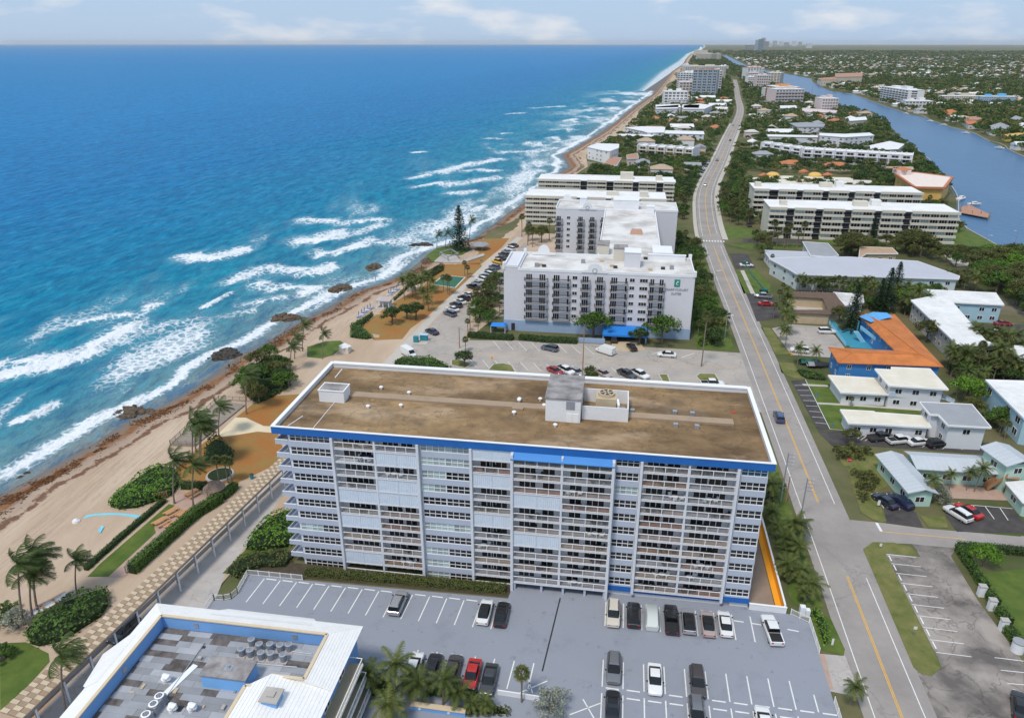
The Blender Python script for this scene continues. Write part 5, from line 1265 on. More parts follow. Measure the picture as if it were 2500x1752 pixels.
U = [(57.4,254.1),(73.6,254.7),(73.3,239.2),(66.8,231.4),(55.4,230.9),(55.8,233.9),(67,235.6),(68.1,247.6),(56.5,248.1)]
FOOT.append(U); MB().prism(inset(U, .5), 0, 3.3).build('wall', m_tan, cm); MB().prism(U, 3.3, 3.6).build('roof', m_brown, cm)
for i, q in enumerate([(64.2,255.7),(66.2,256.8),(68.4,256.4),(70.2,256.6),(69.8,250.8),(70.5,248.1)]): MB().box(q[0] - .1, q[1] - .1, 0, q[0] + .1, q[1] + .1, 3.3).build('stud', m_wood, cm)
for i, q in enumerate([(60.1,237.3),(63.3,237.7),(66.5,238.2)]): window(cm, (q[0] - .8, q[1] - .5, .6), 1.6, 1.9, 2, 1)
flat('building_floor', [(59.3,250.7),(69.8,250.8),(70.1,246.4),(58.6,244.7)], .07, m_pave)
house('white debris-strewn flat roof behind the unfinished brown motel', [(73.4,255.6),(82.8,254.8),(80.8,245.9),(73.8,241.5)], 3.4, m_hwall, m_hroof, .4, (1.2,), seed=27)
# ------------------------------------------------------------------ buildings farther along the island and beyond the canal
def rect(x0, y0, x1, y1): return [(x0, y0), (x1, y0), (x1, y1), (x0, y1)]
FOOT += [rect(-53, 94, 30, 122), rect(-36, 203, 24, 322), rect(64, 340, 150, 368), rect(64, 388, 150, 413), rect(-50, 352, 24, 378), rect(-50, 402, 30, 425), rect(-80, 130, 37, 205)]
m_pinkw = M('pale_pink_stucco', (.62, .52, .50), .8, .05, .2); m_terra = M('terracotta_roof', (.46, .17, .08), .85, .15, .6); m_terra2 = M('faded_terracotta', (.40, .22, .15), .85, .15, .6)
m_ochre = M('ochre_stucco', (.66, .42, .12), .8, .08, .5); m_farw = M('far_white', (.70, .70, .70), .8, .05, .2); m_farb = M('far_beige', (.55, .49, .40), .8, .06, .2); m_skyb = M('bright_sky_blue', (.12, .42, .75), .8, .05, .2)
m_oran = M('orange_stucco', (.60, .30, .12), .8, .08, .3)
def tower(label, p, q, depth, h, nf, wall, glass, cols, name='apartment_tower', cat='building', bal=None, cap=None, slabw=.25, win=.62):
    dx, dy = q[0] - p[0], q[1] - p[1]; W = math.hypot(dx, dy); rz = math.atan2(dy, dx)
    t = thing(name, label, cat, (p[0], p[1], 0), rz); fh = h / nf
    def part(mb, n, m): return obj(n, mb.mesh(n, m), t)
    part(MB().box(0, 0, 0, W, depth, h), 'wall', wall); part(MB().box(-.3, -.3, h, W + .3, depth + .3, h + .5), 'roof', cap or m_farw)
    pw = W / cols * .7; ph = fh * win
    for k in range(nf):
        z = fh * k + fh * .22
        for c in range(cols):
            w_ = obj('window', m_frame(pw, ph, 2, 1, m_farw, .25, .2), t, (W * (c + .15) / cols, 0, z)); obj('pane', m_pane(pw, ph, glass), w_, (0, -.06, 0))
        if bal: part(MB().box(-.2, -1.3, fh * k - .1, W + .2, -.25, fh * k + slabw), 'balcony', bal)
        n2 = max(1, int(depth / (W / cols)))
        for s_, X in ((1, W),):
            for c in range(min(n2, 5)): o = obj('window', m_frame(pw, ph, 2, 1, m_farw, .25, .2), t, (X, depth * (c + .2) / n2, z), PI / 2); obj('pane', m_pane(pw, ph, glass), o, (0, -.06, 0))
    for i, (a, c, d) in enumerate(((.2, .35, 2.5), (.55, .75, 3.5))): part(MB().box(W * a, depth * .3, h + .5, W * c, depth * .7, h + .5 + d), 'roof_house', wall)
    c_, s_ = math.cos(rz), math.sin(rz)
    FOOT.append([(p[0], p[1]), (q[0], q[1]), (q[0] - s_ * depth, q[1] + c_ * depth), (p[0] - s_ * depth, p[1] + c_ * depth)])
    return t
tower('blue glass curtain-wall tower with a construction crew lift on the ocean side', (102.3,1326), (140.6,1319), 40, 41.6, 10, m_grey, m_gteal, 5, 'glass_tower', win=.8, cap=m_terra2)
tower('white balconied tower standing left of the blue glass tower', (87.9,1506), (117.4,1480), 38, 32.0, 9, m_farw, m_glass, 6, bal=m_farw)
tower('white balconied tower close behind the blue glass tower', (153.8,1452), (163.3,1453), 40, 36.5, 9, m_farw, m_glass, 2, bal=m_farw)
tower('wide beige slab tower behind the blue glass tower', (129,1920), (224.5,1934), 40, 31.4, 14, m_farb, m_glass, 18)
tower('white and red-topped tower beside the narrow canal reach', (282,1985), (315.7,1990), 45, 27.3, 9, m_farw, m_gteal, 5, cap=m_terra)
tower('beige tower with a white tower house by the canal bend', (284,1709), (308.3,1700), 40, 25.4, 9, m_farb, m_glass, 4)
tower('stepped pink and glass building with orange end by the marina', (210,1173), (251.2,1185), 30, 20.8, 5, m_pinkw, m_gteal, 9, bal=m_pinkw)
tower('orange balconied end block by the marina', (208.5,1255), (215.5,1205), 34, 22.3, 6, m_oran, m_glass, 3, bal=m_oran)
tower('white stepped apartment block on the far canal bank', (381.5,1270), (388.5,1170), 22, 21.1, 7, m_farw, m_glass, 9, bal=m_farw)
tower('long beige four-storey block beyond the canal', (458.8,1235), (510.7,1237), 16, 10.3, 4, m_farb, m_glass, 16)
tower('long sky blue four-storey block beyond the canal', (508.5,1230), (557.7,1231), 16, 10.4, 4, m_skyb, m_glass, 16)
tower('low white modern house block with stilts on the far canal bank', (367.8,1111), (402.2,1111), 18, 10.8, 3, m_farw, m_glass, 8)
tower('beige domed resort block far along the shore', (339.4,4319), (411.7,4249), 60, 32.0, 6, m_farb, m_glass, 12)
tower('slim beige resort tower far along the shore', (445.6,4335), (472.5,4339), 50, 31.5, 8, m_farb, m_glass, 4)
rt_ = random.Random(3)
for i in range(16):
    y = 1050 + 105 * i + rt_.uniform(-30, 30); a, c = float(shoreX(y)) + 30, float(bankL(y)) - 45; x = a + (c - a) * rt_.choice([.05, .1, .62, .8, .95]); w = rt_.uniform(18, 34)
    if abs(x + w / 2 - float(np.interp(y, [p[1] for p in RCS], [p[0] for p in RCS]))) < w / 2 + 12: x += 45
    t = tower('pale mid-rise block among trees far along the island', (x, y), (x + w, y + 3), rt_.uniform(16, 26), rt_.uniform(10, 26), 5, rt_.choice([m_farw, m_farb, m_pinkw]), m_glass, 6); t['group'] = 'mid-rise blocks far along the island'
dm = thing('domed_tower', 'distant resort tower with a lantern dome beside the shore', 'tower', (460.3,5483) + (0,))
_h = 39.8; MB().box(dm.location[0] - 40, dm.location[1], 0, dm.location[0] + 45, dm.location[1] + 60, _h).build('wall', m_farb, dm)
MB().tube([(dm.location[0], dm.location[1] + 20, _h), (dm.location[0], dm.location[1] + 20, _h + 9), (dm.location[0], dm.location[1] + 20, _h + 14), (dm.location[0], dm.location[1] + 20, _h + 24)], [11, 10, 6, 1], 12).build('dome', m_farw, dm)
# far skyline
rk = random.Random(12)
for i, (x, w, yt, nf) in enumerate(((560, 55, 128, 8), (618, 22, 96, 14), (636, 26, 92, 14), (655, 22, 70, 22), (668, 30, 105, 12), (705, 16, 112, 8), (730, 22, 98, 10), (770, 20, 106, 8), (800, 26, 112, 7), (850, 22, 104, 8), (890, 18, 108, 8), (940, 30, 118, 6), (1090, 26, 94, 6))):
    p = {560: (1286,9415), 618: (1337,9057), 636: (1268,8396), 655: (2170,14084), 668: (1690,10778), 705: (3321,20347), 730: (5283,31500), 770: (4861,27744), 800: (3392,18744), 850: (4718,24821), 890: (5496,27839), 940: (3132,15128), 1090: (168085,719189)}[x]
    hh = {560: 64.1, 618: 116.4, 636: 119.8, 655: 200.2, 668: 105.6, 705: 101.3, 730: 190.0, 770: 137.8, 800: 99.8, 850: 140.6, 890: 128.0, 940: 80.3, 1090: 400.0}[x]
    hh = min(hh, 168); D_ = math.hypot(*p); W = w * .392 * D_ / 1800
    t = thing('skyline_tower', ('pale high-rise in the hazy skyline cluster inland of the far shore' if nf < 14 else 'tallest slim blue-grey high-rise of the far skyline' if nf > 20 else 'twin blue-grey high-rise beside the tallest tower of the far skyline'), 'tower', (p[0], p[1], 0), 0, 'far skyline towers' if nf < 14 else ('tall pair of the far skyline' if nf == 14 else None))
    m = m_steel if nf >= 14 else (m_farw if i % 2 else m_farb)
    MB().box(p[0], p[1], 0, p[0] + W, p[1] + W * .6, hh).build('wall', m, t)
    for k in range(nf):
        z = hh * (k + .3) / nf; MB().box(p[0] - 1, p[1] - 1.5, z, p[0] + W + 1, p[1] + W * .6, z + hh / nf * .35).build('window_band', m_curt if i % 2 else m_gteal, t)

# townhouses
def town(label, p, q, n, depth, h, wall, fin, lean=0):
    dx, dy = q[0] - p[0], q[1] - p[1]; W = math.hypot(dx, dy); rz = math.atan2(dy, dx); u = W / n
    t = thing('townhouse_row', label, 'townhouses', (p[0], p[1], 0), rz)
    obj('wall', MB().box(0, 1.2, 0, W, depth, h).mesh('wall', wall), t); obj('roof', MB().box(-.2, 1.0, h, W + .2, depth, h + .3).mesh('roof', m_farw), t)
    fm = MB().add([(-.25, -1.2 - lean, 0), (.25, -1.2 - lean, 0), (.25, depth, 0), (-.25, depth, 0), (-.25, -1.2, h + .9), (.25, -1.2, h + .9), (.25, depth, h + .9), (-.25, depth, h + .9), (-.25, 3, h + 1.8), (.25, 3, h + 1.8)], [(0, 1, 5, 4), (1, 2, 6, 9, 5), (2, 3, 7, 6), (3, 0, 4, 8, 7), (4, 5, 9, 8), (8, 9, 6, 7)]).mesh('party_fin', fin)
    for i in range(n + 1): obj('party_fin', fm, t, (u * i, 0, 0))
    for i in range(n):
        for k in range(3):
            z = h * k / 3
            w_ = obj('window', m_frame(u * .62, h / 3 * .62, 2, 1, m_farw, .15, .1), t, (u * (i + .19), 1.18, z + .5)); obj('pane', m_pane(u * .62, h / 3 * .62, m_glass), w_, (0, -.05, 0))
            obj('balcony', MB().box(u * i + .3, -.6, z - .1, u * (i + 1) - .3, 1.15, z + .12).mesh('balcony', wall), t)
        obj('chimney', MB().box(u * (i + .35), depth * .4, h + .3, u * (i + .35) + 1.2, depth * .4 + 1.2, h + 1.5).mesh('chimney', m_farw), t)
    FOOT.append([p, q, (q[0] - dy / W * depth, q[1] + dx / W * depth), (p[0] - dy / W * depth, p[1] + dx / W * depth)])
    return t
town('white three-storey townhouse row with curved party fins facing the canal side', (132,599.2), (202.1,574.6), 10, 14, 8.5, m_hotel, m_farw, 1.5)
town('white townhouse row with broad fins behind a green garden', (109.2,641.4), (133.1,609.3), 4, 12, 7.5, m_hotel, m_farw, .5)
town('cream three-storey townhouse row with square roof terraces near the beach', (9.4,602.1), (50.2,584.2), 6, 15, 8.5, m_farb, m_farw, 0)
house('white cubic three-storey beach house above the seaweed point', [(-29.1,585.5),(-23,608.6),(-5.3,606.7),(-5.2,583.8),(-11.3,563.5),(-16.6,567.7)], 9, m_farw, m_farw, .3, (1.2, 4.2, 7), name='beach_house', seed=31, w=1.4, gap=5, skip=.3)
house('terracotta-roofed low villa beside the white cubic beach house', [(-15.4,531.2),(-11.2,569.7),(-2.6,567.7),(-5.4,528.6)], 4, m_pinkw, m_terra2, .5, (1.2,), name='villa', seed=33)
house('terracotta-roofed villa with a square court in the island garden', [(0.9,576.1),(9.3,587.3),(9.7,558.6),(1.4,555)], 5, m_pinkw, m_terra2, .4, (1.2,), name='villa', seed=34)
for i, (roof, z, lab) in enumerate((
        ([(-2.5,764.9),(15,777.8),(37.6,774.3),(34.7,724.2),(19.2,721.8),(14.4,734.9)], 6, 'long pale flat-roofed building just inland of the sandy shore'),
        ([(36.3,743.7),(71.7,741.1),(70.2,714.7),(34.4,716.7)], 6, 'curved white-roofed terrace next to the dark parking court'),
        ([(-7.4,725.4),(26.7,723),(25.5,708.4),(-6.8,710.8)], 4, 'low long white-roofed wing below the pale shore building'),
        ([(35.6,1005),(65.4,1039),(60.9,980.1),(33.5,969.2)], 8, 'white office-like block with a row of windows beyond the palms'),
        ([(71.8,1032),(93.9,1067),(108.5,1038),(93.1,978.1),(67.1,974.2)], 8, 'stepped white block beside the winding road'),
        ([(59,1152),(87.8,1166),(81.2,1124),(56.3,1120)], 9, 'white flat-roofed hotel wing below the glass tower'),
        ([(168.9,712.9),(189.3,708.1),(213.8,721.7),(211.9,699.8),(182.7,681.5),(165,692.8)], 9, 'long white three-storey building with a green lawn in front'),
        ([(128.1,732),(171.7,730.5),(169.5,715.4),(126,715.7)], 5, 'low white-roofed strip building across from the long white one'),
        ([(166,832.2),(186.8,846),(200.7,827),(192.4,798.5),(166.7,794.6)], 6, 'grey barrel-roofed hall among trees'),
        ([(200.6,670.7),(226.5,704.8),(232.1,683.8),(216.4,649.2),(192.4,638)], 4, 'white modernist villa with overlapping roof slabs at the canal'),
        ([(201.6,1087),(224,1095),(217.2,1052),(194.8,1044)], 5, 'white warehouse roof near the marina'),
        ([(223.6,1052),(258.6,1018),(248,980.5),(211.6,992.9)], 5, 'pinkish flat-roofed row by the marina quay'),
        ([(236,879),(259,897.4),(249.9,859.6),(228,842.6)], 8, 'beige house with balconies on the canal point'),
        ([(353.6,825),(387.1,874.6),(377,826.1),(358.7,796.6),(347,800.5)], 6, 'dark hip-roofed white house on the far canal bank'),
        ([(381.7,1024),(402.8,1046),(390.9,989.6),(368.6,961)], 6, 'orange-roofed villa with a pink wing on the far bank'),
        ([(368.8,929.3),(394.7,948.7),(382.3,901.6),(360.9,898.4)], 6, 'brown-roofed villa behind the far seawall'),
        ([(359.2,895),(380.5,912.5),(367.2,862.4),(349.9,859.8)], 5, 'orange-hipped house with white walls on the far bank'),
        ([(343.7,770.4),(375.1,796.3),(357.8,757.4),(339.1,749.7)], 4, 'ochre-roofed low house at the far seawall'),
        ([(412.3,913.4),(440.6,963.6),(434.2,931.5),(419,900)], 6, 'yellow house with grey roof inland of the far seawall'),
        ([(404.5,1797),(470.9,1892),(426.6,1722),(393.6,1717)], 12, 'brick-red roofed low wing of the canal-side complex'),
        ([(483.3,1976),(562.5,2040),(495.3,1791),(431,1757)], 16, 'brick-red roofed main block of the canal-side complex'),
        ([(35.1,1035),(67.2,1054),(66,1000),(34.8,987.7)], 8, 'white low beach hotel roof among palms'),
        ([(70.9,1046),(92.4,1044),(87,990.5),(66.6,992.4)], 8, 'white flat roof next to the beach hotel among palms'))):
    rm = {13: m_groof, 14: m_tile_o, 15: m_terra2, 16: m_tile_o, 17: m_ochre, 18: m_groof, 19: m_terra2, 20: m_terra2, 8: m_groof, 11: m_pinkw}.get(i, m_farw)
    w_ = {12: m_farb, 13: m_farw, 17: m_ochre, 18: m_ochre, 14: m_pinkw, 19: m_farb, 20: m_farb}.get(i, m_hotel)
    t = house(lab, roof, z, w_, rm, .5, (1.0,) if z < 6 else (1.0, 3.8) if z < 9 else (1.0, 3.8, 6.4), name='low_building', cat='building', seed=40 + i, w=2.0, gap=5, lip=0)
# villa cluster with yellow domes, and the big ochre villa on the canal
vl = thing('domed_villa', 'white walled villa with two yellow dome canopies behind the beige blocks', 'villa', (111.1,506.5) + (0,))
MB().prism([(80.2,490.4),(101.2,501.3),(143.3,499.8),(137.2,479.3),(94.6,472.9),(78.7,477.7)], 0, 4).build('wall', m_crm, vl); FOOT.append([(85.8,535.2),(107.5,532.8),(153.7,534.1),(145,504),(99.4,497.2),(81.2,497)])
for q in ((94.1,499.3), (120.6,502.2)):
    MB().tube([(q[0], q[1], 3.9), (q[0], q[1], 5.2), (q[0], q[1], 6.2), (q[0], q[1], 6.6)], [4.2, 3.9, 2.4, .3], 14).build('dome', m_ochre, vl)
for q in [(116.1,515.2),(128.4,503.4),(87.5,494.6)]: MB().tube([(q[0], q[1], 3.9), (q[0], q[1], 5), (q[0], q[1], 6.5)], [3.4, 3.4, .2], 4).build('hip_roof', m_terra, vl)
ov = thing('ochre_villa', 'large ochre villa with a white terrace roof and terracotta edges at the canal', 'villa', (183,488.3) + (0,))
OV = [(161.2,480.3),(174.5,487.3),(190.3,472.4),(172.2,434.5),(157.1,434.3)]
MB().prism(inset(OV, .6), 0, 9.6).build('wall', m_ochre, ov); MB().prism(OV, 9.6, 10).build('terrace_roof', M('terrace_white', (.72, .62, .55), .85, .08, .3), ov); FOOT.append(OV)
b = MB(); O_ = ccw(OV)
for i in range(len(O_)): b.wall(O_[i], O_[(i + 1) % len(O_)], 1.4, 9.2, 10.3)
b.build('tile_edge', m_terra, ov); wall_windows(ov, inset(OV, .6), (1.5, 5.5), 1.6, 2, 5, None, 7, .2)
q = (164.7,480.6); MB().box(q[0] - 4, q[1] - 4, 9.9, q[0] + 4, q[1] + 4, 12.5).build('tower_room', m_pinkw, ov); MB().tube([(q[0], q[1], 12.5), (q[0], q[1], 14)], [6, .3], 4).build('tower_roof', m_terra, ov)

# ------------------------------------------------------------------ inland suburb: houses among trees
def blocked(x, y, m=0):
    for P in FOOT:
        xs = [p[0] for p in P]; yy = [p[1] for p in P]
        if not (min(xs) - m < x < max(xs) + m and min(yy) - m < y < max(yy) + m): continue
        c = False; n = len(P)
        for i in range(n):
            (x1, y1), (x2, y2) = P[i], P[(i + 1) % n]
            if (y1 > y) != (y2 > y) and x < (x2 - x1) * (y - y1) / (y2 - y1) + x1: c = not c
        if c: return True
        if m and any((p[0] - x) ** 2 + (p[1] - y) ** 2 < m * m for p in P): return True
        if m:
            for i in range(n):
                a, b_ = P[i], P[(i + 1) % n]; L2 = (b_[0] - a[0]) ** 2 + (b_[1] - a[1]) ** 2 or 1; t = max(0, min(1, ((x - a[0]) * (b_[0] - a[0]) + (y - a[1]) * (b_[1] - a[1])) / L2))
                if (a[0] + t * (b_[0] - a[0]) - x) ** 2 + (a[1] + t * (b_[1] - a[1]) - y) ** 2 < m * m: return True
    return False
_rcx = np.array([p[0] for p in RCS]); _rcy = np.array([p[1] for p in RCS])
def road_d(x, y): return abs(x - float(np.interp(y, _rcy, _rcx)))
def house_meshes(rm, wm, L, W, h, hip):
    zr = h + W * .22
    wall = MB().box(-L / 2 + .5, -W / 2 + .5, 0, L / 2 - .5, W / 2 - .5, h)
    e = L / 2 - (W / 2 if hip else 0)
    r = MB().add([(-L / 2, -W / 2, h), (L / 2, -W / 2, h), (L / 2, W / 2, h), (-L / 2, W / 2, h), (-e, 0, zr), (e, 0, zr)], [(0, 1, 5, 4), (2, 3, 4, 5), (1, 2, 5), (3, 0, 4), (3, 2, 1, 0)])
    return wall, r
RT = [('white', m_farw), ('grey', m_groof), ('terracotta', m_terra), ('tan', M('tan_shingle', (.42, .31, .22), .85, .15, .8)), ('pale', M('pale_shingle', (.55, .52, .48), .85, .1, .8))]
HV = []
for i in range(10):
    nm, rm = RT[(0, 2, 4, 1, 3, 4, 0, 2, 1, 3)[i]]; L, W, h = ((16, 9, 3), (14, 10, 3.2), (20, 9, 3), (15, 10, 4.5), (18, 8, 3), (13, 9, 5.5), (24, 12, 4), (17, 11, 3), (12, 9, 3), (15, 12, 6))[i]
    wl, rf_ = house_meshes(rm, m_farw, L, W, h, i % 2); HV.append((nm, wl.mesh('wall', (m_farw, m_farb, m_pinkw)[i % 3]), rf_.mesh('roof', rm), wl, rf_))
WORDS = {'white': 'white-roofed', 'grey': 'grey-roofed', 'terracotta': 'terracotta-roofed', 'tan': 'tan-roofed', 'pale': 'pale shingle-roofed'}
rh = random.Random(77); HPOS = []; tries = 0
while len(HPOS) < 1700 and tries < 30000:
    tries += 1
    y = 640 * (9.5 ** rh.random()); 
    x = bankR(y) + 14 + rh.random() * (y * .62 + 120 if y < 4000 else y * .5)
    if x > y * .56 + 60: continue
    if any(abs(x - a) < 17 + y * .004 and abs(y - b_) < 20 + y * .009 for a, b_, _ in HPOS[-260:]): continue
    if fbm(np.array([x * .004]), np.array([y * .003]), 8)[0] < .47: continue
    if blocked(x, y, 12): continue
    HPOS.append((x, y, rh.choice([0, .1, PI / 2, PI / 2 + .1, .05])))
# a few on the island itself
for _ in range(900):
    y = rh.uniform(440, 1300); x0 = shoreX(y) + 38; x1 = bankL(y) - 16
    x = rh.uniform(x0, x1)
    if road_d(x, y) < 16 or blocked(x, y, 13) or any(abs(x - a) < 22 and abs(y - b_) < 24 for a, b_, _ in HPOS): continue
    if rh.random() < .42: HPOS.append((x, y, rh.choice([0, .1, PI / 2])))
HPOS.sort(key=lambda p: p[1])
stuffv, = ([],)
SM = {}
for i, (x, y, rz) in enumerate(HPOS):
    v = rh.randrange(10); nm, wm_, rm_, wl, rf_ = HV[v]
    if i < 300:
        isl = x < bankL(y)
        t = thing('suburb_house', 'small %s house among trees %s' % (WORDS[nm], 'on the island between road and water' if isl else 'inland beyond the canal'), 'house', (x, y, 0), rz, '%s houses %s' % (WORDS[nm], 'on the island' if isl else 'beyond the canal'))
        obj('wall', wm_, t); obj('roof', rm_, t); FOOT.append([(x - 7, y - 6), (x + 7, y - 6), (x + 7, y + 6), (x - 7, y + 6)])
    else:
        c, s = math.cos(rz), math.sin(rz)
        for k, mbx in (('w', wl), (nm, rf_)):
            d = SM.setdefault(k, MB()); d.add([(x + a * c - b_ * s, y + a * s + b_ * c, z) for a, b_, z in mbx.v], mbx.f)
for k, d in SM.items():
    o = d.build('distant_houses', m_farw if k == 'w' else dict(RT)[k]); o['kind'] = 'stuff'
# ------------------------------------------------------------------ plants
rv = random.Random(21)
class LB:
    """leaf faces with a tone each"""
    def __init__(s): s.v = []; s.f = []; s.t = []
    def quad(s, a, b, c, d, tone):
        k = len(s.v); s.v += [a, b, c, d]; s.f.append((k, k + 1, k + 2, k + 3)); s.t += [tone] * 4
    def tri(s, a, b, c, tone):
        k = len(s.v); s.v += [a, b, c]; s.f.append((k, k + 1, k + 2)); s.t += [tone] * 3
    def leaf(s, p, n, size, tone, r=rv):
        n = Vector(n) + Vector((r.uniform(-.7, .7), r.uniform(-.7, .7), r.uniform(-.5, .7))); n.normalize()
        u = n.orthogonal().normalized(); w = n.cross(u); a = r.uniform(0, 6.28); u, w = u * math.cos(a) + w * math.sin(a), w * math.cos(a) - u * math.sin(a)
        p = Vector(p); L = size * r.uniform(.7, 1.3); W = L * .55
        s.quad(tuple(p - u * L / 2), tuple(p - w * W / 2 + n * .06 * L), tuple(p + u * L / 2), tuple(p + w * W / 2 - n * .05 * L), tone)
    def mesh(s, name, mat):
        me = bpy.data.meshes.new(name); me.from_pydata(s.v, [], s.f); at = me.attributes.new('tone', 'FLOAT', 'POINT'); at.data.foreach_set('value', s.t); me.materials.append(mat); me.update(); return me
def frond(lb, base, az, el, L, droop, wind, n=15, wid=.55, tone=.5):
    p = Vector(base); d = Vector((math.cos(az) * math.cos(el), math.sin(az) * math.cos(el), math.sin(el))); st = L / n
    w = Vector(wind)
    for i in range(n):
        t = i / n
        d = (d + Vector((0, 0, -droop / n * (.5 + t))) + w * (1.6 / n)).normalized()
        q = p + d * st
        side = d.cross(Vector((0, 0, 1)))
        if side.length < .1: side = Vector((-math.sin(az), math.cos(az), 0))
        side.normalize(); up = side.cross(d)
        ll = L * wid * (math.sin(PI * min(1, .12 + t * .88)) ** .6) * .62
        tn = min(1, max(0, tone + rv.uniform(-.15, .15)))
        lb.quad(tuple(p - side * .05), tuple(p + side * .05), tuple(q + side * .04), tuple(q - side * .04), tn)
        for s_ in (-1, 1):
            tip = p + side * s_ * ll * .8 + d * ll * .55 - Vector((0, 0, 1)) * ll * (.22 + .25 * rv.random()) + w * ll * .5
            lb.tri(tuple(p), tuple(p + d * st * .95), tuple(tip), min(1, max(0, tn + rv.uniform(-.2, .2))))
        p = q
def coconut(seed, h, wind=(0, 0, 0), n=20, L=3.0, lean=(.6, .2), mat=None):
    global rv; rv = random.Random(seed); tr = MB(); K = 8
    pts = [(lean[0] * (i / K) ** 1.6, lean[1] * (i / K) ** 1.4, h * i / K) for i in range(K + 1)]
    tr.tube(pts, [.24] + [.17 - .06 * i / K for i in range(1, K + 1)], 7); lb = LB(); top = pts[-1]
    for i in range(n):
        az = 2.4 * i + rv.uniform(-.2, .2); ring_ = i / n
        el = 1.15 - 1.75 * ring_ + rv.uniform(-.12, .12)
        frond(lb, top, az, el, L * rv.uniform(.85, 1.12), .9 + .5 * rv.random(), wind, tone=.9 if i > n - 4 and rv.random() < .6 else rv.uniform(.2, .62))
    return tr.mesh('trunk', m_trunk), lb.mesh('crown', mat or m_palm)
def sabal(seed, h, n=34, r=1.5):
    global rv; rv = random.Random(seed); tr = MB(); K = 5
    tr.tube([(.06 * math.sin(i), .06 * math.cos(i * 2), h * i / K) for i in range(K + 1)], [.22] + [.16] * K, 7); lb = LB(); top = Vector((.06, 0, h))
    for i in range(n):
        az = 2.4 * i; el = 1.35 - 2.1 * i / n; d = Vector((math.cos(az) * math.cos(el), math.sin(az) * math.cos(el), math.sin(el)))
        c = top + d * r * .55; side = d.cross(Vector((0, 0, 1))); side = side.normalized() if side.length > .05 else Vector((1, 0, 0)); up = side.cross(d)
        tn = .95 if i > n - 6 else rv.uniform(.15, .65)
        lb.tri(tuple(top), tuple(c + side * .04), tuple(c - side * .04), tn)
        for k in range(7):
            a = (k - 3) * .38; e = d * math.cos(a) + side * math.sin(a); tip = c + e * r * .62 - Vector((0, 0, r * (.16 + .08 * abs(k - 3)))); pr = e.cross(up).normalized() * .14
            lb.tri(tuple(c + pr), tuple(c - pr), tuple(tip), min(1, max(0, tn + rv.uniform(-.15, .15))))
    return tr.mesh('trunk', m_trunk), lb.mesh('crown', m_sabal)
def broadleaf(seed, h, rx, rz_, clumps, per, size, mat, trunk_h=None):
    global rv; rv = random.Random(seed); th = trunk_h or h - rz_ * 1.5; tr = MB(); lb = LB()
    tr.tube([(0, 0, 0), (.1, .05, th * .6), (.15, .1, th * 1.1)], [.32, .24, .18], 7)
    cz = h - rz_
    for i in range(clumps):
        a = 2.4 * i + rv.uniform(-.3, .3); f = math.sqrt((i + .5) / clumps); rr = rx * f * rv.uniform(.55, .98)
        z = cz + rz_ * (1 - f * f) * .62 - rz_ * .25 * rv.random() * f + rv.uniform(-.12, .12) * rz_; c = Vector((rr * math.cos(a), rr * math.sin(a), z)); cr = rx * rv.uniform(.16, .36)
        if i % 2 == 0: tr.tube([(.15, .1, th * .9), tuple((c + Vector((.1, .1, th))) * .5), tuple(c)], [.14, .09, .04], 5)
        base = rv.uniform(.05, .8)
        for j in range(per):
            u = rv.uniform(-1, 1); b = rv.uniform(0, 6.283); k = math.sqrt(1 - u * u); n = Vector((k * math.cos(b), k * math.sin(b), u)); 
            rad = cr * rv.uniform(.5, 1.2)
            lb.leaf(c + Vector((n.x * rad, n.y * rad, n.z * rad * .72)), n, size, min(1, max(0, base + rv.uniform(-.25, .25))), rv)
    return tr.mesh('trunk', m_bark), lb.mesh('crown', mat)
def conifer(seed, h, r):
    global rv; rv = random.Random(seed); tr = MB(); tr.tube([(0, 0, 0), (0, 0, h * .98)], [.3, .05], 6); lb = LB()
    for i in range(30):
        t = i / 30; z = h * (.08 + .9 * t); rr = r * (1 - t) ** .8 + .25
        for k in range(9):
            a = 2 * PI * k / 9 + i * .7
            for j in range(7):
                f = (j + 1) / 7; p = Vector((math.cos(a) * rr * f, math.sin(a) * rr * f, z - .25 * f * rr * .5 + rv.uniform(-.15, .15))); lb.leaf(p, (0, 0, 1), .85 * (1 - .5 * t), rv.uniform(.1, .8), rv)
    return tr.mesh('trunk', m_bark), lb.mesh('crown', m_conif)
WIND = (.85, .25, 0)
P_WIND = [coconut(i, h, WIND, 20, 3.3, (1.4, .5), m_palmd) for i, h in enumerate((9, 8, 10))]
P_CALM = [coconut(10 + i, h, (.1, .05, 0), 22, 3.3, (.5, .3)) for i, h in enumerate((6.5, 8, 7))]
P_LOW = [coconut(20 + i, h, (.1, .05, 0), 20, 2.9, (.3, .2)) for i, h in enumerate((4.0, 5.4, 3.6))]
P_SAB = [sabal(30 + i, h) for i, h in enumerate((7, 5.5, 8.5))]
P_TALL = [sabal(40 + i, h, 30, 1.4) for i, h in enumerate((13, 15))]
T_BRD = [broadleaf(50, 7, 4.2, 2.6, 20, 95, .50, m_leaf), broadleaf(51, 6, 3.6, 2.4, 18, 90, .48, m_leafd), broadleaf(52, 8, 4.4, 3.0, 22, 90, .52, m_leafo), broadleaf(53, 6.5, 4.8, 2.2, 22, 90, .5, m_leaflt)]
T_LOW = [broadleaf(60, 7, 4.4, 2.8, 14, 26, .95, m_leaf), broadleaf(61, 8, 4.6, 3.2, 14, 26, 1.0, m_leafd), broadleaf(62, 7, 4.2, 2.8, 14, 24, .95, m_leafo)]
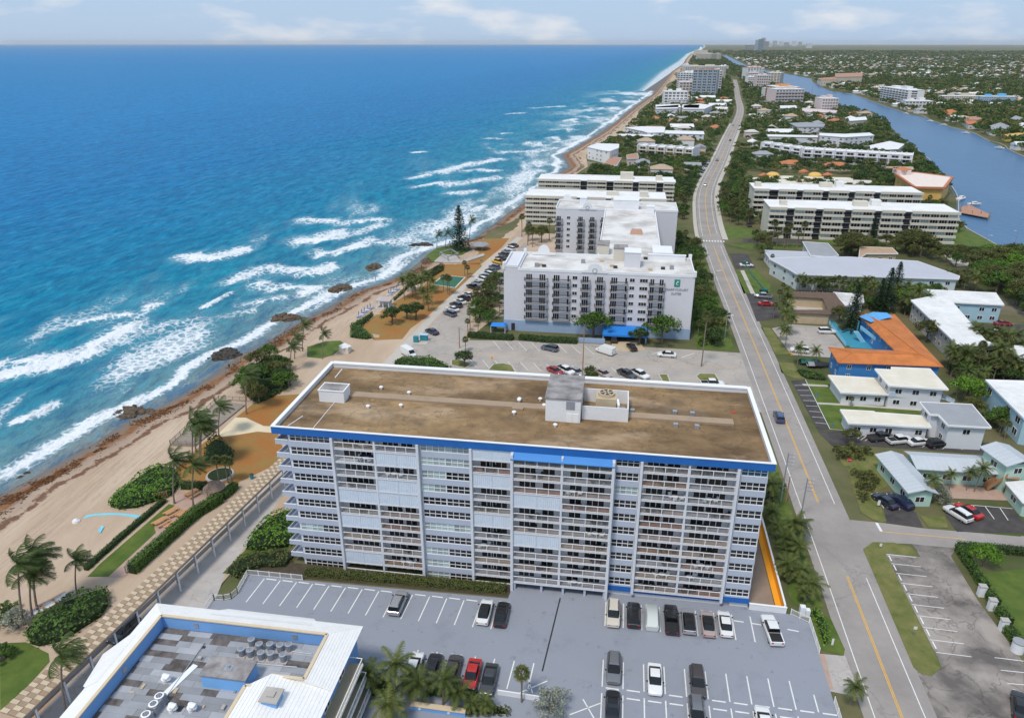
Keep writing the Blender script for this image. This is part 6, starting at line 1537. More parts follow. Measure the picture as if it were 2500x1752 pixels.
S_BSH = [broadleaf(70, 2.0, 1.7, 1.1, 9, 60, .30, m_leaf, .5), broadleaf(71, 2.2, 1.6, 1.2, 9, 60, .30, m_leafo, .5), broadleaf(72, 1.9, 1.7, 1.0, 9, 60, .32, m_leafd, .5)]
S_SIL = [broadleaf(73, 3.4, 2.2, 2.0, 14, 90, .26, m_leafs, .8)]
T_CON = [conifer(80, 15, 3.3)]
def plant(kind, p, label, cat='tree', group=None, sc=1.0, rz=None, name='tree', z=0.0):
    tm, cm_ = kind; t = thing(name, label, cat, (p[0], p[1], z), rv.uniform(0, 6.28) if rz is None else rz, group)
    t.scale = (sc,) * 3; obj('trunk', tm, t); obj('crown', cm_, t); return t
def many(kinds, pts, label, cat, group, s0=.85, s1=1.15, name='tree', rz=None):
    for p in pts:
        if name != 'row_palm' and blocked(p[0], p[1], .4): continue
        plant(rv.choice(kinds), p, label, cat, group, rv.uniform(s0, s1), rz if rz is None else rz + rv.uniform(-.15, .15), name)
PTS_NEAR = []
# windblown coconut palms on the ocean side (bases)
many(P_WIND, [(-83.6,121.4),(-82.5,109.4),(-78.3,109)], 'windblown coconut palm leaning over the patio hedge and dry lawn', 'palm tree', 'palms round the patio', .9, 1.1, 'coconut_palm', .3)
many(P_WIND, [(-89,128.4),(-87.3,124.4),(-84.1,121.9)], 'windblown coconut palm beside the weathered timber deck', 'palm tree', 'palms beside the timber deck', .95, 1.1, 'coconut_palm', .3)
plant(P_WIND[1], (-87.6,135.7), 'windblown palm at the edge of the cream path', 'palm tree', None, .9, .3, 'coconut_palm')
many(P_WIND, [(-87,76),(-86.8,77.5),(-87.2,79)], 'windblown palm by the beached white boat and sand', 'palm tree', 'palms by the beached boat', 1.0, 1.15, 'coconut_palm', .3)
plant(P_WIND[1], (-83.8,83.5), 'short windblown palm among boulders at the end of the lawn strip', 'palm tree', None, .8, .3, 'coconut_palm')
plant(P_WIND[2], (-69.4,62.3), 'big windblown palm between the chequered carport and white roof', 'palm tree', None, .95, .3, 'coconut_palm')
plant(P_WIND[2], (-86.5,146.7), 'windblown palm in front of the seagrape thicket', 'palm tree', None, 1.0, .3, 'coconut_palm')
many(P_WIND, [(-89.2,186.2),(-81.4,181.7),(-89.1,180.5),(-86.8,172.3),(-89.1,154)], 'windblown palm round the seagrape thicket above the beach', 'palm tree', 'palms round the seagrape thicket', .75, .95, 'coconut_palm', .3)
many(P_SAB, [(-77.3,117.1),(-75.9,117.8),(-74.9,117.7)], 'short fan palm growing from the round dark tree pit', 'palm tree', 'fan palms in the round tree pit', .75, .85, 'fan_palm')
many(P_SAB, [(-73.7,179),(-73,180.8),(-71.3,179.8)], 'fan palm clump beside the white beach tent', 'palm tree', 'fan palms beside the beach tent', .5, .7, 'fan_palm')
# palms by the deck edge in front
FG = [(P_LOW[1], (-26.9,71.7), 1.05), (P_LOW[0], (-22.8,70.8), .95), (P_LOW[1], (-20,70.9), .85), (P_LOW[2], (-17.8,70.7), .8), (P_LOW[0], (-30,71.3), .9), (P_LOW[2], (-26.6,67), 1.0), (P_LOW[0], (-24.6,71.5), .7), (P_LOW[2], (-13.9,70.5), .6), (P_LOW[2], (-16,70.4), .55)]
for k, p, s in FG: plant(k, p, 'coconut palm in the planted strip along the blue parking deck', 'palm tree', 'palms along the deck strip', s, None, 'coconut_palm')
plant(P_SAB[0], (-9.6,72.9), 'single fan palm next to the silver bush on the deck strip', 'palm tree', None, .78, None, 'fan_palm')
plant(S_SIL[0], (-5.5,71.9), 'silvery grey-green bush at the end of the deck strip', 'shrub', None, 1.25, None, 'silver_bush')
many(P_SAB, [(-48.2,184.1),(-45.5,182.5)], 'fan palm of the pair between the promenade van and cross street', 'palm tree', 'pair of fan palms by the cross street', .8, .9, 'fan_palm')
many(P_SAB, [(-31.3,182),(-30.2,181.8),(-28.9,182.4)], 'young palm in the green traffic island', 'palm tree', 'young palms of the traffic island', .38, .6, 'fan_palm')
many(P_SAB, [(-4.8,180.6),(11.2,181),(13.8,181)], 'slim young palm by the tower car park kerb', 'palm tree', 'slim palms by the car park kerb', .6, .75, 'fan_palm')
plant(T_BRD[1], (-40.6,182.4), 'round dark tree at the corner of the cross street', 'tree', None, .85)
plant(P_SAB[1], (-42.4,193), 'reddish-tipped bush palm behind the round corner tree', 'palm tree', None, .7, None, 'fan_palm')
plant(P_TALL[1], (24.2,192.1), 'very tall fan palm on the verge by the main road', 'palm tree', None, 1.0, None, 'fan_palm')
many([T_BRD[1], T_BRD[0]], [(25.1,190.5),(28.7,190.2),(27,183.3)], 'dense dark tree at the corner of the tower car park and main road', 'tree', 'trees at the car park corner', .8, 1.0)
many(P_SAB, [(29.7,181.4),(30.8,177)], 'orange-tinged fan palm beside the corner trees', 'palm tree', 'fan palms beside the corner trees', .7, .9, 'fan_palm')
plant(T_BRD[0], (-6.3,208.8), 'bright round tree left of the blue entrance canopy', 'tree', None, 1.3)
plant(T_BRD[0], (13.9,207.3), 'big round tree right of the blue entrance canopy', 'tree', None, 1.35)
plant(T_BRD[1], (7.3,205.8), 'smaller round tree at the right edge of the canopy drive', 'tree', None, .95)
many(P_SAB + P_CALM, [(-26.7,209.5),(-23.5,207.8),(-21.7,209.2),(-19.3,208.4),(-17.2,209.8),(-15.2,209.1),(-13.4,210.4),(-11.9,211.7)], 'palm in the bed below the hotel balconies', 'palm tree', 'palms along the hotel front', .7, .95, 'hotel_palm')
many([S_BSH[1], S_BSH[0], T_BRD[2]], [(22.2,211.5),(24,210.8),(27.4,212.3),(28.6,209.5),(22.6,206.6),(25.9,208.1)], 'loose bush at the hotel corner by the verge', 'shrub', 'bushes at the hotel corner', .8, 1.2, 'bush')
many(T_BRD[:3], [(24.5 + rv.uniform(0, 5), y) for y in range(222, 335, 6)], 'dark street-side tree between the hotel and main road', 'tree', 'trees between hotel and road', .55, .8)
many([T_BRD[0], T_BRD[2]], [(-44.2,236.8),(-44.4,229),(-45.6,226.3),(-44.3,245.1),(-44.4,250.9),(-44.1,257),(-44.4,218),(-43,219.4),(-41.7,223.2)], 'bushy tree along the hotel side of the beach drive', 'tree', 'trees along the beach drive', .6, .85)
many(P_SAB, [(-45,227.6),(-44.1,231.6),(-42.4,234.4),(-47.2,232.4),(-43.5,224.1),(-42.1,239.9),(-44.2,239.5)], 'fan palm along the hotel side of the beach drive', 'palm tree', 'fan palms along the beach drive', .7, .95, 'fan_palm')
# park by the beach
many([T_BRD[1]], [(-70.1,211.8),(-66.7,216.6),(-63.8,217)], 'dark spreading tree on the dry orange lawn', 'tree', 'spreading trees on the dry lawn', .85, 1.1)
many(P_CALM + [P_WIND[1]], [(-73,235.6),(-71.2,239.7),(-68.6,236.2),(-68.7,242.7),(-64.7,230.7),(-61.7,225.2),(-62,231.1),(-64.3,243.3),(-68,248.1),(-72.2,244.8),(-70.9,249.1),(-74.3,244.5)], 'palm in the grove between court and beach hut', 'palm tree', 'palms of the court grove', .7, .9, 'coconut_palm')
many(P_SAB, [(-61.7,246.4),(-59.6,244),(-58.7,242.8),(-58.2,267),(-56.5,264.2)], 'palm beside the green sports court', 'palm tree', 'palms beside the sports court', .7, .95, 'fan_palm')
plant(T_CON[0], (-68.1,303.3), 'tall dark conical pine on the green mound by the sea', 'tree', None, 1.35, None, 'pine_tree')
many(P_WIND, [(-78.4,303.8),(-75.1,306.2),(-68,323.8)], 'slender palm on the green mound by the sea', 'palm tree', 'palms on the sea mound', .8, .95, 'coconut_palm', .3)
many(P_SAB + [T_BRD[2]], [(-45.1,332.4),(-40.3,316.7),(-37.8,313.7),(-35.4,312.3),(-33.6,310.9),(-32,316.3),(-29.5,313.2),(-39.3,325.8),(-34.9,322.9),(-31.8,326.9),(-31.4,306.3),(-35.1,305.7),(-40.8,323.8)], 'palm in the court between the hotel wings and the beach block', 'palm tree', 'palms of the hotel sea court', .8, 1.1, 'court_palm')
many(P_TALL, [(21,325.9),(21.9,317.5)], 'very tall slim palm at the hotel street corner', 'palm tree', 'tall palms at the hotel corner', .95, 1.05, 'fan_palm')
plant(P_SAB[2], (-17,303.6), 'palm in the inner court against the hotel rear wing', 'palm tree', None, .9, None, 'fan_palm')
# right of the main road
many(P_SAB + P_CALM, [(50.4,234.5),(52.9,234.9),(54.2,232.6),(49.1,215.4),(51.1,222.5),(49.3,208),(52.7,220.4),(53.1,242.8),(55.3,243.1),(56.3,241.9),(56.4,254.6),(58.3,254.9)], 'palm on the verge in front of the motels', 'palm tree', 'palms on the motel verge', .6, .85, 'verge_palm')
many(P_CALM, [(50.4,196.4),(55.6,198.1),(57.5,196.5),(59.2,193.1),(58.3,193.9)], 'palm by the covered boats at the orange-roofed motel', 'palm tree', 'palms by the covered boats', .5, .7, 'verge_palm')
many(P_CALM + P_SAB, [on((63.2,264.4), (90.1,264.8), i / 27) for i in range(28)], 'palm in the clipped row before the long grey roof', 'palm tree', 'row of palms before the long roof', .6, .75, 'row_palm')
many(T_CON, [(72.3,226.8),(88.4,248.1),(86.1,247.7),(95,260.3)], 'dark narrow pine beside the orange-roofed motel', 'tree', 'dark pines beside the orange roof', .7, 1.1, 'pine_tree')
plant(T_BRD[3], (95.5,254.7), 'bright green bushy tree by the dark pines', 'tree', None, .9)
plant(T_BRD[2], (70.4,233.8), 'yellow-green tree overhanging the turquoise fence', 'tree', None, .75)
many(P_CALM + P_SAB + [T_BRD[2]], [(92,220.7),(95.2,223.4),(97.6,221.6),(97.9,218.4),(94,213.6),(94,209.6),(97,212.1),(99.7,212.5),(100,208.6),(103.9,213.1),(106.9,213.6),(106.7,209.6),(94.7,204),(97.3,203.4),(99.4,202.8),(102.4,203.2),(105.3,203.7),(108.7,206),(108.3,200.5),(91,201.5),(90.7,197),(93.2,196.5),(95.7,195.1),(96.5,229.3),(95.7,231.5),(104.7,199.1),(104.4,194.7),(100.7,196.7),(94.1,236.1),(94.1,241.1),(94.1,246.3)], 'palm or tree in the thicket behind the orange-roofed motel', 'palm tree', 'thicket behind the orange-roofed motel', .75, 1.05, 'thicket_palm')
plant(T_BRD[3], (87.4,179.3), 'round light green tree behind the two-storey house with blue rail', 'tree', None, 1.0)
plant(T_BRD[0], (89.1,166.3), 'flat-topped green tree between grey roof and blue house', 'tree', None, .8)
many(T_BRD[2:4] + T_BRD[0:2], [(138.6,305.2),(142.5,303.9),(148,306.6),(151,303.3),(138.3,289),(141.5,287.8),(147.2,290.3),(143,276.6),(138.7,276),(132.6,272),(135.1,260.6),(134.2,254.9),(136.8,292.2)], 'spreading light green tree behind the white-roofed motel', 'tree', 'spreading trees behind the white motel', 1.0, 1.35)
many([T_BRD[2], P_SAB[0], P_CALM[0]], [(105.9,280.8),(107.2,276),(109.5,274.8),(113,276.9),(117.4,279.2),(120.2,278),(124.2,280.2),(125.8,277.2),(126.9,274.2),(100.8,270.3),(98.5,273.1)], 'palm in the belt below the long grey roof', 'palm tree', 'belt below the long grey roof', .65, .9, 'belt_palm')
many([T_BRD[2]], [(92.9,317.4),(95.9,319),(123.5,334.1),(124.3,329.7),(119.6,326.8),(124.8,323.3)], 'broad olive tree between the tan roof house and canal block', 'tree', 'olive trees below the canal block', 1.0, 1.4)
plant(T_BRD[1], (105.8,317.3), 'round dark tree in front of the tan roof house', 'tree', None, .7)
plant(T_CON[0], (109.5,339), 'dark pine against the beige canal block facade', 'tree', None, .85, None, 'pine_tree')
many(P_SAB, [(65.7,328.9),(67.7,329.2),(70.6,328.5),(72.1,328.7),(76.5,329.9),(78.9,332.1)], 'fan palm before the beige canal block', 'palm tree', 'fan palms before the canal block', 1.1, 1.3, 'fan_palm')
many(P_SAB + [T_BRD[2]], [(66,360.8),(66,352.7),(59.5,329.3),(60.5,324.8),(60.4,339)], 'palm at the road end of the beige canal block', 'palm tree', 'palms at the canal block end', .8, 1.0, 'fan_palm')
many(P_CALM, [(56.7,135.9),(60.5,141.4),(62.1,135.7),(62.8,132.1),(67.9,136.7),(71.2,137),(72.6,136.8)], 'palm round the mint motel and its pink courtyard', 'palm tree', 'palms round the mint motel', .45, .7, 'courtyard_palm')
plant(S_SIL[0], (64.4,132.3), 'pale olive bush at the mint motel corner', 'shrub', None, 1.1, None, 'silver_bush')
many([S_BSH[1]], [(49.7,149.3),(51,148.5),(52.7,149.7),(53.8,148.4),(55.4,149.1),(51.4,146.6),(53.2,146.4),(50,146.4),(50.5,139.5),(51.7,138.8),(52.8,138.1),(51.5,136.6),(53.4,136.9),(50.1,134.7),(51.3,134),(49.9,130.6)], 'straggly shrub on the verge by the mint motel', 'shrub', 'shrubs on the mint motel verge', .7, 1.2, 'bush')
many(P_SAB, [(58.3,172.4),(68.3,176.4),(56.9,173.4)], 'young palm on the cottage lawn', 'palm tree', 'young palms on the cottage lawns', .4, .6, 'fan_palm')
plant(T_BRD[2], (53.2,153.3), 'spiky olive bush at the end of the row of parked cars', 'shrub', None, .5, None, 'bush')
plant(T_BRD[3], (64.4,112.6), 'light green tree inside the clipped hedge of the corner garden', 'tree', None, .62)
many(P_LOW, [(32.8,113.9),(34.1,115.2),(33,99.4),(33.1,103.4),(33.1,108)], 'coconut palm on the verge beside the ramp wall', 'palm tree', 'palms beside the ramp wall', .75, .95, 'coconut_palm')
many(P_LOW, [(30.6, 104), (31.0, 111), (30.8, 119), (31.5, 128)], 'coconut palm in the row along the tower end wall', 'palm tree', 'palms along the tower end', .7, .95, 'coconut_palm')
plant(P_CALM[0], (34.3,79.2), 'yellowish young palm beside the deck driveway', 'palm tree', None, .55, None, 'coconut_palm')
many([S_BSH[0]], [(-90,75.5),(-91.6,77.8),(-84.9,69.3)], 'bright bush at the sandy garden edge', 'shrub', 'bushes at the sandy edge', 1.0, 1.4, 'bush')
plant(S_SIL[0], (-87.6,75.2), 'silvery bush at the foot of the windblown palms', 'shrub', None, 1.1, None, 'silver_bush')

# ------------------------------------------------------------------ hedges, mounds of seagrape
def pip(P, x, y):
    c = False; n = len(P)
    for i in range(n):
        (x1, y1), (x2, y2) = P[i], P[(i + 1) % n]
        if (y1 > y) != (y2 > y) and x < (x2 - x1) * (y - y1) / (y2 - y1) + x1: c = not c
    return c
def edge_d(P, x, y):
    m = 1e9
    for i in range(len(P)):
        a, b_ = P[i], P[(i + 1) % len(P)]; L2 = (b_[0] - a[0]) ** 2 + (b_[1] - a[1]) ** 2 or 1; t = max(0, min(1, ((x - a[0]) * (b_[0] - a[0]) + (y - a[1]) * (b_[1] - a[1])) / L2))
        m = min(m, math.hypot(a[0] + t * (b_[0] - a[0]) - x, a[1] + t * (b_[1] - a[1]) - y))
    return m
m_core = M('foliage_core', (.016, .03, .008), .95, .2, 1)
def bush(label, poly, h, mat, dens=16, size=.4, name='shrub_mound', cat='shrub', soft=1.6, z=.05):
    poly = ccw(poly); cx = sum(p[0] for p in poly) / len(poly); cy = sum(p[1] for p in poly) / len(poly); t = thing(name, label, cat, (cx, cy, z)); r = random.Random(int(cx * 7 + cy * 3))
    xs = [p[0] for p in poly]; yy = [p[1] for p in poly]; A = (max(xs) - min(xs)) * (max(yy) - min(yy)); lb = LB(); so = r.random() * 50
    n = min(16000, int(A * dens)); X = [r.uniform(min(xs), max(xs)) for _ in range(n)]; Y = [r.uniform(min(yy), max(yy)) for _ in range(n)]
    N1 = fbm(np.array(X) * .55 + so, np.array(Y) * .55, 3, 2); N2 = fbm(np.array(X) * .8, np.array(Y) * .8 + so, 9, 2)
    for x, y, n1, n2 in zip(X, Y, N1, N2):
        if not pip(poly, x, y): continue
        d = edge_d(poly, x, y); H_ = h * min(1, (d / soft + .12)) ** .5 * (.62 + .7 * n1); f = 1 if r.random() < .72 else r.random()
        lb.leaf((x - cx, y - cy, H_ * f + r.uniform(-.12, .12)), ((x - cx) * .06, (y - cy) * .06, 1 if d > soft else .5), size, min(1, max(0, n2 * 1.1 - .1 + r.uniform(-.25, .25))), r)
    obj('foliage', lb.mesh('foliage', mat), t)
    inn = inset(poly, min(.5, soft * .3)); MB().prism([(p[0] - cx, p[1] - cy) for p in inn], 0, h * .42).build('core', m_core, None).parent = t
    return t
def hedge(label, pts, w, h, mat, dens=46, size=.26, z=.05, name='hedge'):
    t = thing(name, label, 'hedge', (pts[0][0], pts[0][1], z)); lb = LB(); r = random.Random(int(pts[0][0] * 5 + pts[0][1])); core = MB(); o0 = pts[0]
    for p, q in zip(pts[:-1], pts[1:]):
        dx, dy = q[0] - p[0], q[1] - p[1]; L = math.hypot(dx, dy); ux, uy = dx / L, dy / L; nx, ny = -uy, ux
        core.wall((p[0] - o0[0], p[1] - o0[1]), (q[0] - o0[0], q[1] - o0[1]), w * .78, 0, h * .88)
        for i in range(int(L * (w + 2 * h) * dens)):
            s = r.uniform(-.1, L + .1); k = r.random() * (w + 2 * h)
            if k < w: off, zz, n = k - w / 2, h, (0, 0, 1)
            elif k < w + h: off, zz, n = w / 2, k - w, (nx, ny, .3)
            else: off, zz, n = -w / 2, k - w - h, (-nx, -ny, .3)
            b_ = .10 * math.sin(s * 2.1 + off * 3 + p[0]) * math.sin(s * .83 + 1.7)
            lb.leaf((p[0] - o0[0] + ux * s + nx * off + n[0] * b_, p[1] - o0[1] + uy * s + ny * off + n[1] * b_, zz + (b_ if n[2] == 1 else 0)), n, size, min(1, max(0, r.gauss(.45, .22))), r)
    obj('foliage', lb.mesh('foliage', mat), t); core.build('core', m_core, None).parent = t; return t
bush('large mound of glossy green seagrape on the sand beside the patio', [(-94.4,106.2),(-95.4,109),(-94.8,114),(-94.1,119.4),(-92.7,121.1),(-88.7,120.7),(-84.9,116),(-84,112),(-85.9,109.5),(-88.5,106.6),(-91.7,105.5)], 2.2, m_leaflt, 12, .5)
bush('long dark green seagrape bank below the carport', [(-85.2,73.6),(-85.3,77),(-83.8,80.5),(-81.6,83),(-79.1,85),(-76.6,82.1),(-76,79.1),(-77.3,76.2),(-78.3,73.5),(-81.4,71.8),(-83.3,72.1)], 2.6, m_leaf, 12, .5)
bush('rounded green shrub bank between driveway and parking deck', [(-62.4,97.9),(-62.7,102.2),(-62,106.9),(-59.7,109.7),(-56.9,109.3),(-53.6,100.6),(-56.8,98.4),(-59.9,97.6)], 2.4, m_leaflt, 12, .5)
bush('yellow-green shrub bank inside the curved white fence', [(-62.6,91.6),(-62,94.9),(-59.8,97.2),(-54.7,98.7),(-52.5,98),(-52.7,94.3),(-56.9,93.6),(-59.2,92.1),(-59.5,90)], 1.7, m_leafo, 13, .42)
hedge('clipped yellow-green hedge at the foot of the tower facade', [(-49, 93.6), (-32, 94.0), (-15.2, 94.2)], 1.5, 1.1, m_leafo)
hedge('tall clipped hedge along the sea side of the carport', [(-77.9,89.3), (-76.1,105.6), (-73.9,111.3)], 1.7, 2.0, m_leaf, 34, .3)
hedge('low clipped hedge between lawn strip and sand', [(-86.2,88.9), (-85.7,98.8), (-84.7,109.7)], .9, .9, m_leafd)
hedge('short hedge beside the thatched hut', [(-73.9,112.2), (-73.4,116.3)], 1.6, 1.5, m_leaf)
hedge('dark hedge closing the patio towards the dry lawn', [(-84,114.7), (-79,115.2)], 1.4, 1.4, m_leafd)
hedge('clipped hedge round the corner garden beside the car park', [(61.8,116.4), (62,111.6), (62.1,105.8)], 1.3, 1.5, m_leaf, 34)
hedge('clipped hedge section between the white piers of the car park', [(61.9,104.9), (62.1,102.2)], 1.5, 1.5, m_leaf, 34)
hedge('hedge section next to the round white tank', [(61.9,100.8), (62.2,98)], 1.5, 1.5, m_leaf, 34)
hedge('last hedge section beside the garden lawn', [(61.4,96.5), (61.8,93)], 1.5, 1.5, m_leaf, 34)
hedge('long hedge facing the side road before the corner garden', [(61.9,116.8), (65.3,117), (72.9,117)], 1.2, 1.4, m_leafd, 34)
flat('garden_lawn', [(63.6,110.5),(71.1,112.9),(63.1,95),(62.7,97.8),(62.9,104.1)], .055, m_grass)
bush('round bright green bush beside the rail fence', [(32.7,97.2),(34.1,97.7),(35,93.7),(34.4,89.9),(32.9,89.2),(33,92.8)], 1.3, m_leaflt, 18, .36)
bush('bright green shrub patch sloping from promenade to the pines', [(-60.7,180.6),(-59.1,185.3),(-55.6,184.6),(-51.1,186.5),(-46.1,182.4),(-43.7,180.4),(-48.5,178.9),(-55.1,179.4)], 1.6, m_leaf, 12, .5)
bush('green shrub bank at the beach end of the dry lawn', [(-82.7,207.9),(-80.7,213.4),(-79.6,220.8),(-78,217.7),(-78.6,207.4),(-71.9,198.6),(-74.3,197.3),(-79.1,198)], 1.5, m_leaf, 10, .55)
bush('long green dune shrub strip beside the sports court', [(-77.1,235),(-76.5,252.4),(-74.5,264.5),(-72,276),(-69.1,279.8),(-67.7,271.8),(-70.9,257.6),(-74.9,249.9),(-76,233.3)], 1.3, m_leafo, 8, .6)
bush('low seagrape thicket under the trees above the beach near the tower', [(-92.3,156.2),(-95.6,166.9),(-97.9,177),(-95.5,179.6),(-88.5,174.1),(-82.3,162.2),(-83.8,156.5),(-86.4,151.8)], 1.8, m_leafd, 9, .55, soft=2)
bush('dark round thicket on the dry lawn beside the tree pit', [(-84.6,123.8),(-87.1,128.7),(-86.9,132.6),(-84.4,132.4),(-79.3,127.7),(-78.9,125.2),(-82,123.7)], 3.0, m_leafd, 12, .5)
hedge('green hedge along the canal lawn boundary', [(135.2,334.8), (148.6,333.5), (165.2,331.6)], 2.5, 2.2, m_leafd, 14, .5)
hedge('hedge below the hotel corner by the cross street', [(-44.1,204.7), (-36.7,204.3), (-30.2,204.2)], 2.4, 1.4, m_leafd, 16, .45)
hedge('hedge along the hotel front bed', [(-28.4,205), (-20.4,204.2), (-11.1,204.5)], 2.6, 1.3, m_leafd, 16, .45)
hedge('dark hedge strip in front of the deck palms', [(-22.7,72.6), (-15.8,73)], 1.2, .9, m_leafd)
bush('low mixed planting under the deck palms', [(-24.1,70.4),(-16.8,70.3),(-17.1,70.9),(-14.6,72.3),(-10.8,71.6),(-10.6,70.3),(-16.2,69.4),(-23.5,69.9)], 1.0, m_leafo, 16, .4)
bush('shrubs filling the strip beside the grey galleries', [(-31.6,73.2),(-29.4,74.5),(-26.7,72.4),(-26.1,70.5),(-30.1,70.4)], 1.6, m_leaf, 12, .45)
bush('round green bush in the traffic island by the slim palm', [(-8,184.7),(-6.4,186.6),(-4.7,186),(-3.3,180.8),(-7.1,180.3)], 1.4, m_leafo, 10, .45)
bush('clipped shrub belt below the cottage with the covered boats', [(49.4,193.4),(51.7,193),(56.2,190.6),(56.3,186.9),(51.4,187.3),(49.5,189.6)], 1.3, m_leaf, 14, .4)
bush('low hedge belt round the white cottages', [(57.2,175.7),(64.8,176.5),(75.5,175.6),(74.9,173.9),(63.6,175.1),(57,174.7)], .9, m_leafd, 14, .35)

def thicket(poly, n, kinds, label, cat, group, name, s0=.6, s1=1.0, gap=2.2):
    r = random.Random(len(poly) * 31 + n); xs = [p[0] for p in poly]; yy = [p[1] for p in poly]; got = []; k = 0
    while len(got) < n and k < n * 25:
        k += 1; x, y = r.uniform(min(xs), max(xs)), r.uniform(min(yy), max(yy))
        if not pip(poly, x, y) or blocked(x, y, .8) or road_d(x, y) < 8 or any(abs(x - a) < gap and abs(y - b) < gap for a, b in got): continue
        got.append((x, y)); plant(r.choice(kinds), (x, y), label, cat, group, r.uniform(s0, s1), r.uniform(0, 6), name)
thicket([(-92.2,155.3),(-96.9,167.7),(-98.8,177.9),(-96,181.7),(-88.5,175.2),(-81.5,162.3),(-82.7,155.8),(-86.1,151)], 17, [T_BRD[0], T_BRD[1], T_BRD[2]], 'leafy seagrape tree in the clump above the beach near the tower', 'tree', 'seagrape trees above the beach', 'seagrape_tree', .55, .8, 1.9)
MIXP = P_CALM + P_SAB; DR = [T_BRD[2], T_BRD[0], T_BRD[1]]
thicket([(92.3,248.7),(94.9,238.7),(92.4,221.9),(93.2,207.6),(89.3,195),(97.8,193.7),(107.4,191.8),(114.2,206.9),(113.9,220.8),(104.2,219.3),(100.6,229.9),(100.3,252.6)], 60, MIXP, 'palm in the dense thicket inland of the orange roof', 'palm tree', 'dense palms inland of the orange roof', 'thicket_palm')
thicket([(92.3,248.7),(94.9,238.7),(92.4,221.9),(93.2,207.6),(89.3,195),(97.8,193.7),(107.4,191.8),(114.2,206.9),(113.9,220.8),(104.2,219.3),(100.6,229.9),(100.3,252.6)], 34, DR, 'bushy tree in the dense thicket inland of the orange roof', 'tree', 'dense trees inland of the orange roof', 'thicket_tree', .5, .85)
thicket([(67.1,281.8),(96.2,282.7),(126.2,285.5),(129.2,277.7),(100.5,261.2),(95,251.8),(80.8,247),(78.5,257.9),(62.5,267.7)], 46, MIXP + DR, 'palm or tree in the belt between the long grey roof and motels', 'tree', 'belt between grey roof and motels', 'belt_tree', .5, .8)
thicket([(141.1,319.4),(168.7,327.7),(132.2,246.8),(130.3,254.3),(138.7,279.1),(130.5,281.1)], 40, [T_BRD[3], T_BRD[0], T_BRD[2]], 'spreading green tree in the canal-side wood', 'tree', 'canal-side wood', 'canopy_tree', .6, 1.1)
thicket([(60.5,344),(68.5,342.6),(60.3,293.5),(54,292.6)], 12, MIXP + DR, 'palm at the road end of the long grey roof', 'palm tree', 'palms at the grey roof road end', 'verge_palm', .5, .8)
thicket([(92,336.4),(138.4,341),(142.2,323.8),(132.3,304.3),(122.2,318.7),(92.9,317.4)], 26, DR, 'tree in the gardens below the beige canal block', 'tree', 'garden trees below the canal block', 'garden_tree', .55, .9)
thicket([(57.6,478.8),(80,477.5),(70,404.4),(55.4,385.8),(51.1,415.6)], 34, DR + MIXP, 'tree in the roadside wood beside the beige canal blocks', 'tree', 'roadside wood by the canal blocks', 'roadside_tree', .6, .95)
thicket([(87.1,188.7),(96.3,192.2),(91.1,177.9),(85.8,171),(84.9,178.2)], 12, MIXP + DR, 'tree behind the two-storey house with blue rail', 'tree', 'trees behind the blue rail house', 'garden_tree', .5, .8)
thicket([(87.5,168.9),(99.1,175.4),(92.1,159.7),(87.5,160)], 12, MIXP + DR, 'palm between grey roof and mint houses', 'palm tree', 'palms between grey roof and mint houses', 'garden_palm', .4, .65)
thicket([(23.6, 206), (34.3, 206), (34.8, 330), (24.5, 332)], 46, DR + [T_BRD[1]] * 2 + P_SAB[:1], 'dark bushy tree in the strip between hotel and main road', 'tree', 'strip trees between hotel and road', 'strip_tree', .65, 1.0, 1.6)
thicket([(-44, 190), (-36, 205), (-37, 300), (-42, 300), (-47, 240)], 26, DR + P_SAB, 'tree or palm between beach drive and hotel', 'tree', 'planting between beach drive and hotel', 'strip_tree', .4, .75, 1.8)
thicket([(30, 98), (34.6, 98), (35.2, 166), (31, 166), (30.5, 130)], 9, P_LOW + [T_BRD[2]], 'palm or bush in the verge strip along the tower end', 'palm tree', 'verge strip along the tower end', 'verge_palm', .4, .75, 1.6)
thicket([(24, 123), (36, 123), (36, 172), (24, 172)], 16, DR + P_CALM, 'tree behind the tower end by the main road', 'tree', 'trees behind the tower end', 'corner_tree', .6, .9)

# ------------------------------------------------------------------ trees scattered farther off
FP = []
rs_ = random.Random(5)
def far_ok(x, y, m): return road_d(x, y) > 9 and not blocked(x, y, m)
for _ in range(9000):                                   # island beyond the blocks
    y = 425 * (3.6 ** rs_.random()); x = rs_.uniform(shoreX(y) + 24, bankL(y) - 5)
    if y < 600 and x < 60 and y < 430: continue
    if not far_ok(x, y, 3.5): continue
    if float(vnoise(np.array([x * .03]), np.array([y * .03]), 4)[0]) < .16: continue
    FP.append((x, y))
for _ in range(700):                                    # between canal blocks and road, near right side
    y = rs_.uniform(370, 430); x = rs_.uniform(52, 160)
    if far_ok(x, y, 3): FP.append((x, y))
for _ in range(400):
    y = rs_.uniform(376, 404); x = rs_.uniform(-42, 33)
    if far_ok(x, y, 3): FP.append((x, y))
sel = []; grid_ = {}
for x, y in FP:
    c = 3.9 + max(0, y - 500) * .003; key = (int(x / c), int(y / c))
    if any((k0, k1) in grid_ for k0 in (key[0],) for k1 in (key[1],)): continue
    grid_[key] = 1; sel.append((x, y))
sel.sort(key=lambda p: p[1])
kinds_f = T_LOW; ni = 0; STV = {}
LBASE = {}
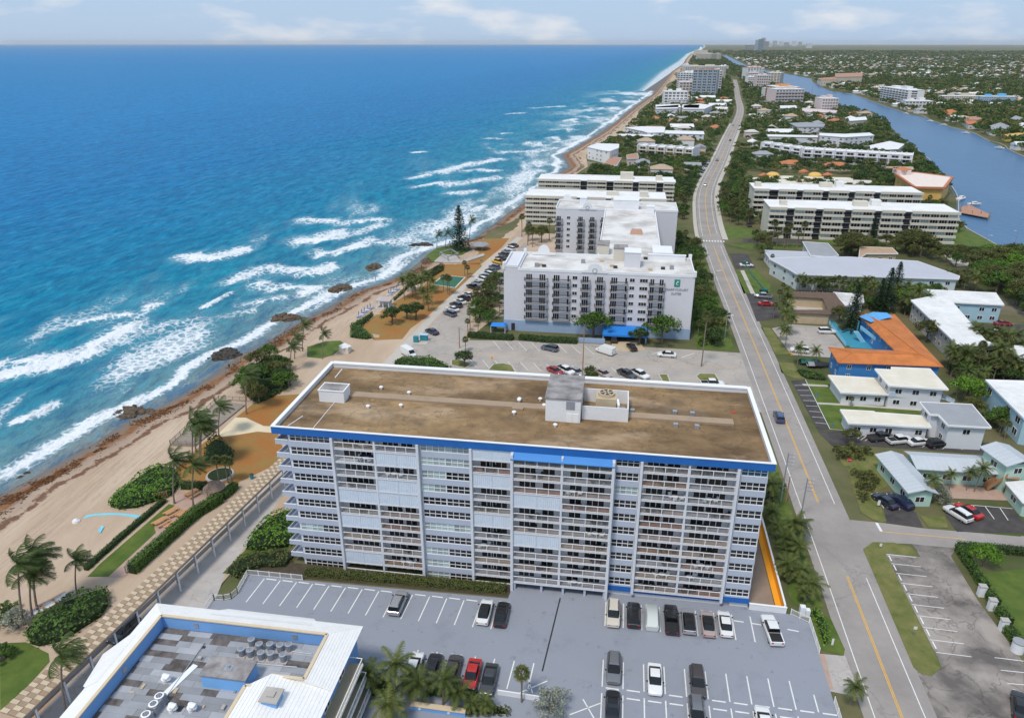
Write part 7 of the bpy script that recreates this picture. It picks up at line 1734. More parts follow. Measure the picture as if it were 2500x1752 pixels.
def bake(kind, key, x, y, s, rz):
    """append a copy of a crown mesh to the big far-off canopy"""
    if key not in LBASE:
        me = kind[1]; v = np.empty(len(me.vertices) * 3, np.float32); me.vertices.foreach_get('co', v); t = np.empty(len(me.vertices), np.float32); me.attributes['tone'].data.foreach_get('value', t); LBASE[key] = (v.reshape(-1, 3), t, me.materials[0])
    v, t, m = LBASE[key]; c, sn = math.cos(rz), math.sin(rz); w = np.empty_like(v)
    w[:, 0] = (v[:, 0] * c - v[:, 1] * sn) * s + x; w[:, 1] = (v[:, 0] * sn + v[:, 1] * c) * s + y; w[:, 2] = v[:, 2] * s
    STV.setdefault(key, []).append((w, np.clip(t + rs_.uniform(-.2, .2), 0, 1)))
T_TINY = [broadleaf(90 + i, 8, 5.0, 3.2, 9, 7, 2.1, m) for i, m in enumerate((m_leaf, m_leafd, m_leafo))]
for i, (x, y) in enumerate(sel):
    pal = rs_.random() < .25
    if i < 370:
        if pal: plant(P_SAB[i % 3], (x, y), 'palm among the trees of the island gardens beyond the beige blocks', 'palm tree', 'palms of the island gardens', rs_.uniform(.8, 1.2), None, 'garden_palm')
        else: plant(T_LOW[i % 3], (x, y), 'leafy tree in the island gardens beyond the beige blocks', 'tree', 'trees of the island gardens', rs_.uniform(.55, .95), None, 'garden_tree')
    else: bake(T_LOW[i % 3] if y < 800 else T_TINY[i % 3], ('l' if y < 800 else 't') + str(i % 3), x, y, rs_.uniform(.55, .95), rs_.uniform(0, 6))
cnt = 0
for _ in range(70000):                                  # inland suburb and the far shore
    y = 640 * (14 ** rs_.random()); x = bankR(y) + 6 + rs_.random() * (y * .62 + 60)
    if y > 6000: x = shoreX(y) + 60 + rs_.random() * y * .62
    if x > y * .58 + 60: continue
    if float(vnoise(np.array([x * .006]), np.array([y * .004]), 14)[0]) < .2 and rs_.random() < .6: continue
    if y < 2200 and blocked(x, y, 1): continue
    bake(T_TINY[cnt % 3], 't' + str(cnt % 3), x, y, rs_.uniform(.7, 1.25) * (1 + max(0, y - 2500) / 6000), rs_.uniform(0, 6)); cnt += 1
    if cnt > 15000: break
for _ in range(2600):                                   # island tip
    y = 1300 * (4.5 ** rs_.random()); a, b_ = shoreX(y) + 30, bankL(y) - 8
    if b_ - a < 20: continue
    x = rs_.uniform(a, b_)
    if far_ok(x, y, 2): bake(T_TINY[_ % 3], 't' + str(_ % 3), x, y, rs_.uniform(.8, 1.3), rs_.uniform(0, 6))
for key, L in STV.items():
    v = np.concatenate([a for a, _ in L]); t = np.concatenate([b_ for _, b_ in L]); n = len(v) // 4
    me = bpy.data.meshes.new('distant_trees'); me.vertices.add(len(v)); me.vertices.foreach_set('co', v.ravel().astype(np.float32))
    me.loops.add(n * 4); me.loops.foreach_set('vertex_index', np.arange(n * 4, dtype=np.int32)); me.polygons.add(n); me.polygons.foreach_set('loop_start', np.arange(0, n * 4, 4, dtype=np.int32)); me.update(calc_edges=True)
    at = me.attributes.new('tone', 'FLOAT', 'POINT'); at.data.foreach_set('value', t.astype(np.float32)); me.materials.append(LBASE[key][2]); o = obj('distant_trees', me); o['kind'] = 'stuff'
# ------------------------------------------------------------------ vehicles
def PAINT(name, c, metal=.0, rough=.25):
    if 'paint_' + name in MATS: return MATS['paint_' + name]
    t = NT('paint_' + name); MATS['paint_' + name] = t.out(c, rough, .6, metal); t.b.inputs['Coat Weight'].default_value = .5; return t.mat
PN = dict(white=(.74, .74, .73), silver=(.42, .43, .45), grey=(.20, .205, .215), dark=(.045, .047, .052), black=(.012, .012, .014), red=(.45, .015, .012), blue=(.06, .10, .22), navy=(.015, .02, .05), beige=(.58, .53, .45), cover=(.52, .56, .54), slate=(.12, .15, .20), brown=(.06, .05, .05), yellow=(.7, .42, .03), green=(.10, .13, .10), crimson=(.30, .02, .03), sand=(.40, .32, .30))
m_cglass = GLASS('car_glass', (.010, .011, .013), .3, .06); m_head = M('headlamp', (.75, .76, .78), .2, .02, 3); m_tail = M('tail_lamp', (.40, .01, .01), .3, .05, 3); m_liner = M('bed_liner', (.02, .02, .022), .8, .2, 3)
def loft(st, n=None):
    """stations (x, half width low, z low, half width shoulder, z shoulder, half width top, z top) along the car"""
    mb = MB(); ring_ = []
    for (x, w0, z0, w1, z1, w2, z2) in st:
        ring_.append([(x, -w0, z0), (x, -w1, (z0 + z1) / 2), (x, -w1, z1), (x, -w2, z2), (x, w2, z2), (x, w1, z1), (x, w1, (z0 + z1) / 2), (x, w0, z0)])
    k = 8
    for r in ring_: mb.v += r
    for i in range(len(st) - 1):
        for j in range(k):
            a, b_ = i * k + j, i * k + (j + 1) % k; mb.f.append((a, b_, b_ + k, a + k)); mb.m.append(0)
    mb.f.append(tuple(range(k))[::-1]); mb.m.append(0); e = (len(st) - 1) * k; mb.f.append(tuple(range(e, e + k))); mb.m.append(0)
    return mb
def wheel_mesh():
    b = MB(); b.tube([(0, -.11, 0), (0, .11, 0)], .34, 14); r = MB(); r.tube([(0, -.115, 0), (0, .115, 0)], .21, 10)
    return b.mesh('tyre', m_tyre), r.mesh('rim', m_rim)
W_T, W_R = wheel_mesh()
CARM = {}
def carsm(v, k):
    me = v.mesh(k, PAINT('white', PN['white']), True); me.set_sharp_from_angle(angle=R(32)); return me
def car_parts(kind):
    """list of (name, mesh builder, material key); nose points to +x"""
    if kind in ('sedan', 'coupe'):
        body = [(-2.4, .70, .38, .80, .62, .66, .80), (-2.3, .82, .28, .88, .72, .78, .94), (-1.6, .84, .24, .92, .76, .84, .98), (-.6, .84, .24, .93, .78, .86, .96), (.6, .84, .24, .93, .78, .86, .94), (1.1, .84, .24, .92, .76, .84, .92), (1.9, .84, .26, .90, .70, .78, .84), (2.3, .78, .28, .84, .62, .66, .74), (2.42, .66, .36, .72, .56, .55, .64)]
        cab = [(-1.75, .74, .92, .70, .97, .66, .98), (-1.0, .80, .92, .76, 1.18, .62, 1.40), (.0, .80, .92, .77, 1.2, .63, 1.46), (.45, .80, .92, .76, 1.18, .62, 1.40), (1.25, .74, .90, .70, .94, .66, .95)]
        roof = [(-.95, .60, 1.385, .60, 1.40, .56, 1.425), (0, .62, 1.44, .62, 1.455, .58, 1.485), (.42, .60, 1.385, .60, 1.40, .56, 1.425)]
        wx = (-1.42, 1.48); zl, zh = .70, .62
    elif kind == 'suv':
        body = [(-2.38, .78, .45, .84, .80, .74, 1.0), (-2.3, .86, .34, .93, .86, .84, 1.06), (-.6, .88, .30, .96, .90, .88, 1.08), (.8, .88, .30, .96, .90, .88, 1.06), (1.2, .88, .30, .95, .88, .86, 1.04), (2.1, .86, .32, .92, .80, .78, .94), (2.36, .76, .38, .82, .70, .66, .82)]
        cab = [(-2.28, .80, 1.02, .76, 1.08, .70, 1.10), (-1.95, .84, 1.02, .80, 1.36, .66, 1.62), (-.2, .84, 1.02, .80, 1.38, .67, 1.70), (.35, .84, 1.02, .80, 1.36, .66, 1.62), (1.2, .78, 1.0, .74, 1.05, .70, 1.07)]
        roof = [(-2.02, .65, 1.60, .66, 1.62, .62, 1.66), (-.2, .66, 1.67, .67, 1.69, .63, 1.73), (.34, .64, 1.60, .65, 1.62, .61, 1.65)]
        wx = (-1.45, 1.45); zl, zh = .9, .74
    elif kind == 'pickup':
        body = [(-2.75, .84, .52, .92, .92, .90, 1.06), (-2.7, .88, .42, .95, .96, .93, 1.08), (-.9, .88, .36, .96, .96, .94, 1.08), (.9, .88, .36, .96, .96, .88, 1.08), (1.5, .88, .36, .96, .94, .86, 1.08), (2.5, .86, .40, .93, .86, .80, 1.02), (2.72, .78, .45, .84, .76, .70, .90)]
        cab = [(-.95, .82, 1.04, .80, 1.3, .68, 1.70), (-.75, .84, 1.04, .81, 1.36, .68, 1.74), (.4, .84, 1.04, .81, 1.36, .68, 1.74), (.8, .84, 1.04, .80, 1.30, .67, 1.64), (1.5, .78, 1.04, .74, 1.06, .70, 1.09)]
        roof = [(-.9, .66, 1.70, .67, 1.72, .63, 1.76), (.4, .67, 1.73, .67, 1.75, .63, 1.79), (.74, .65, 1.64, .66, 1.66, .62, 1.69)]
        wx = (-1.65, 1.65); zl, zh = .9, .80
    elif kind == 'van':
        body = [(-2.7, .88, .45, .95, 1.1, .86, 2.15), (-2.6, .92, .36, .98, 1.1, .88, 2.25), (.9, .92, .34, .98, 1.1, .88, 2.25), (1.25, .92, .34, .98, 1.1, .84, 2.0), (1.9, .90, .36, .96, 1.0, .80, 1.25), (2.5, .84, .40, .90, .86, .70, 1.02), (2.66, .74, .46, .80, .74, .62, .84)]
        cab = [(1.2, .80, 1.5, .86, 1.6, .78, 2.02), (1.3, .84, 1.35, .86, 1.5, .76, 1.97), (1.92, .84, 1.2, .80, 1.24, .74, 1.27)]
        roof = None; wx = (-1.7, 1.7); zl, zh = 1.0, .82
    else:   # covered car
        body = [(-2.35, .70, .1, .82, .6, .60, .86), (-2.1, .90, .05, .94, .8, .74, 1.05), (-1.2, .95, .05, .97, .95, .70, 1.52), (.2, .95, .05, .97, .95, .72, 1.56), (1.1, .95, .05, .96, .86, .74, 1.12), (2.1, .90, .05, .92, .74, .70, .92), (2.35, .70, .1, .78, .56, .56, .72)]
        return dict(body=loft(body)), None, 0, 0, 0
    return dict(body=loft(body), windows=loft(cab), roof=loft(roof) if roof else None), wx, body[0][0], body[-1][0], (zl, zh)
def make_car(kind, color, label, p, heading, sc=1.1, z=.13, name=None, cat=None, group=None, extra=None):
    nm = name or {'sedan': 'parked_car', 'coupe': 'parked_car', 'suv': 'parked_car', 'pickup': 'pickup_truck', 'van': 'van', 'cover': 'covered_car'}[kind]
    t = thing(nm, label, cat or {'pickup': 'pickup', 'van': 'van'}.get(kind, 'car'), (p[0], p[1], z), heading, group); t.scale = (sc,) * 3
    if kind not in CARM:
        pr, wx, xr, xf, zz = car_parts(kind); CARM[kind] = ({k: carsm(v, k) if v else None for k, v in pr.items()}, wx, xr, xf, zz)
    pr, wx, xr, xf, zz = CARM[kind]; pm = PAINT(color, PN[color], .4 if color in ('silver', 'grey', 'slate', 'blue') else 0., .6 if kind == 'cover' else .25)
    for k, me in pr.items():
        if me is None: continue
        key = (kind, k, color if k != 'windows' else '', extra)
        if key not in MESH:
            m2 = me.copy(); m2.materials.clear(); m2.materials.append(m_cglass if k == 'windows' else (MATS.setdefault('roof_black', PAINT('black', PN['black'])) if (k == 'roof' and extra == 'blackroof') else pm)); MESH[key] = m2
        else: m2 = MESH[key]
        obj({'body': 'body', 'windows': 'windows', 'roof': 'roof_panel'}[k], m2, t)
    if kind == 'cover': return t
    for x in wx:
        for s_ in (-.80, .80):
            w = obj('wheel', W_T, t, (x, s_, .34)); obj('rim', W_R, w)
    if 'lamp' not in MESH:
        MESH['lamp'] = MB().box(-.1, -.16, -.07, .06, .16, .07).mesh('headlight', m_head); MESH['tail'] = MB().box(-.05, -.13, -.09, .05, .13, .09).mesh('taillight', m_tail); MESH['mir'] = MB().box(-.07, -.1, -.06, .07, .1, .06).mesh('mirror', m_cglass); MESH['bed'] = MB().box(-2.62, -.78, 1.075, -1.02, .78, 1.095).mesh('load_bed', m_liner); MESH['rails'] = MB().box(-1.7, -.03, 0, .1, .03, .05).mesh('roof_rail', m_dark)
    for s_ in (-.58, .58): obj('headlight', MESH['lamp'], t, (xf - .06, s_, zz[1])); obj('taillight', MESH['tail'], t, (xr + .02, s_ * 1.15, zz[0]))
    for s_ in (-1, 1): obj('mirror', MESH['mir'], t, (.85 if kind != 'van' else 1.5, s_ * 1.02, 1.02 if kind in ('sedan', 'coupe') else 1.15))
    if kind == 'pickup': obj('load_bed', MESH['bed'], t)
    if kind == 'suv':
        for s_ in (-.6, .6): obj('roof_rail', MESH['rails'], t, (0, s_, 1.68))
    return t
U_, D_ = PI / 2, -PI / 2     # nose away from / towards the camera side (along the road axis)
ON = 'on the blue-grey deck'
CARS = [
 ('suv', 'silver', 'silver estate car alone in the left row of bays on the blue-grey deck', (-31.4,88.3), U_ - .02),
 ('sedan', 'white', 'white car with a black glass roof below the tower hedge', (-17.5,88.4), U_, 'blackroof'),
 ('sedan', 'black', 'black sedan beside the white car with the black glass roof', (-14.8,88.3), U_),
 ('suv', 'beige', 'cream white boxy suv with a sunroof parked nearest the lobby columns', (2.3,90.8), D_),
 ('suv', 'black', 'black suv next to the covered car against the tower wall', (5.4,91.1), U_),
 ('cover', 'cover', 'car under a pale green-grey cloth cover', (8.2,91.2), U_),
 ('pickup', 'black', 'black pickup truck beside the covered car', (11.1,90.9), U_),
 ('suv', 'silver', 'silver hatchback with a black roof between black pickup and striped convertible', (13.7,91), U_, 'blackroof'),
 ('coupe', 'sand', 'silver convertible with black bonnet stripes', (16.6,90.9), U_, 'blackroof'),
 ('sedan', 'white', 'white sedan at the end of the row against the tower wall', (19.2,91.3), U_),
 ('pickup', 'white', 'white pickup truck with a black bed cover near the deck corner fence', (26,90.9), U_ + .1),
 ('suv', 'grey', 'grey suv in the middle row facing the empty bays', (2.6,79.9), D_),
 ('sedan', 'white', 'white sedan in the middle of the deck rows', (8.3,78.9), D_),
 ('suv', 'brown', 'dark bronze crossover in the middle of the deck rows', (14.1,79.2), D_),
 ('sedan', 'black', 'black sedan with a sunroof in the last row by the crossed-out bay', (2.6,73.4), U_),
 ('suv', 'grey', 'dark grey car in the last row behind the bronze crossover', (13.6,73.8), D_),
 ('sedan', 'white', 'white car nose just behind the last row of white bay lines', (22.2,73.7), U_),
 ('sedan', 'red', 'red car half hidden by a reddish palm', (-17,76), D_),
 ('sedan', 'dark', 'charcoal sedan between the red car and crossed-out bay', (-14.5,75.5), D_),
 ('sedan', 'white', 'white car behind the tallest deck palm', (-25.5,76.1), U_),
 ('sedan', 'black', 'black car behind the middle deck palms', (-22.8,76.3), U_),
 ('sedan', 'brown', 'brown car behind the middle deck palms', (-19.9,76.5), U_),
]
for c in CARS: make_car(c[0], c[1], c[2], c[3], c[4], extra=c[5] if len(c) > 5 else None)
G0 = .06
for kind, col, lab, p, hd in (
 ('suv', 'blue', 'blue-grey suv driving on the yellow-lined main road', (39.6,162.8), U_),
 ('suv', 'dark', 'dark car parked under the carport roof edge with red and white lights', (-70.6,76.5), D_ - .15),
 ('suv', 'slate', 'steel blue hatchback in the angled bays before the hotel', (-18.4,197.5), 2.75),
 ('van', 'white', 'white panel van in the angled bays before the hotel', (-2.4,197.5), 2.55),
 ('sedan', 'black', 'black sedan leaving the hotel canopy drive', (5.1,202), 1.9),
 ('sedan', 'white', 'white sedan on the street in front of the big round hotel tree', (15,197.8), 3.1),
 ('sedan', 'crimson', 'dark red coupe behind the tower roof edge', (-15.4,181.9), -.75),
 ('pickup', 'white', 'white pickup with raised tailgate beside the dark red coupe', (-12.6,182.4), -.75),
 ('sedan', 'silver', 'silver sedan beside the bushy island behind the tower', (-9.6,182), -.75),
 ('sedan', 'sand', 'beige sedan behind the tower right of the bushy island', (-2.4,181.9), -.8),
 ('pickup', 'dark', 'dark pickup with cargo behind the tower', (3.8,182.3), -.8),
 ('pickup', 'white', 'white pickup next to the dark pickup behind the tower', (7.2,182.7), -.8),
 ('pickup', 'white', 'white pickup under the corner trees by the tower', (25.8,179.5), .1),
 ('van', 'white', 'white camper van at the end of the promenade', (-57.8,187.4), -.75),
 ('sedan', 'navy', 'dark navy sedan alone beside the promenade', (-55.6,205.7), 2.45),
 ('pickup', 'dark', 'dark pickup in front of the bungalow with four cars', (60.5,156), .35),
 ('pickup', 'white', 'white pickup with open bed in front of the bungalow with four cars', (64.2,155.2), .35),
 ('sedan', 'white', 'white sedan in front of the bungalow with four cars', (68.2,155.1), .35),
 ('suv', 'black', 'black car with red roof details beside the grey-roofed house', (72,154.8), .35),
 ('sedan', 'navy', 'dark navy sedan in the mint motel drive', (53.6,129.7), 2.1),
 ('cover', 'navy', 'car under a dark plum cover in the mint motel drive', (56.6,130.1), 2.1),
 ('suv', 'white', 'white suv in the mint motel car park', (65.8,127.2), 2.1),
 ('sedan', 'red', 'red hatchback beside the white suv in the mint motel car park', (68.2,128.6), 2.1),
 ('suv', 'white', 'white suv beside the turquoise motel fence', (64.4,223.8), .1),
 ('suv', 'white', 'white crossover near the yellow hydrant in the motel forecourt', (53,206.6), 3.0),
 ('sedan', 'red', 'bright red car on the dark forecourt of the unfinished motel', (50.3,248.1), .05),
 ('pickup', 'silver', 'silver pickup beside the bright red car', (50.5,256.2), 3.0),
 ('sedan', 'white', 'white car at the north end of the motel strip', (50.4,296.3), .05),
 ('sedan', 'white', 'white sedan behind the white-roofed motel wing', (115.2,230), .1),
 ('sedan', 'crimson', 'dark red car in the shade beside the pale blue motel wing', (121.2,239.2), .1),
 ('sedan', 'black', 'black car at the edge of the patched car park', (56.5,81.6), 1.2),
 ('sedan', 'dark', 'dark car parked by the beige canal block drive', (61.7,369.4), 1.6),
 ('cover', 'slate', 'vehicle under a pale blue tarp on the verge near the canal blocks', (54.3,412.8), 0.),
 ('suv', 'black', 'black car under the blue hotel canopy', (-0.1,207.7), U_),
): make_car(kind, col, lab, p, hd, z=G0)
# cars along the beach drive, slanting towards the sea
bd = [(-53.8,222.4),(-53.9,227),(-53.7,231.2),(-53.1,234.9),(-52.5,238.8),(-51.9,242.7),(-51.8,251.5),(-51.3,256.5),(-50.7,261.6),(-50.1,265.5),(-49.7,268.9),(-49.1,273.4),(-48.6,278.4),(-48.3,292.1),(-48,297.6),(-47.5,302.4),(-46.8,307.3),(-46.2,313.4)]
cl = ['slate', 'white', 'dark', 'white', 'black', 'white', 'black', 'silver', 'white', 'slate', 'white', 'dark', 'slate', 'black', 'dark', 'silver', 'white', 'brown']
for i, (p, c) in enumerate(zip(bd, cl)):
    make_car(('suv', 'sedan')[i % 2] if i != 6 else 'pickup', c, '%s car in the slanted row along the beach promenade' % {'slate': 'blue-grey', 'dark': 'charcoal', 'brown': 'brown'}.get(c, c), p, 2.5, z=G0, group='%s cars along the promenade' % c)
p_ = (-48.6,286.1); make_car('pickup', 'yellow', 'yellow truck in the slanted row along the beach promenade', p_, 2.5, z=G0)
# traffic farther up the road
for lab, x, y, c in (('dark car far up the road beyond the canal blocks', -2.0, 590, 'dark'), ('white car on the road bend beyond the canal blocks', -1.8, 480, 'white'), ('dark car far up the straight road', 1.8, 720, 'black'), ('grey car near the far bend of the road', -2, 860, 'grey'), ('white car near the far bend of the road', 2, 905, 'white')):
    make_car('sedan', c, lab, (float(np.interp(y, _rcy, _rcx)) + x, y), U_ - .15, z=G0, name='car')
for i in range(9):
    y = 512 + i * 9; c = ('dark', 'white', 'grey')[i % 3]
    make_car('sedan', c, '%s car parked on the roadside bays far up the road' % {'dark': 'charcoal'}.get(c, c), (float(np.interp(y, _rcy, _rcx)) - 9, y), 2.6, z=.03, name='parked_car', group='%s cars in the far roadside bays' % c)
# ------------------------------------------------------------------ rocks on the shore
m_rock = M('reef_rock', (.085, .06, .04), .95, .4, .8, c2=(.17, .125, .085), bump=.6)
m_rock2 = M('dark_wet_rock', (.03, .028, .025), .7, .4, .8, c2=(.09, .07, .05), bump=.6)
def rock(label, poly, h, mat, name='rock_outcrop'):
    """outcrop heaped from many angular blocks"""
    poly = ccw(poly); r = random.Random(int(abs(poly[0][0] * 13 + poly[0][1] * 7))); xs = [p[0] for p in poly]; yy = [p[1] for p in poly]; mb = MB(); A = (max(xs) - min(xs)) * (max(yy) - min(yy)); n = int(min(170, max(26, A * 1.5)))
    for i in range(n):
        x, y = r.uniform(min(xs), max(xs)), r.uniform(min(yy), max(yy))
        if not pip(poly, x, y): continue
        d = edge_d(poly, x, y); s = r.uniform(.35, .75) * (1 + min(1.2, d * .4)); k = 6; z0 = -1.3; zt = -.95 + h * min(1, .2 + d / 2.2) * r.uniform(.25, .7); a0 = r.uniform(0, 6); tx, ty = r.uniform(-.3, .3) * s, r.uniform(-.3, .3) * s
        lo = [(x + s * 1.15 * math.cos(a0 + j * PI / 3) * r.uniform(.75, 1.2), y + s * 1.15 * math.sin(a0 + j * PI / 3) * r.uniform(.75, 1.2), z0) for j in range(k)]
        mi = [(x + s * math.cos(a0 + .3 + j * PI / 3) * r.uniform(.7, 1.15), y + s * math.sin(a0 + .3 + j * PI / 3) * r.uniform(.7, 1.15), zt - s * r.uniform(.15, .5)) for j in range(k)]
        tp = [(x + tx + s * .5 * math.cos(a0 + j * PI / 3) * r.uniform(.5, 1.2), y + ty + s * .5 * math.sin(a0 + j * PI / 3) * r.uniform(.5, 1.2), zt + r.uniform(-.12, .12)) for j in range(k)]
        mb.add(lo + mi + tp, [(j, (j + 1) % k, k + (j + 1) % k, k + j) for j in range(k)] + [(k + j, k + (j + 1) % k, 2 * k + (j + 1) % k, 2 * k + j) for j in range(k)] + [tuple(range(2 * k, 3 * k))])
    o = mb.build(name, mat); tag(o, label, 'rock'); return o
rock('brown reef rocks where the seaweed line meets the surf', [(-118.9,142.2),(-119.6,145.1),(-118.8,147.3),(-116.4,148.7),(-112.9,147.5),(-109.7,146.6),(-110.3,144.5),(-112.3,143.5),(-113.7,141.7),(-115.8,141)], 1.9, m_rock)
rock('dark jagged rocks at the tip of the wet sand pool', [(-115.3,179.4),(-115.2,183.5),(-113.5,187.3),(-109.8,186.7),(-105.7,182.5),(-106.8,180.1),(-109.9,178),(-112.6,177)], 1.7, m_rock2)
rock('rugged rock shelf beside the shallow beach pool', [(-110.6,209.6),(-112.1,216.1),(-109.6,218.7),(-104.1,217.2),(-99.9,214.9),(-102.7,211.5),(-106.3,210.3)], 1.8, m_rock)
rock('brown rock islet just off the beach huts', [(-104.4,243.4),(-104.3,247.6),(-102.7,251.4),(-98.2,251.3),(-95.9,248.1),(-97.8,244.4),(-100.6,241.2)], 2.0, m_rock)
rock('smaller rock islet standing in the surf', [(-100.8,275.1),(-100.1,279.4),(-97.6,280.7),(-93.5,277.8),(-94.5,272.7),(-96.8,268.3)], 2.0, m_rock)
rock('long low dark reef off the green mound', [(-93.1,310.6),(-92.2,314.8),(-87.6,317.6),(-82.5,316.3),(-82,312.2),(-87.9,310.7)], 1.5, m_rock2)
rock('small black rocks at the water edge near the seaweed drift', [(-121.2,114.4),(-121.4,116.3),(-120.5,117.7),(-119.4,117.1),(-119.9,115.5),(-119.9,113.6)], .9, m_rock2)
rock('tumbled boulders below the green mound', [(-81.2,286.6),(-80.9,292),(-79,292.3),(-74.9,284),(-76.6,281.2),(-79.1,281.7)], 1.8, m_rock)
# seaweed flakes along the wrack line: uncountable
lb = LB(); r = random.Random(3); m_weed = LEAF('seaweed', (.05, .02, .008), (.24, .10, .025))
ya = 100 * 4.4 ** np.array([r.random() for _ in range(14000)]); na = fbm(ya * .12, ya * 0, 5); va = vnoise(ya * .05, ya * 0 + 3, 2)
da = 3.2 + 3.4 * na + np.array([r.gauss(0, 1) for _ in ya]) * (.7 + 1.5 * va); ka = fbm(ya * .3, da * .35, 7, 3)
for y, d, k in zip(ya, da, ka):
    if k < .5: continue
    lb.leaf((float(shoreX(y)) + d, y, float(np.interp(d, [0, 4, 8, 14], [-.86, -.45, -.12, .03])) + .03), (0, 0, 1.6), r.uniform(.3, .8), r.random(), r)
o = obj('seaweed', lb.mesh('seaweed', m_weed)); o['kind'] = 'stuff'
# ------------------------------------------------------------------ beach and garden things
def picnic(label, p, rz, group):
    t = thing('picnic_table', label, 'picnic table', (p[0], p[1], .07), rz, group); m = M('warm_timber', (.52, .27, .12), .75, .15, 2)
    for i in range(5): obj('top_board', MB().box(-1.3, -.5 + .2 * i + .01, .78, 1.3, -.3 + .2 * i - .01, .84).mesh('top_board', m), t)
    for s_ in (-1, 1):
        obj('bench', MB().box(-1.3, s_ * .95 - .2, .46, 1.3, s_ * .95 + .2, .52).mesh('bench', m), t)
        b = MB(); x = s_ * .95; b.wall((x, -1.0), (x, 1.0), .09, .36, .46); b.add([(x - .05, -.75, 0), (x + .05, -.75, 0), (x + .05, -.35, .78), (x - .05, -.35, .78), (x - .05, -.65, 0), (x + .05, -.65, 0), (x + .05, -.25, .78), (x - .05, -.25, .78)], [(0, 1, 2, 3), (4, 7, 6, 5), (0, 3, 7, 4), (1, 5, 6, 2)]); b.add([(x - .05, .75, 0), (x + .05, .75, 0), (x + .05, .35, .78), (x - .05, .35, .78), (x - .05, .65, 0), (x + .05, .65, 0), (x + .05, .25, .78), (x - .05, .25, .78)], [(3, 2, 1, 0), (5, 6, 7, 4), (4, 7, 3, 0), (2, 6, 5, 1)]); b.wall((x, -.45), (x, .45), .09, .68, .78); obj('leg_frame', b.mesh('leg_frame', m), t)
    return t
for p in [(-80.9,106.1),(-78.3,105.9),(-81.2,102.9),(-78.4,102.3)]: picnic('timber picnic table of the four set on the pink patio', p, 1.15, 'four picnic tables on the pink patio')
picnic('timber picnic table beside the thatched hut', (-80.6,112.5), 1.15, None)
th = thing('thatched_hut', 'small thatched tiki hut at the end of the hedge', 'hut', (-76.1,113.2) + (0,)); c = th.location
m_thatch = M('thatch', (.30, .21, .16), .95, .25, 3, bump=.8)
for dx in (-1, 1):
    for dy in (-1, 1): MB().tube([(c[0] + dx, c[1] + dy, 0), (c[0] + dx, c[1] + dy, 2.2)], .09, 6).build('post', m_wood, th)
b = MB(); n = 22
for k, (r0, z0, r1, z1) in enumerate(((2.1, 1.9, 1.4, 2.6), (1.6, 2.4, .9, 3.0), (1.05, 2.85, .1, 3.4))):
    for i in range(n):
        a0, a1 = 2 * PI * i / n, 2 * PI * (i + 1) / n; j = .12 * math.sin(i * 5.3 + k); b.add([(c[0] + (r0 + j) * math.cos(a0), c[1] + (r0 + j) * math.sin(a0), z0 - abs(j)), (c[0] + (r0 - j) * math.cos(a1), c[1] + (r0 - j) * math.sin(a1), z0), (c[0] + r1 * math.cos(a1), c[1] + r1 * math.sin(a1), z1), (c[0] + r1 * math.cos(a0), c[1] + r1 * math.sin(a0), z1)], [(0, 1, 2, 3)])
b.build('thatch_roof', m_thatch, th); MB().tube([(c[0], c[1], 0), (c[0], c[1], 1.1)], 1.0, 12).build('bar', m_wood, th)
m_aqua = M('aqua_mat', (.20, .56, .68), .7, .08, .8)
mt = MB(); pl = [(-96.6,102.2),(-95.3,103.4),(-92.9,104),(-90.5,104.3),(-88.2,104.2),(-86.1,103.8)]; pu = [(-96.8,103.3),(-95.5,104),(-93.1,104.6),(-90.7,104.9),(-88.4,104.9),(-86.4,104.7)]
for i in range(5): mt.add([pl[i] + (.09,), pl[i + 1] + (.09,), pu[i + 1] + (.09,), pu[i] + (.09,)], [(0, 1, 2, 3)]); mt.add([pl[i] + (.0,), pl[i + 1] + (.0,), pl[i + 1] + (.09,), pl[i] + (.09,)], [(0, 1, 2, 3)])
tag(mt.build('beach_mat', m_aqua), 'long curved aqua roll-out mat across the sand', 'mat')
q = [(-91.2,98.9),(-91.7,100.7),(-91,100.4),(-90.5,98.7)]; tag(MB().prism(q, .02, .2).build('beach_float', m_aqua), 'short aqua board lying alone on the sand', 'board')
q = (-97.3,101.3); tag(MB().tube([(q[0], q[1], .02), (q[0] + .1, q[1], .4), (q[0] + .15, q[1] + .1, .62)], [.8, .6, .15], 9).build('covered_kayak', m_wplas), 'small white covered bundle on the sand by the aqua mat', 'bundle')
# timber beach deck with fence
dk = thing('timber_deck', 'weathered grey timber deck stepping onto the sand', 'deck', (-93.5,140.5) + (0,))
DP = [(-95.9,129.9),(-96.7,152.5),(-89.5,152.9),(-89,150.9),(-88.8,134.9),(-90.4,130.3)]
a0, a1, b0, b1 = DP[0], DP[1], DP[5], DP[3]
for i in range(44):
    t0, t1 = i / 44, (i + 1) / 44 - .004; p = [on(a0, a1, t0), on(b0, b1, t0), on(b0, b1, t1), on(a0, a1, t1)]
    MB().prism(p, .02, .36 + .015 * (i % 3)).build('deck_board', m_boards, dk)
fence('deck_fence', [(-95.9,129.9),(-90.4,130.3)], 1.2, 'weathered timber rail fence at the deck end', m_boards, 1.6, .18, .3)
fence('deck_fence', [(-95.9,129.9),(-96.4,140.7),(-96.7,152.5),(-89.5,152.9)], 1.1, 'weathered timber rail along the sea edge of the deck', m_boards, 2.0, 0, .3)
fence('chain_link_fence', [(-79,89.2), (-77.3,105), (-74.8,112.5)], 1.5, 'pale chain-link fence beside the tall clipped hedge', m_steel, 2.6, .3, .05)
fence('timber_gate', [(-87,109.8),(-84.9,111)], 1.6, 'reddish timber gate panel beside the seagrape mound', m_wood, 1.2, .12, .05, 'gate')
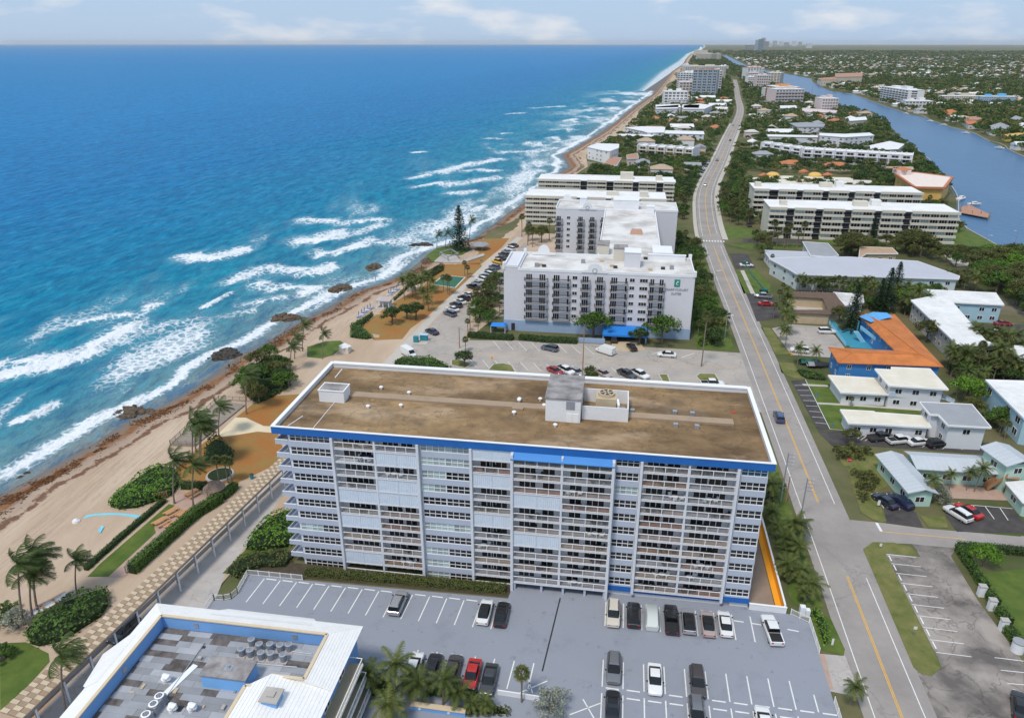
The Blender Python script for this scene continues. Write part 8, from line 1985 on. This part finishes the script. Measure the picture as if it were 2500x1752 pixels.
bo = thing('beached_boat', 'long white and pink boat hull beached under the palms', 'boat', (-85.7,80.2) + (.1,), 1.1)
P_ = []
for i in range(9):
    t = i / 8; x = (t - .5) * 7; w = .95 * math.sin(PI * min(1, .18 + t * .82)) ** .7; P_.append((x, w))
b = MB()
for i in range(8):
    (x0, w0), (x1, w1) = P_[i], P_[i + 1]
    for s_ in (-1, 1):
        f = [(0, 1, 2, 3)] if s_ > 0 else [(3, 2, 1, 0)]; b.add([(x0, s_ * w0 * .5, .0), (x1, s_ * w1 * .5, .0), (x1, s_ * w1, .75), (x0, s_ * w0, .75)], f)
    b.add([(x0, -w0 * .5, .05), (x1, -w1 * .5, .05), (x1, w1 * .5, .05), (x0, w0 * .5, .05)], [(0, 1, 2, 3)])
obj('hull', b.mesh('hull', m_wplas), bo); obj('deck_stripe', MB().box(-3.2, .55, .74, 2.6, .95, .80).mesh('deck_stripe', m_pink), bo)
for x in (-1.2, .6): obj('thwart', MB().box(x - .15, -.8, .5, x + .15, .8, .56).mesh('thwart', m_wood), bo)
for i, (p, s_) in enumerate(zip([(-85.5,84.9),(-84.7,86.7),(-82.1,85.1),(-84.9,85.8)], (2.2, 1.7, 1.8, 1.4))):
    pol = [(p[0] + s_ * math.cos(a * .7) * (1 + .2 * math.sin(a * 2.1 + i)), p[1] + s_ * .8 * math.sin(a * .7)) for a in range(9)]; rock('large %s boulder at the end of the lawn strip' % ('grey flat', 'pale', 'dark', 'brown')[i], pol, 1.9, m_conc if i < 2 else m_rock2, 'boulder')
pit = thing('tree_pit', 'round dark planting pit with a stone rim on the dry lawn', 'planter', (-78.9,120.2) + (0,)); c = pit.location
MB().tube([(c[0], c[1], .02), (c[0], c[1], .35)], [2.9, 2.7], 20).build('rim', m_conc, pit); MB().tube([(c[0], c[1], .3), (c[0], c[1], .4)], 2.4, 20).build('soil', m_core, pit)
# lifeguard hut, tents, loungers
hut = thing('beach_hut', 'small open beach hut with a pale flat roof by the palm grove', 'hut', (-77.6,227.5) + (0,)); c = hut.location
for dx in (-2, 0, 2):
    for dy in (-1.6, 1.6): MB().box(c[0] + dx - .12, c[1] + dy - .12, 0, c[0] + dx + .12, c[1] + dy + .12, 2.6).build('post', m_white, hut)
MB().box(c[0] - 2.6, c[1] - 2.2, 2.6, c[0] + 2.6, c[1] + 2.2, 2.85).build('roof', M('hut_roof', (.44, .40, .38), .85, .1, .5), hut); MB().box(c[0] - 2.1, c[1] + 1.3, .0, c[0] + 2.1, c[1] + 1.5, 2.5).build('back_wall', m_hotel, hut); MB().box(c[0] - 3, c[1] - 2.6, .0, c[0] + 3, c[1] + 2.6, .15).build('floor', m_pave, hut)
tent = thing('beach_tent', 'small white tent beside the fan palms on the sand path', 'tent', (-76.6,187.4) + (0,)); c = tent.location
MB().box(c[0] - 1.3, c[1] - 1.3, 0, c[0] + 1.3, c[1] + 1.3, 1.9).build('walls', M('tent_cloth', (.66, .60, .55), .8, .05, .5), tent); MB().tube([(c[0], c[1], 1.9), (c[0], c[1], 2.9)], [2.0, .1], 4).build('canopy', m_wplas, tent)
ub = M('umbrella_blue', (.12, .25, .52), .7, .1, 1)
for i, p in enumerate([(-82.5,215.9),(-82.3,218.2),(-82.1,220.4),(-81.9,222.8),(-81.5,224.6),(-79.8,239.7),(-79.6,241.7),(-79.2,243.8),(-78.7,245.8),(-78.4,253.6)]):
    t = thing('beach_lounger', 'blue and white lounger with folded parasol in the row by the beach hut', 'lounger', (p[0], p[1], .05), .5, 'loungers in the row by the beach hut')
    obj('bed', MB().box(-.95, -.35, .28, .6, .35, .36).mesh('bed', m_wplas if i % 2 else ub), t); obj('backrest', MB().add([(.6, -.35, .3), (.6, .35, .3), (1.1, .35, .8), (1.1, -.35, .8), (.6, -.35, .36), (.6, .35, .36), (1.06, .35, .86), (1.06, -.35, .86)], [(0, 1, 2, 3), (7, 6, 5, 4), (3, 2, 6, 7), (0, 3, 7, 4), (1, 5, 6, 2)]).mesh('backrest', ub), t)
    for x in (-.8, .5): obj('leg', MB().box(x - .04, -.33, 0, x + .04, .33, .28).mesh('leg', m_wplas), t)
    obj('parasol', MB().tube([(0, .6, 0), (0, .6, 1.2), (0, .6, 1.9), (0, .6, 2.0)], [.03, .16, .12, .02], 8).mesh('parasol', ub), t)
tealf = thing('beach_shower', 'teal painted beach shower and sign stands at the promenade corner', 'shelter', (-58,197.8) + (0,)); c = tealf.location; m_teal = M('teal_paint', (.03, .22, .28), .6, .08, 1)
MB().box(c[0] - 1.2, c[1] - .5, 0, c[0] + .2, c[1] + .5, 2.0).build('panel', m_teal, tealf); MB().box(c[0] + .4, c[1] + 1.2, 0, c[0] + 2.6, c[1] + 2.4, 1.9).build('kiosk', m_teal, tealf); MB().box(c[0] + .2, c[1] + 1.0, 1.9, c[0] + 2.8, c[1] + 2.6, 2.05).build('kiosk_roof', m_lblue, tealf); MB().box(c[0] - 2, c[1] - 1.5, 0, c[0] + 3, c[1] + 3, .12).build('floor', m_pave, tealf)
pav = thing('sea_terrace', 'grey stone terrace with dark pergola frames on the green mound', 'terrace', (-69.6,290.1) + (0,))
MB().prism([(-74.5,284.1),(-73.7,295),(-67.6,294),(-63.8,285.7),(-56.9,299.3),(-55.7,295.8),(-62.1,284.2),(-69.9,283.1)], .02, .5).build('paving', m_conc, pav)
pf = [(-73.8,291.3),(-70.1,296.4),(-65.7,289.8),(-68.9,284.9)]
for i in range(4): MB().wall(pf[i], pf[(i + 1) % 4], .35, 2.2, 2.5).build('beam', m_grey, pav); MB().box(pf[i][0] - .15, pf[i][1] - .15, .4, pf[i][0] + .15, pf[i][1] + .15, 2.2).build('post', m_grey, pav)
sh = thing('dark_canopy', 'dark shade canopy on the lawn beside the pine', 'canopy', (-59.7,306.5) + (0,)); c = sh.location
MB().tube([(c[0], c[1], 2.2), (c[0], c[1], 2.5), (c[0], c[1], 3.4)], [4.2, 4.0, .3], 6).build('roof', m_grey, sh)
for a in range(4): MB().box(c[0] + 2.6 * math.cos(a * PI / 2 + .5) - .1, c[1] + 2.6 * math.sin(a * PI / 2 + .5) - .1, 0, c[0] + 2.6 * math.cos(a * PI / 2 + .5) + .1, c[1] + 2.6 * math.sin(a * PI / 2 + .5) + .1, 2.4).build('post', m_grey, sh)
tn = thing('entrance_tent', 'bright blue awning tent at the hotel sea corner', 'canopy', (-35.6,210.3) + (0,)); c = tn.location
MB().add([(c[0] - 2.4, c[1] - 1.6, 2.2), (c[0] + 2.4, c[1] - 1.6, 2.2), (c[0] + 2.4, c[1] + 1.6, 2.2), (c[0] - 2.4, c[1] + 1.6, 2.2), (c[0] - 1.6, c[1], 3.0), (c[0] + 1.6, c[1], 3.0)], [(0, 1, 5, 4), (2, 3, 4, 5), (1, 2, 5), (3, 0, 4), (3, 2, 1, 0)]).build('roof', MATS['canopy_blue'], tn)
for dx in (-2.2, 2.2):
    for dy in (-1.4, 1.4): MB().box(c[0] + dx - .07, c[1] + dy - .07, 0, c[0] + dx + .07, c[1] + dy + .07, 2.2).build('post', m_wtrim, tn)

# people on the beach, very small
def person(label, p, shirt, legs, skin=(.35, .2, .13), step=.25, z=-.3):
    t = thing('person', label, 'person', (p[0], p[1], z), rv.uniform(0, 6))
    me = bpy.data.meshes.new('body'); J = [(0, 0, .92), (0, 0, 1.18), (0, 0, 1.42), (0, 0, 1.52), (0, .02, 1.66), (0, .02, 1.74), (.11, 0, .86), (.12, step * .5, .46), (.12, step * .3 - .1, .06), (.12, step * .3 + .12, .03), (-.11, 0, .86), (-.12, -step * .3, .46), (-.12, -step - .05, .06), (-.12, -step + .13, .03), (.2, 0, 1.4), (.26, -.08, 1.12), (.26, .04, .88), (.26, .08, .8), (-.2, 0, 1.4), (-.26, .08, 1.12), (-.26, .14, .88), (-.26, .18, .8)]
    E = [(0, 1), (1, 2), (2, 3), (3, 4), (4, 5), (0, 6), (6, 7), (7, 8), (8, 9), (0, 10), (10, 11), (11, 12), (12, 13), (2, 14), (14, 15), (15, 16), (16, 17), (2, 18), (18, 19), (19, 20), (20, 21)]
    rad = [.14, .13, .15, .06, .1, .08, .1, .065, .045, .035, .1, .065, .045, .035, .07, .045, .035, .03, .07, .045, .035, .03]
    me.from_pydata(J, E, []); o = obj('body', me, t); o.modifiers.new('skin', 'SKIN'); o.modifiers.new('sub', 'SUBSURF').levels = 1
    for sv, r_ in zip(me.skin_vertices[0].data, rad): sv.radius = (r_, r_)
    me.skin_vertices[0].data[0].use_root = True
    mt = M('figure_' + label.split()[1], shirt, .8, .1, 2); me.materials.append(mt)
    dg = bpy.context.evaluated_depsgraph_get(); m2 = bpy.data.meshes.new_from_object(o.evaluated_get(dg)); o.modifiers.clear(); o.data = m2; m2.materials.clear()
    for mm_ in (mt, M('skin_tone', skin, .6, .05, 2), M('trousers_' + label.split()[1], legs, .8, .1, 2)): m2.materials.append(mm_)
    for pl_ in m2.polygons: zc_ = pl_.center.z; pl_.material_index = 1 if zc_ > 1.5 or (abs(pl_.center.x) > .2 and zc_ < 1.2) or zc_ < .4 else (2 if zc_ < .92 else 0); pl_.use_smooth = True
    obj('hair', MB().tube([(0, 0, 1.64), (0, 0, 1.76), (0, 0, 1.83)], [.11, .105, .03], 10).mesh('hair', m_bark), t); return t
person('a dark-clothed person walking along the seaweed line', (-103.9,171.3), (.02, .02, .025), (.02, .02, .03), z=-.1)
person('a grey-shirted person bending over the sand', (-101.8,165.8), (.2, .2, .2), (.05, .05, .07), z=.02)
person('a blue-clothed person standing at the water edge', (-90.6,257.6), (.03, .05, .12), (.03, .03, .05), z=-.75)
person('a red-shirted person near the boulders', (-77.3,274.4), (.2, .06, .04), (.03, .03, .05), z=-.1)
# ------------------------------------------------------------------ street furniture
def pole(label, p, h, arms=0, mat=None, lean=0, name='utility_pole', r0=.16):
    t = thing(name, label, 'pole' if arms or name == 'utility_pole' else 'street lamp', (p[0], p[1], 0)); MB().tube([(p[0], p[1], 0), (p[0] + lean, p[1], h)], [r0, r0 * .65], 8).build('post', mat or m_wood, t)
    for i in range(arms):
        z = h - .5 - .75 * i; MB().box(p[0] + lean - .1, p[1] - .06, z, p[0] + lean + 1.2, p[1] + .06, z + .1).build('crossarm', m_grey, t); MB().tube([(p[0] + lean + 1.1, p[1], z + .1), (p[0] + lean + 1.1, p[1], z + .35)], .06, 6).build('insulator', m_wplas, t)
    return t
def lamp(label, p, h, d=1, group=None):
    t = thing('street_lamp', label, 'street lamp', (p[0], p[1], 0), 0, group); MB().tube([(p[0], p[1], 0), (p[0], p[1], h)], [.11, .07], 8).build('post', m_steel, t)
    MB().tube([(p[0], p[1], h - .1), (p[0] + d * .9, p[1], h + .1), (p[0] + d * 1.6, p[1], h + .1)], .05, 6).build('arm', m_steel, t); MB().box(p[0] + d * 1.3 - .3, p[1] - .12, h + .05, p[0] + d * 1.3 + .5, p[1] + .12, h + .2).build('lamp_head', m_wplas, t)
pole('grey utility pole with three arms on the kerb by the tower end', (33.8,127.4), 11, 4, m_grey)
pole('grey utility pole with three arms beside the ramp palms', (36.2,121.3), 9.5, 4, m_grey)
pole('bare short pole between the two armed utility poles', (34.7,127.1), 6, 0, m_wood)
pole('tall brown timber pole in the car park behind the tower', (-7.9,180.1), 15, 0, m_wood)
lamp('grey street lamp on the verge beside the hotel', (32.2,210), 9, 1)
lamp('street lamp on the verge at the hotel street corner', (33.8,256.8), 9, 1)
lamp('street lamp by the canal lawn', (152.3,330.6), 8, 1)
lamp('street lamp by the canal end of the lawn', (168.6,341), 8, -1)
pole('timber pole at the corner of the beach drive', (-44.7,195.3), 6.5, 1)
def sign(label, p, h, w, hh, mat, z0=None, txt=None):
    t = thing('road_sign', label, 'sign', (p[0], p[1], 0)); MB().tube([(p[0], p[1], 0), (p[0], p[1], h)], .04, 6).build('post', m_steel, t); MB().box(p[0] - w / 2, p[1] - .06, h - hh, p[0] + w / 2, p[1] - .03, h).build('sign_plate', mat, t); return t
ss = thing('stop_sign', 'red and white stop sign at the side road corner', 'sign', (49.8,141.7) + (0,)); c = ss.location
MB().tube([(c[0], c[1], 0), (c[0], c[1], 2.6)], .05, 6).build('post', m_steel, ss)
pts = [(c[0] + .5 * math.cos(PI / 8 + a * PI / 4), 2.4 + .5 * math.sin(PI / 8 + a * PI / 4)) for a in range(8)]
MB().add([(x, c[1] - .06, z) for x, z in pts] + [(x, c[1] - .03, z) for x, z in pts], [tuple(range(8)), tuple(range(15, 7, -1))] + [(i, (i + 1) % 8 + 8 - 8, (i + 1) % 8 + 8, i + 8) for i in range(8)]).build('sign_plate', m_red, ss); text('STOP', .34, (c[0], c[1] - .07, 2.28), m_wtrim, ss, ext=.01)
sign('white notice board by the mint motel drive', (52,128.3), 1.6, .5, 1.1, m_wplas)
sign('small white sign on the grass verge by the patched car park', (46.9,93.3), 2.2, .5, .5, m_wplas)
sign('thin white sign post at the verge tip by the side road', (48.6,115.2), 1.0, .4, .6, m_wplas)
sign('white marker post beside the round bright bush', (34.4,89.6), 1.6, .3, 1.2, m_wplas)
sign('blue notice on the cottage lawn by the parking row', (50.9,159.7), 1.4, .5, .5, M('sign_blue', (.05, .2, .5), .6, .05, 1))
sign('blue notice on the second cottage lawn', (50.9,175.8), 1.4, .5, .5, M('sign_blue', (.05, .2, .5), .6, .05, 1))
sign('green street notice beside the dry lawn walk', (-54.6,282), 2.4, .7, .7, MATS['sign_green'])
sign('orange warning sign before the green traffic island', (-33.3,185.2), 2.2, .7, .7, m_orange)
hy = thing('fire_hydrant', 'yellow fire hydrant by the motel forecourt entrance', 'hydrant', (50.3,204.1) + (0,)); c = hy.location
MB().tube([(c[0], c[1], 0), (c[0], c[1], .75), (c[0], c[1], .95)], [.2, .2, .06], 10).build('barrel', m_orange, hy); MB().tube([(c[0] - .3, c[1], .55), (c[0] + .3, c[1], .55)], .09, 8).build('nozzle', m_orange, hy)
for i, (p, lab) in enumerate(zip([(60.9,104.7),(61.1,101.5),(60.9,97)], ('white square pier between clipped hedge sections', 'white rounded pier behind the second hedge section', 'white square pier beside the round tank'))):
    t = thing('gate_pier', lab, 'pier', p + (0,)); MB().box(p[0] - .5, p[1] - .4, 0, p[0] + .5, p[1] + .4, 1.9).build('shaft', m_white, t); MB().box(p[0] - .58, p[1] - .48, 1.9, p[0] + .58, p[1] + .48, 2.05).build('cap', m_conc, t)
tk = thing('water_tank', 'round white tank with a dark grey lid at the car park edge', 'tank', (61.1,92.8) + (0,)); c = tk.location
MB().tube([(c[0], c[1], 0), (c[0], c[1], 1.7)], .85, 18).build('body', m_white, tk); MB().tube([(c[0], c[1], 1.7), (c[0], c[1], 1.85), (c[0], c[1], 1.9)], [.9, .9, .5], 18).build('lid', m_groof, tk)
ub_ = thing('utility_cabinet', 'white utility cabinets beside the ramp palms', 'cabinet', (31.7,95.9) + (0,)); c = ub_.location
MB().box(c[0] - .7, c[1] - .4, 0, c[0] + .1, c[1] + .4, 1.7).build('cabinet', m_white, ub_); MB().box(c[0] + .15, c[1] - .5, 0, c[0] + .8, c[1] + .2, 1.3).build('cabinet', m_white, ub_)
tb = thing('litter_bin', 'dark green litter bin on the dry lawn near the carport', 'bin', (-71.8,120) + (0,)); c = tb.location
MB().tube([(c[0], c[1], 0), (c[0], c[1], 1.1)], [.35, .4], 10).build('body', m_teal, tb); MB().tube([(c[0], c[1], 1.1), (c[0], c[1], 1.25)], [.44, .2], 10).build('lid', m_dark, tb)
lt = thing('boom_lift', 'green boom lift with its jointed arm raised over the motel lawn', 'lift', (51.9,263) + (0,)); c = lt.location; m_gr = M('lift_green', (.02, .12, .10), .6, .1, 1)
MB().box(c[0] - 1.2, c[1] - 1, .4, c[0] + 1.2, c[1] + 1, 1.3).build('base', m_gr, lt); MB().tube([(c[0], c[1], 1.2), (c[0] - 3.5, c[1] + 3, 4.5), (c[0] - 6.5, c[1] + 8, 8.2)], [.32, .25, .18], 6).build('boom', m_gr, lt); MB().box(c[0] - 7.2, c[1] + 7.6, 7.8, c[0] - 6, c[1] + 8.8, 8.9).build('basket', m_gr, lt)
for dx in (-.9, .9):
    for dy in (-.95, .95): MB().tube([(c[0] + dx, c[1] + dy - .15, .45), (c[0] + dx, c[1] + dy + .15, .45)], .45, 10).build('wheel', m_tyre, lt)
for i, (p, lab) in enumerate(zip([(53.8,198),(55.4,196.2),(57.1,196.5)], ('dark green covered boat on a trailer under the motel palms', 'grey covered boat on a trailer beside the green one', 'black covered boat on a trailer by the motel wall'))):
    t = thing('boat_on_trailer', lab, 'boat', p + (0,), .2); b = MB()
    for k in range(6):
        x0, x1 = -2.6 + k * .9, -2.6 + (k + 1) * .9; w0, w1 = (1.0, 1.05, 1.05, 1.0, .85, .55, .05)[k:k + 2]
        b.add([(x0, -w0, .9), (x1, -w1, .9), (x1, 0, 1.75 - .08 * k), (x0, 0, 1.8 - .08 * k), (x0, w0, .9), (x1, w1, .9), (x0, 0, .4), (x1, 0, .45)], [(0, 1, 2, 3), (3, 2, 5, 4), (6, 7, 1, 0), (4, 5, 7, 6)])
    obj('hull', b.mesh('hull', (m_gr, m_grey, m_dark)[i]), t)
    for s_ in (-.9, .9): obj('wheel', W_T, t, (-.8, s_, .33))
    obj('drawbar', MB().box(-2.4, -.06, .35, 3.6, .06, .45).mesh('drawbar', m_steel), t)
pl_ = thing('planter_wall', 'long blue planter wall with round vents below the deck palms', 'planter', (-20.4,69.8) + (0,)); a, c = (-24.1,69.7), (-16.6,69.6)
MB().wall(a, c, .5, 0, .9).build('wall', m_sky, pl_); MB().wall(a, c, .8, .9, 1.0).build('coping', m_trim, pl_)
for f in (.17, .7): p = on(a, c, f); MB().tube([(p[0], p[1] - .34, .55), (p[0], p[1] - .26, .55)], .2, 12).build('vent', m_wplas, pl_)
gw = thing('garden_wall', 'low white-capped wall behind the fan palm on the deck strip', 'wall', (-9.3,73.2) + (0,)); MB().wall((-13,73.7), (-7.2,73.5), .2, .1, .9).build('wall', m_white, gw)
dc = thing('canal_dock', 'brown timber dock with mooring piles at the canal bend', 'dock', (183, 425, 0)); q = [(182.7,433.3),(188.9,437.1),(188.8,413.5),(184.6,404.8),(175.7,416.5)]
MB().prism(q, .2, .5).build('platform', m_terra2, dc)
for p in q + [on(q[2], q[4], .3), on(q[2], q[4], .6)]: MB().tube([(p[0], p[1], -2), (p[0], p[1], 1.9)], .22, 6).build('pile', m_wood, dc)
def boat(label, p, rz, L, mast=0, name='moored_boat'):
    t = thing(name, label, 'boat', (p[0], p[1], -.7), rz); b = MB(); st = (( -.5, .16), (-.3, .18), (0, .18), (.25, .14), (.5, .01))
    for (x0, w0), (x1, w1) in zip(st[:-1], st[1:]): b.add([(x0 * L, -w0 * L, .12 * L), (x1 * L, -w1 * L, .13 * L), (x1 * L, w1 * L, .13 * L), (x0 * L, w0 * L, .12 * L), (x0 * L, -w0 * .6 * L, -.2), (x1 * L, -w1 * .6 * L, -.2), (x1 * L, w1 * .6 * L, -.2), (x0 * L, w0 * .6 * L, -.2)], [(0, 1, 2, 3), (4, 5, 1, 0), (3, 2, 6, 7), (0, 3, 7, 4)])
    obj('hull', b.mesh('hull', m_wplas), t); obj('cabin', MB().box(-.2 * L, -.1 * L, .12 * L, .12 * L, .1 * L, .24 * L).mesh('cabin', m_wplas), t); obj('cabin_window', MB().box(-.19 * L, -.104 * L, .17 * L, .11 * L, .104 * L, .21 * L).mesh('cabin_window', m_cglass), t)
    if mast: obj('mast', MB().tube([(0, 0, .1 * L), (0, 0, mast)], .15, 5).mesh('mast', m_dark), t)
boat('tall-masted dark rigged boat in the canal by the marina', (296.8,1343), 1.2, 20, 17)
boat('white motor boat moored at the canal bend dock', (192.8,459.8), .8, 9)
boat('small white motor boat against the dock pilings', (193.9,444.4), .3, 8)
for i, p in enumerate([(348.2,905.1),(339.2,823.2),(349.1,948.1),(320.8,704.6),(354.5,1048)]): boat('small white boat moored along the far seawall', (p[0] - 5, p[1]), 2.2, 8); 
for o in bpy.data.objects:
    if o.get('label') == 'small white boat moored along the far seawall': o['group'] = 'boats along the far seawall'
sq = MB(); q = [(272.1,1254),(304.5,1287),(308.8,1318),(286.7,1307)]; sq.prism(q, -1, .3); struct('sand_spit', sq, m_pave)
# markings of the street behind the tower and of the forecourts
mk = MB()
for k in range(9): x = -36 + k * 3.9; mk.line((x, 202.3), (x + 3.2, 196.2), .14, .062)
for k in range(12):
    x = -40 + k * 3.6
    mk.line((x, 187.5), (x + 2.8, 182.3), .14, .062)
for a, c in (((11, 199), (13.5, 201.5)), ((19, 197.5), (23, 201.5))): mk.line(a, c, .2, .062)
mk.build('bay_marking', m_line)['kind'] = 'structure'
mk = MB(); mk.line((-40, 192.6), (-6, 192.3), .14, .063); mk.line((-4, 192.3), (34, 192.7), .14, .063); mk.build('centre_line', m_yell)['kind'] = 'structure'
mk = MB(); e0, e1 = (49.2,113.5), (49.3,90.2)
for k in range(10):
    p = on(e0, e1, k / 9.2); d = Vector((.985, -.03)); mk.line(p, (p[0] + 4.8 * d.x, p[1] + 4.8 * d.y), .12, .062); n_ = on(e0, e1, (k + .7) / 9.2); m0 = on(e0, e1, (k + .12) / 9.2)
    if k < 9: mk.line((m0[0] + .25, m0[1]), (n_[0] + .25, n_[1]), .2, .064)
for k in range(4): mk.line(on((57.3,90.9), (56.9,85.6), k / 2.2), on((61.2,90.8), (61,85.8), k / 2.2), .12, .062)
mk.line((50.2,122.9), (50.3,120.3), .5, .066)
for a, c in (((65.6,131.7), (77.4,131.6)), ((70.4,131.7), (69.8,127.4)), ((72.5,131.6), (72.4,127.4)), ((75.1,131.6), (74.8,127.4)), ((52.8,133), (53,128.1)), ((55.1,133.6), (55.9,128)), ((56.1,133.9), (55.3,128.1)), ((50.7,187.2), (50.5,159.6)), ((50.5,159.6), (54,159.5)), ((65.4,154.8), (67.8,157.1)), ((68.7,154), (72.4,157.8)), ((72.7,153.7), (76.1,157.4)), ((76.8,154.1), (79.9,157.3)), ((55.5,155.8), (57.4,157.9)), ((56.1,155.3), (58.1,157.7)), ((56.9,155), (58.9,157.3))): mk.line(a, c, .13, .072)
for k in range(8): mk.line(on((47.1,183), (47.9,162.4), k / 7), on((50.3,183.5), (50.4,162.2), k / 7), .12, .072)
mk.build('bay_marking', m_line)['kind'] = 'structure'
for q in ([(-33.9,180.4),(-33,185.2),(-30.3,186.1),(-27.7,185.2),(-25.7,180.4)], [(-8.1,180.1),(-8.1,185.5),(-6.1,186.7),(-3.2,182.1),(-3.3,180.3)], [(12.1,184.8),(14.8,185.2),(15.4,179.9),(13,180.4)], [(22,185),(23.2,187.2),(27.5,187.5),(28.3,182.7),(23,181.6)], [(-45.3,186.1),(-43.4,187.3),(-38.7,184.4),(-39.9,180.8),(-44.5,182.6)]):
    struct('traffic_island', MB().prism(q, .02, .17), m_pave); struct('island_grass', MB().sheet(inset(q, .35), .19), m_grass2)
mk = MB(); mk.line((50.1,120.2), (64.7,120.1), .14, .068); mk.build('centre_line', m_yell)['kind'] = 'structure'

# ------------------------------------------------------------------ sea air: an even, thin haze round everything below the clouds
hz = bpy.data.materials.new('haze_air'); hz.use_nodes = True; hn = hz.node_tree; hn.nodes.clear()
pv = hn.nodes.new('ShaderNodeVolumePrincipled'); pv.inputs['Color'].default_value = (.96, .98, 1.0, 1); pv.inputs['Density'].default_value = 2.1e-5; pv.inputs['Anisotropy'].default_value = .2
hn.links.new(pv.outputs[0], hn.nodes.new('ShaderNodeOutputMaterial').inputs['Volume'])
ho = MB().box(-61000, -4000, -6, 62000, 53000, 178).build('haze', hz); ho['kind'] = 'stuff'
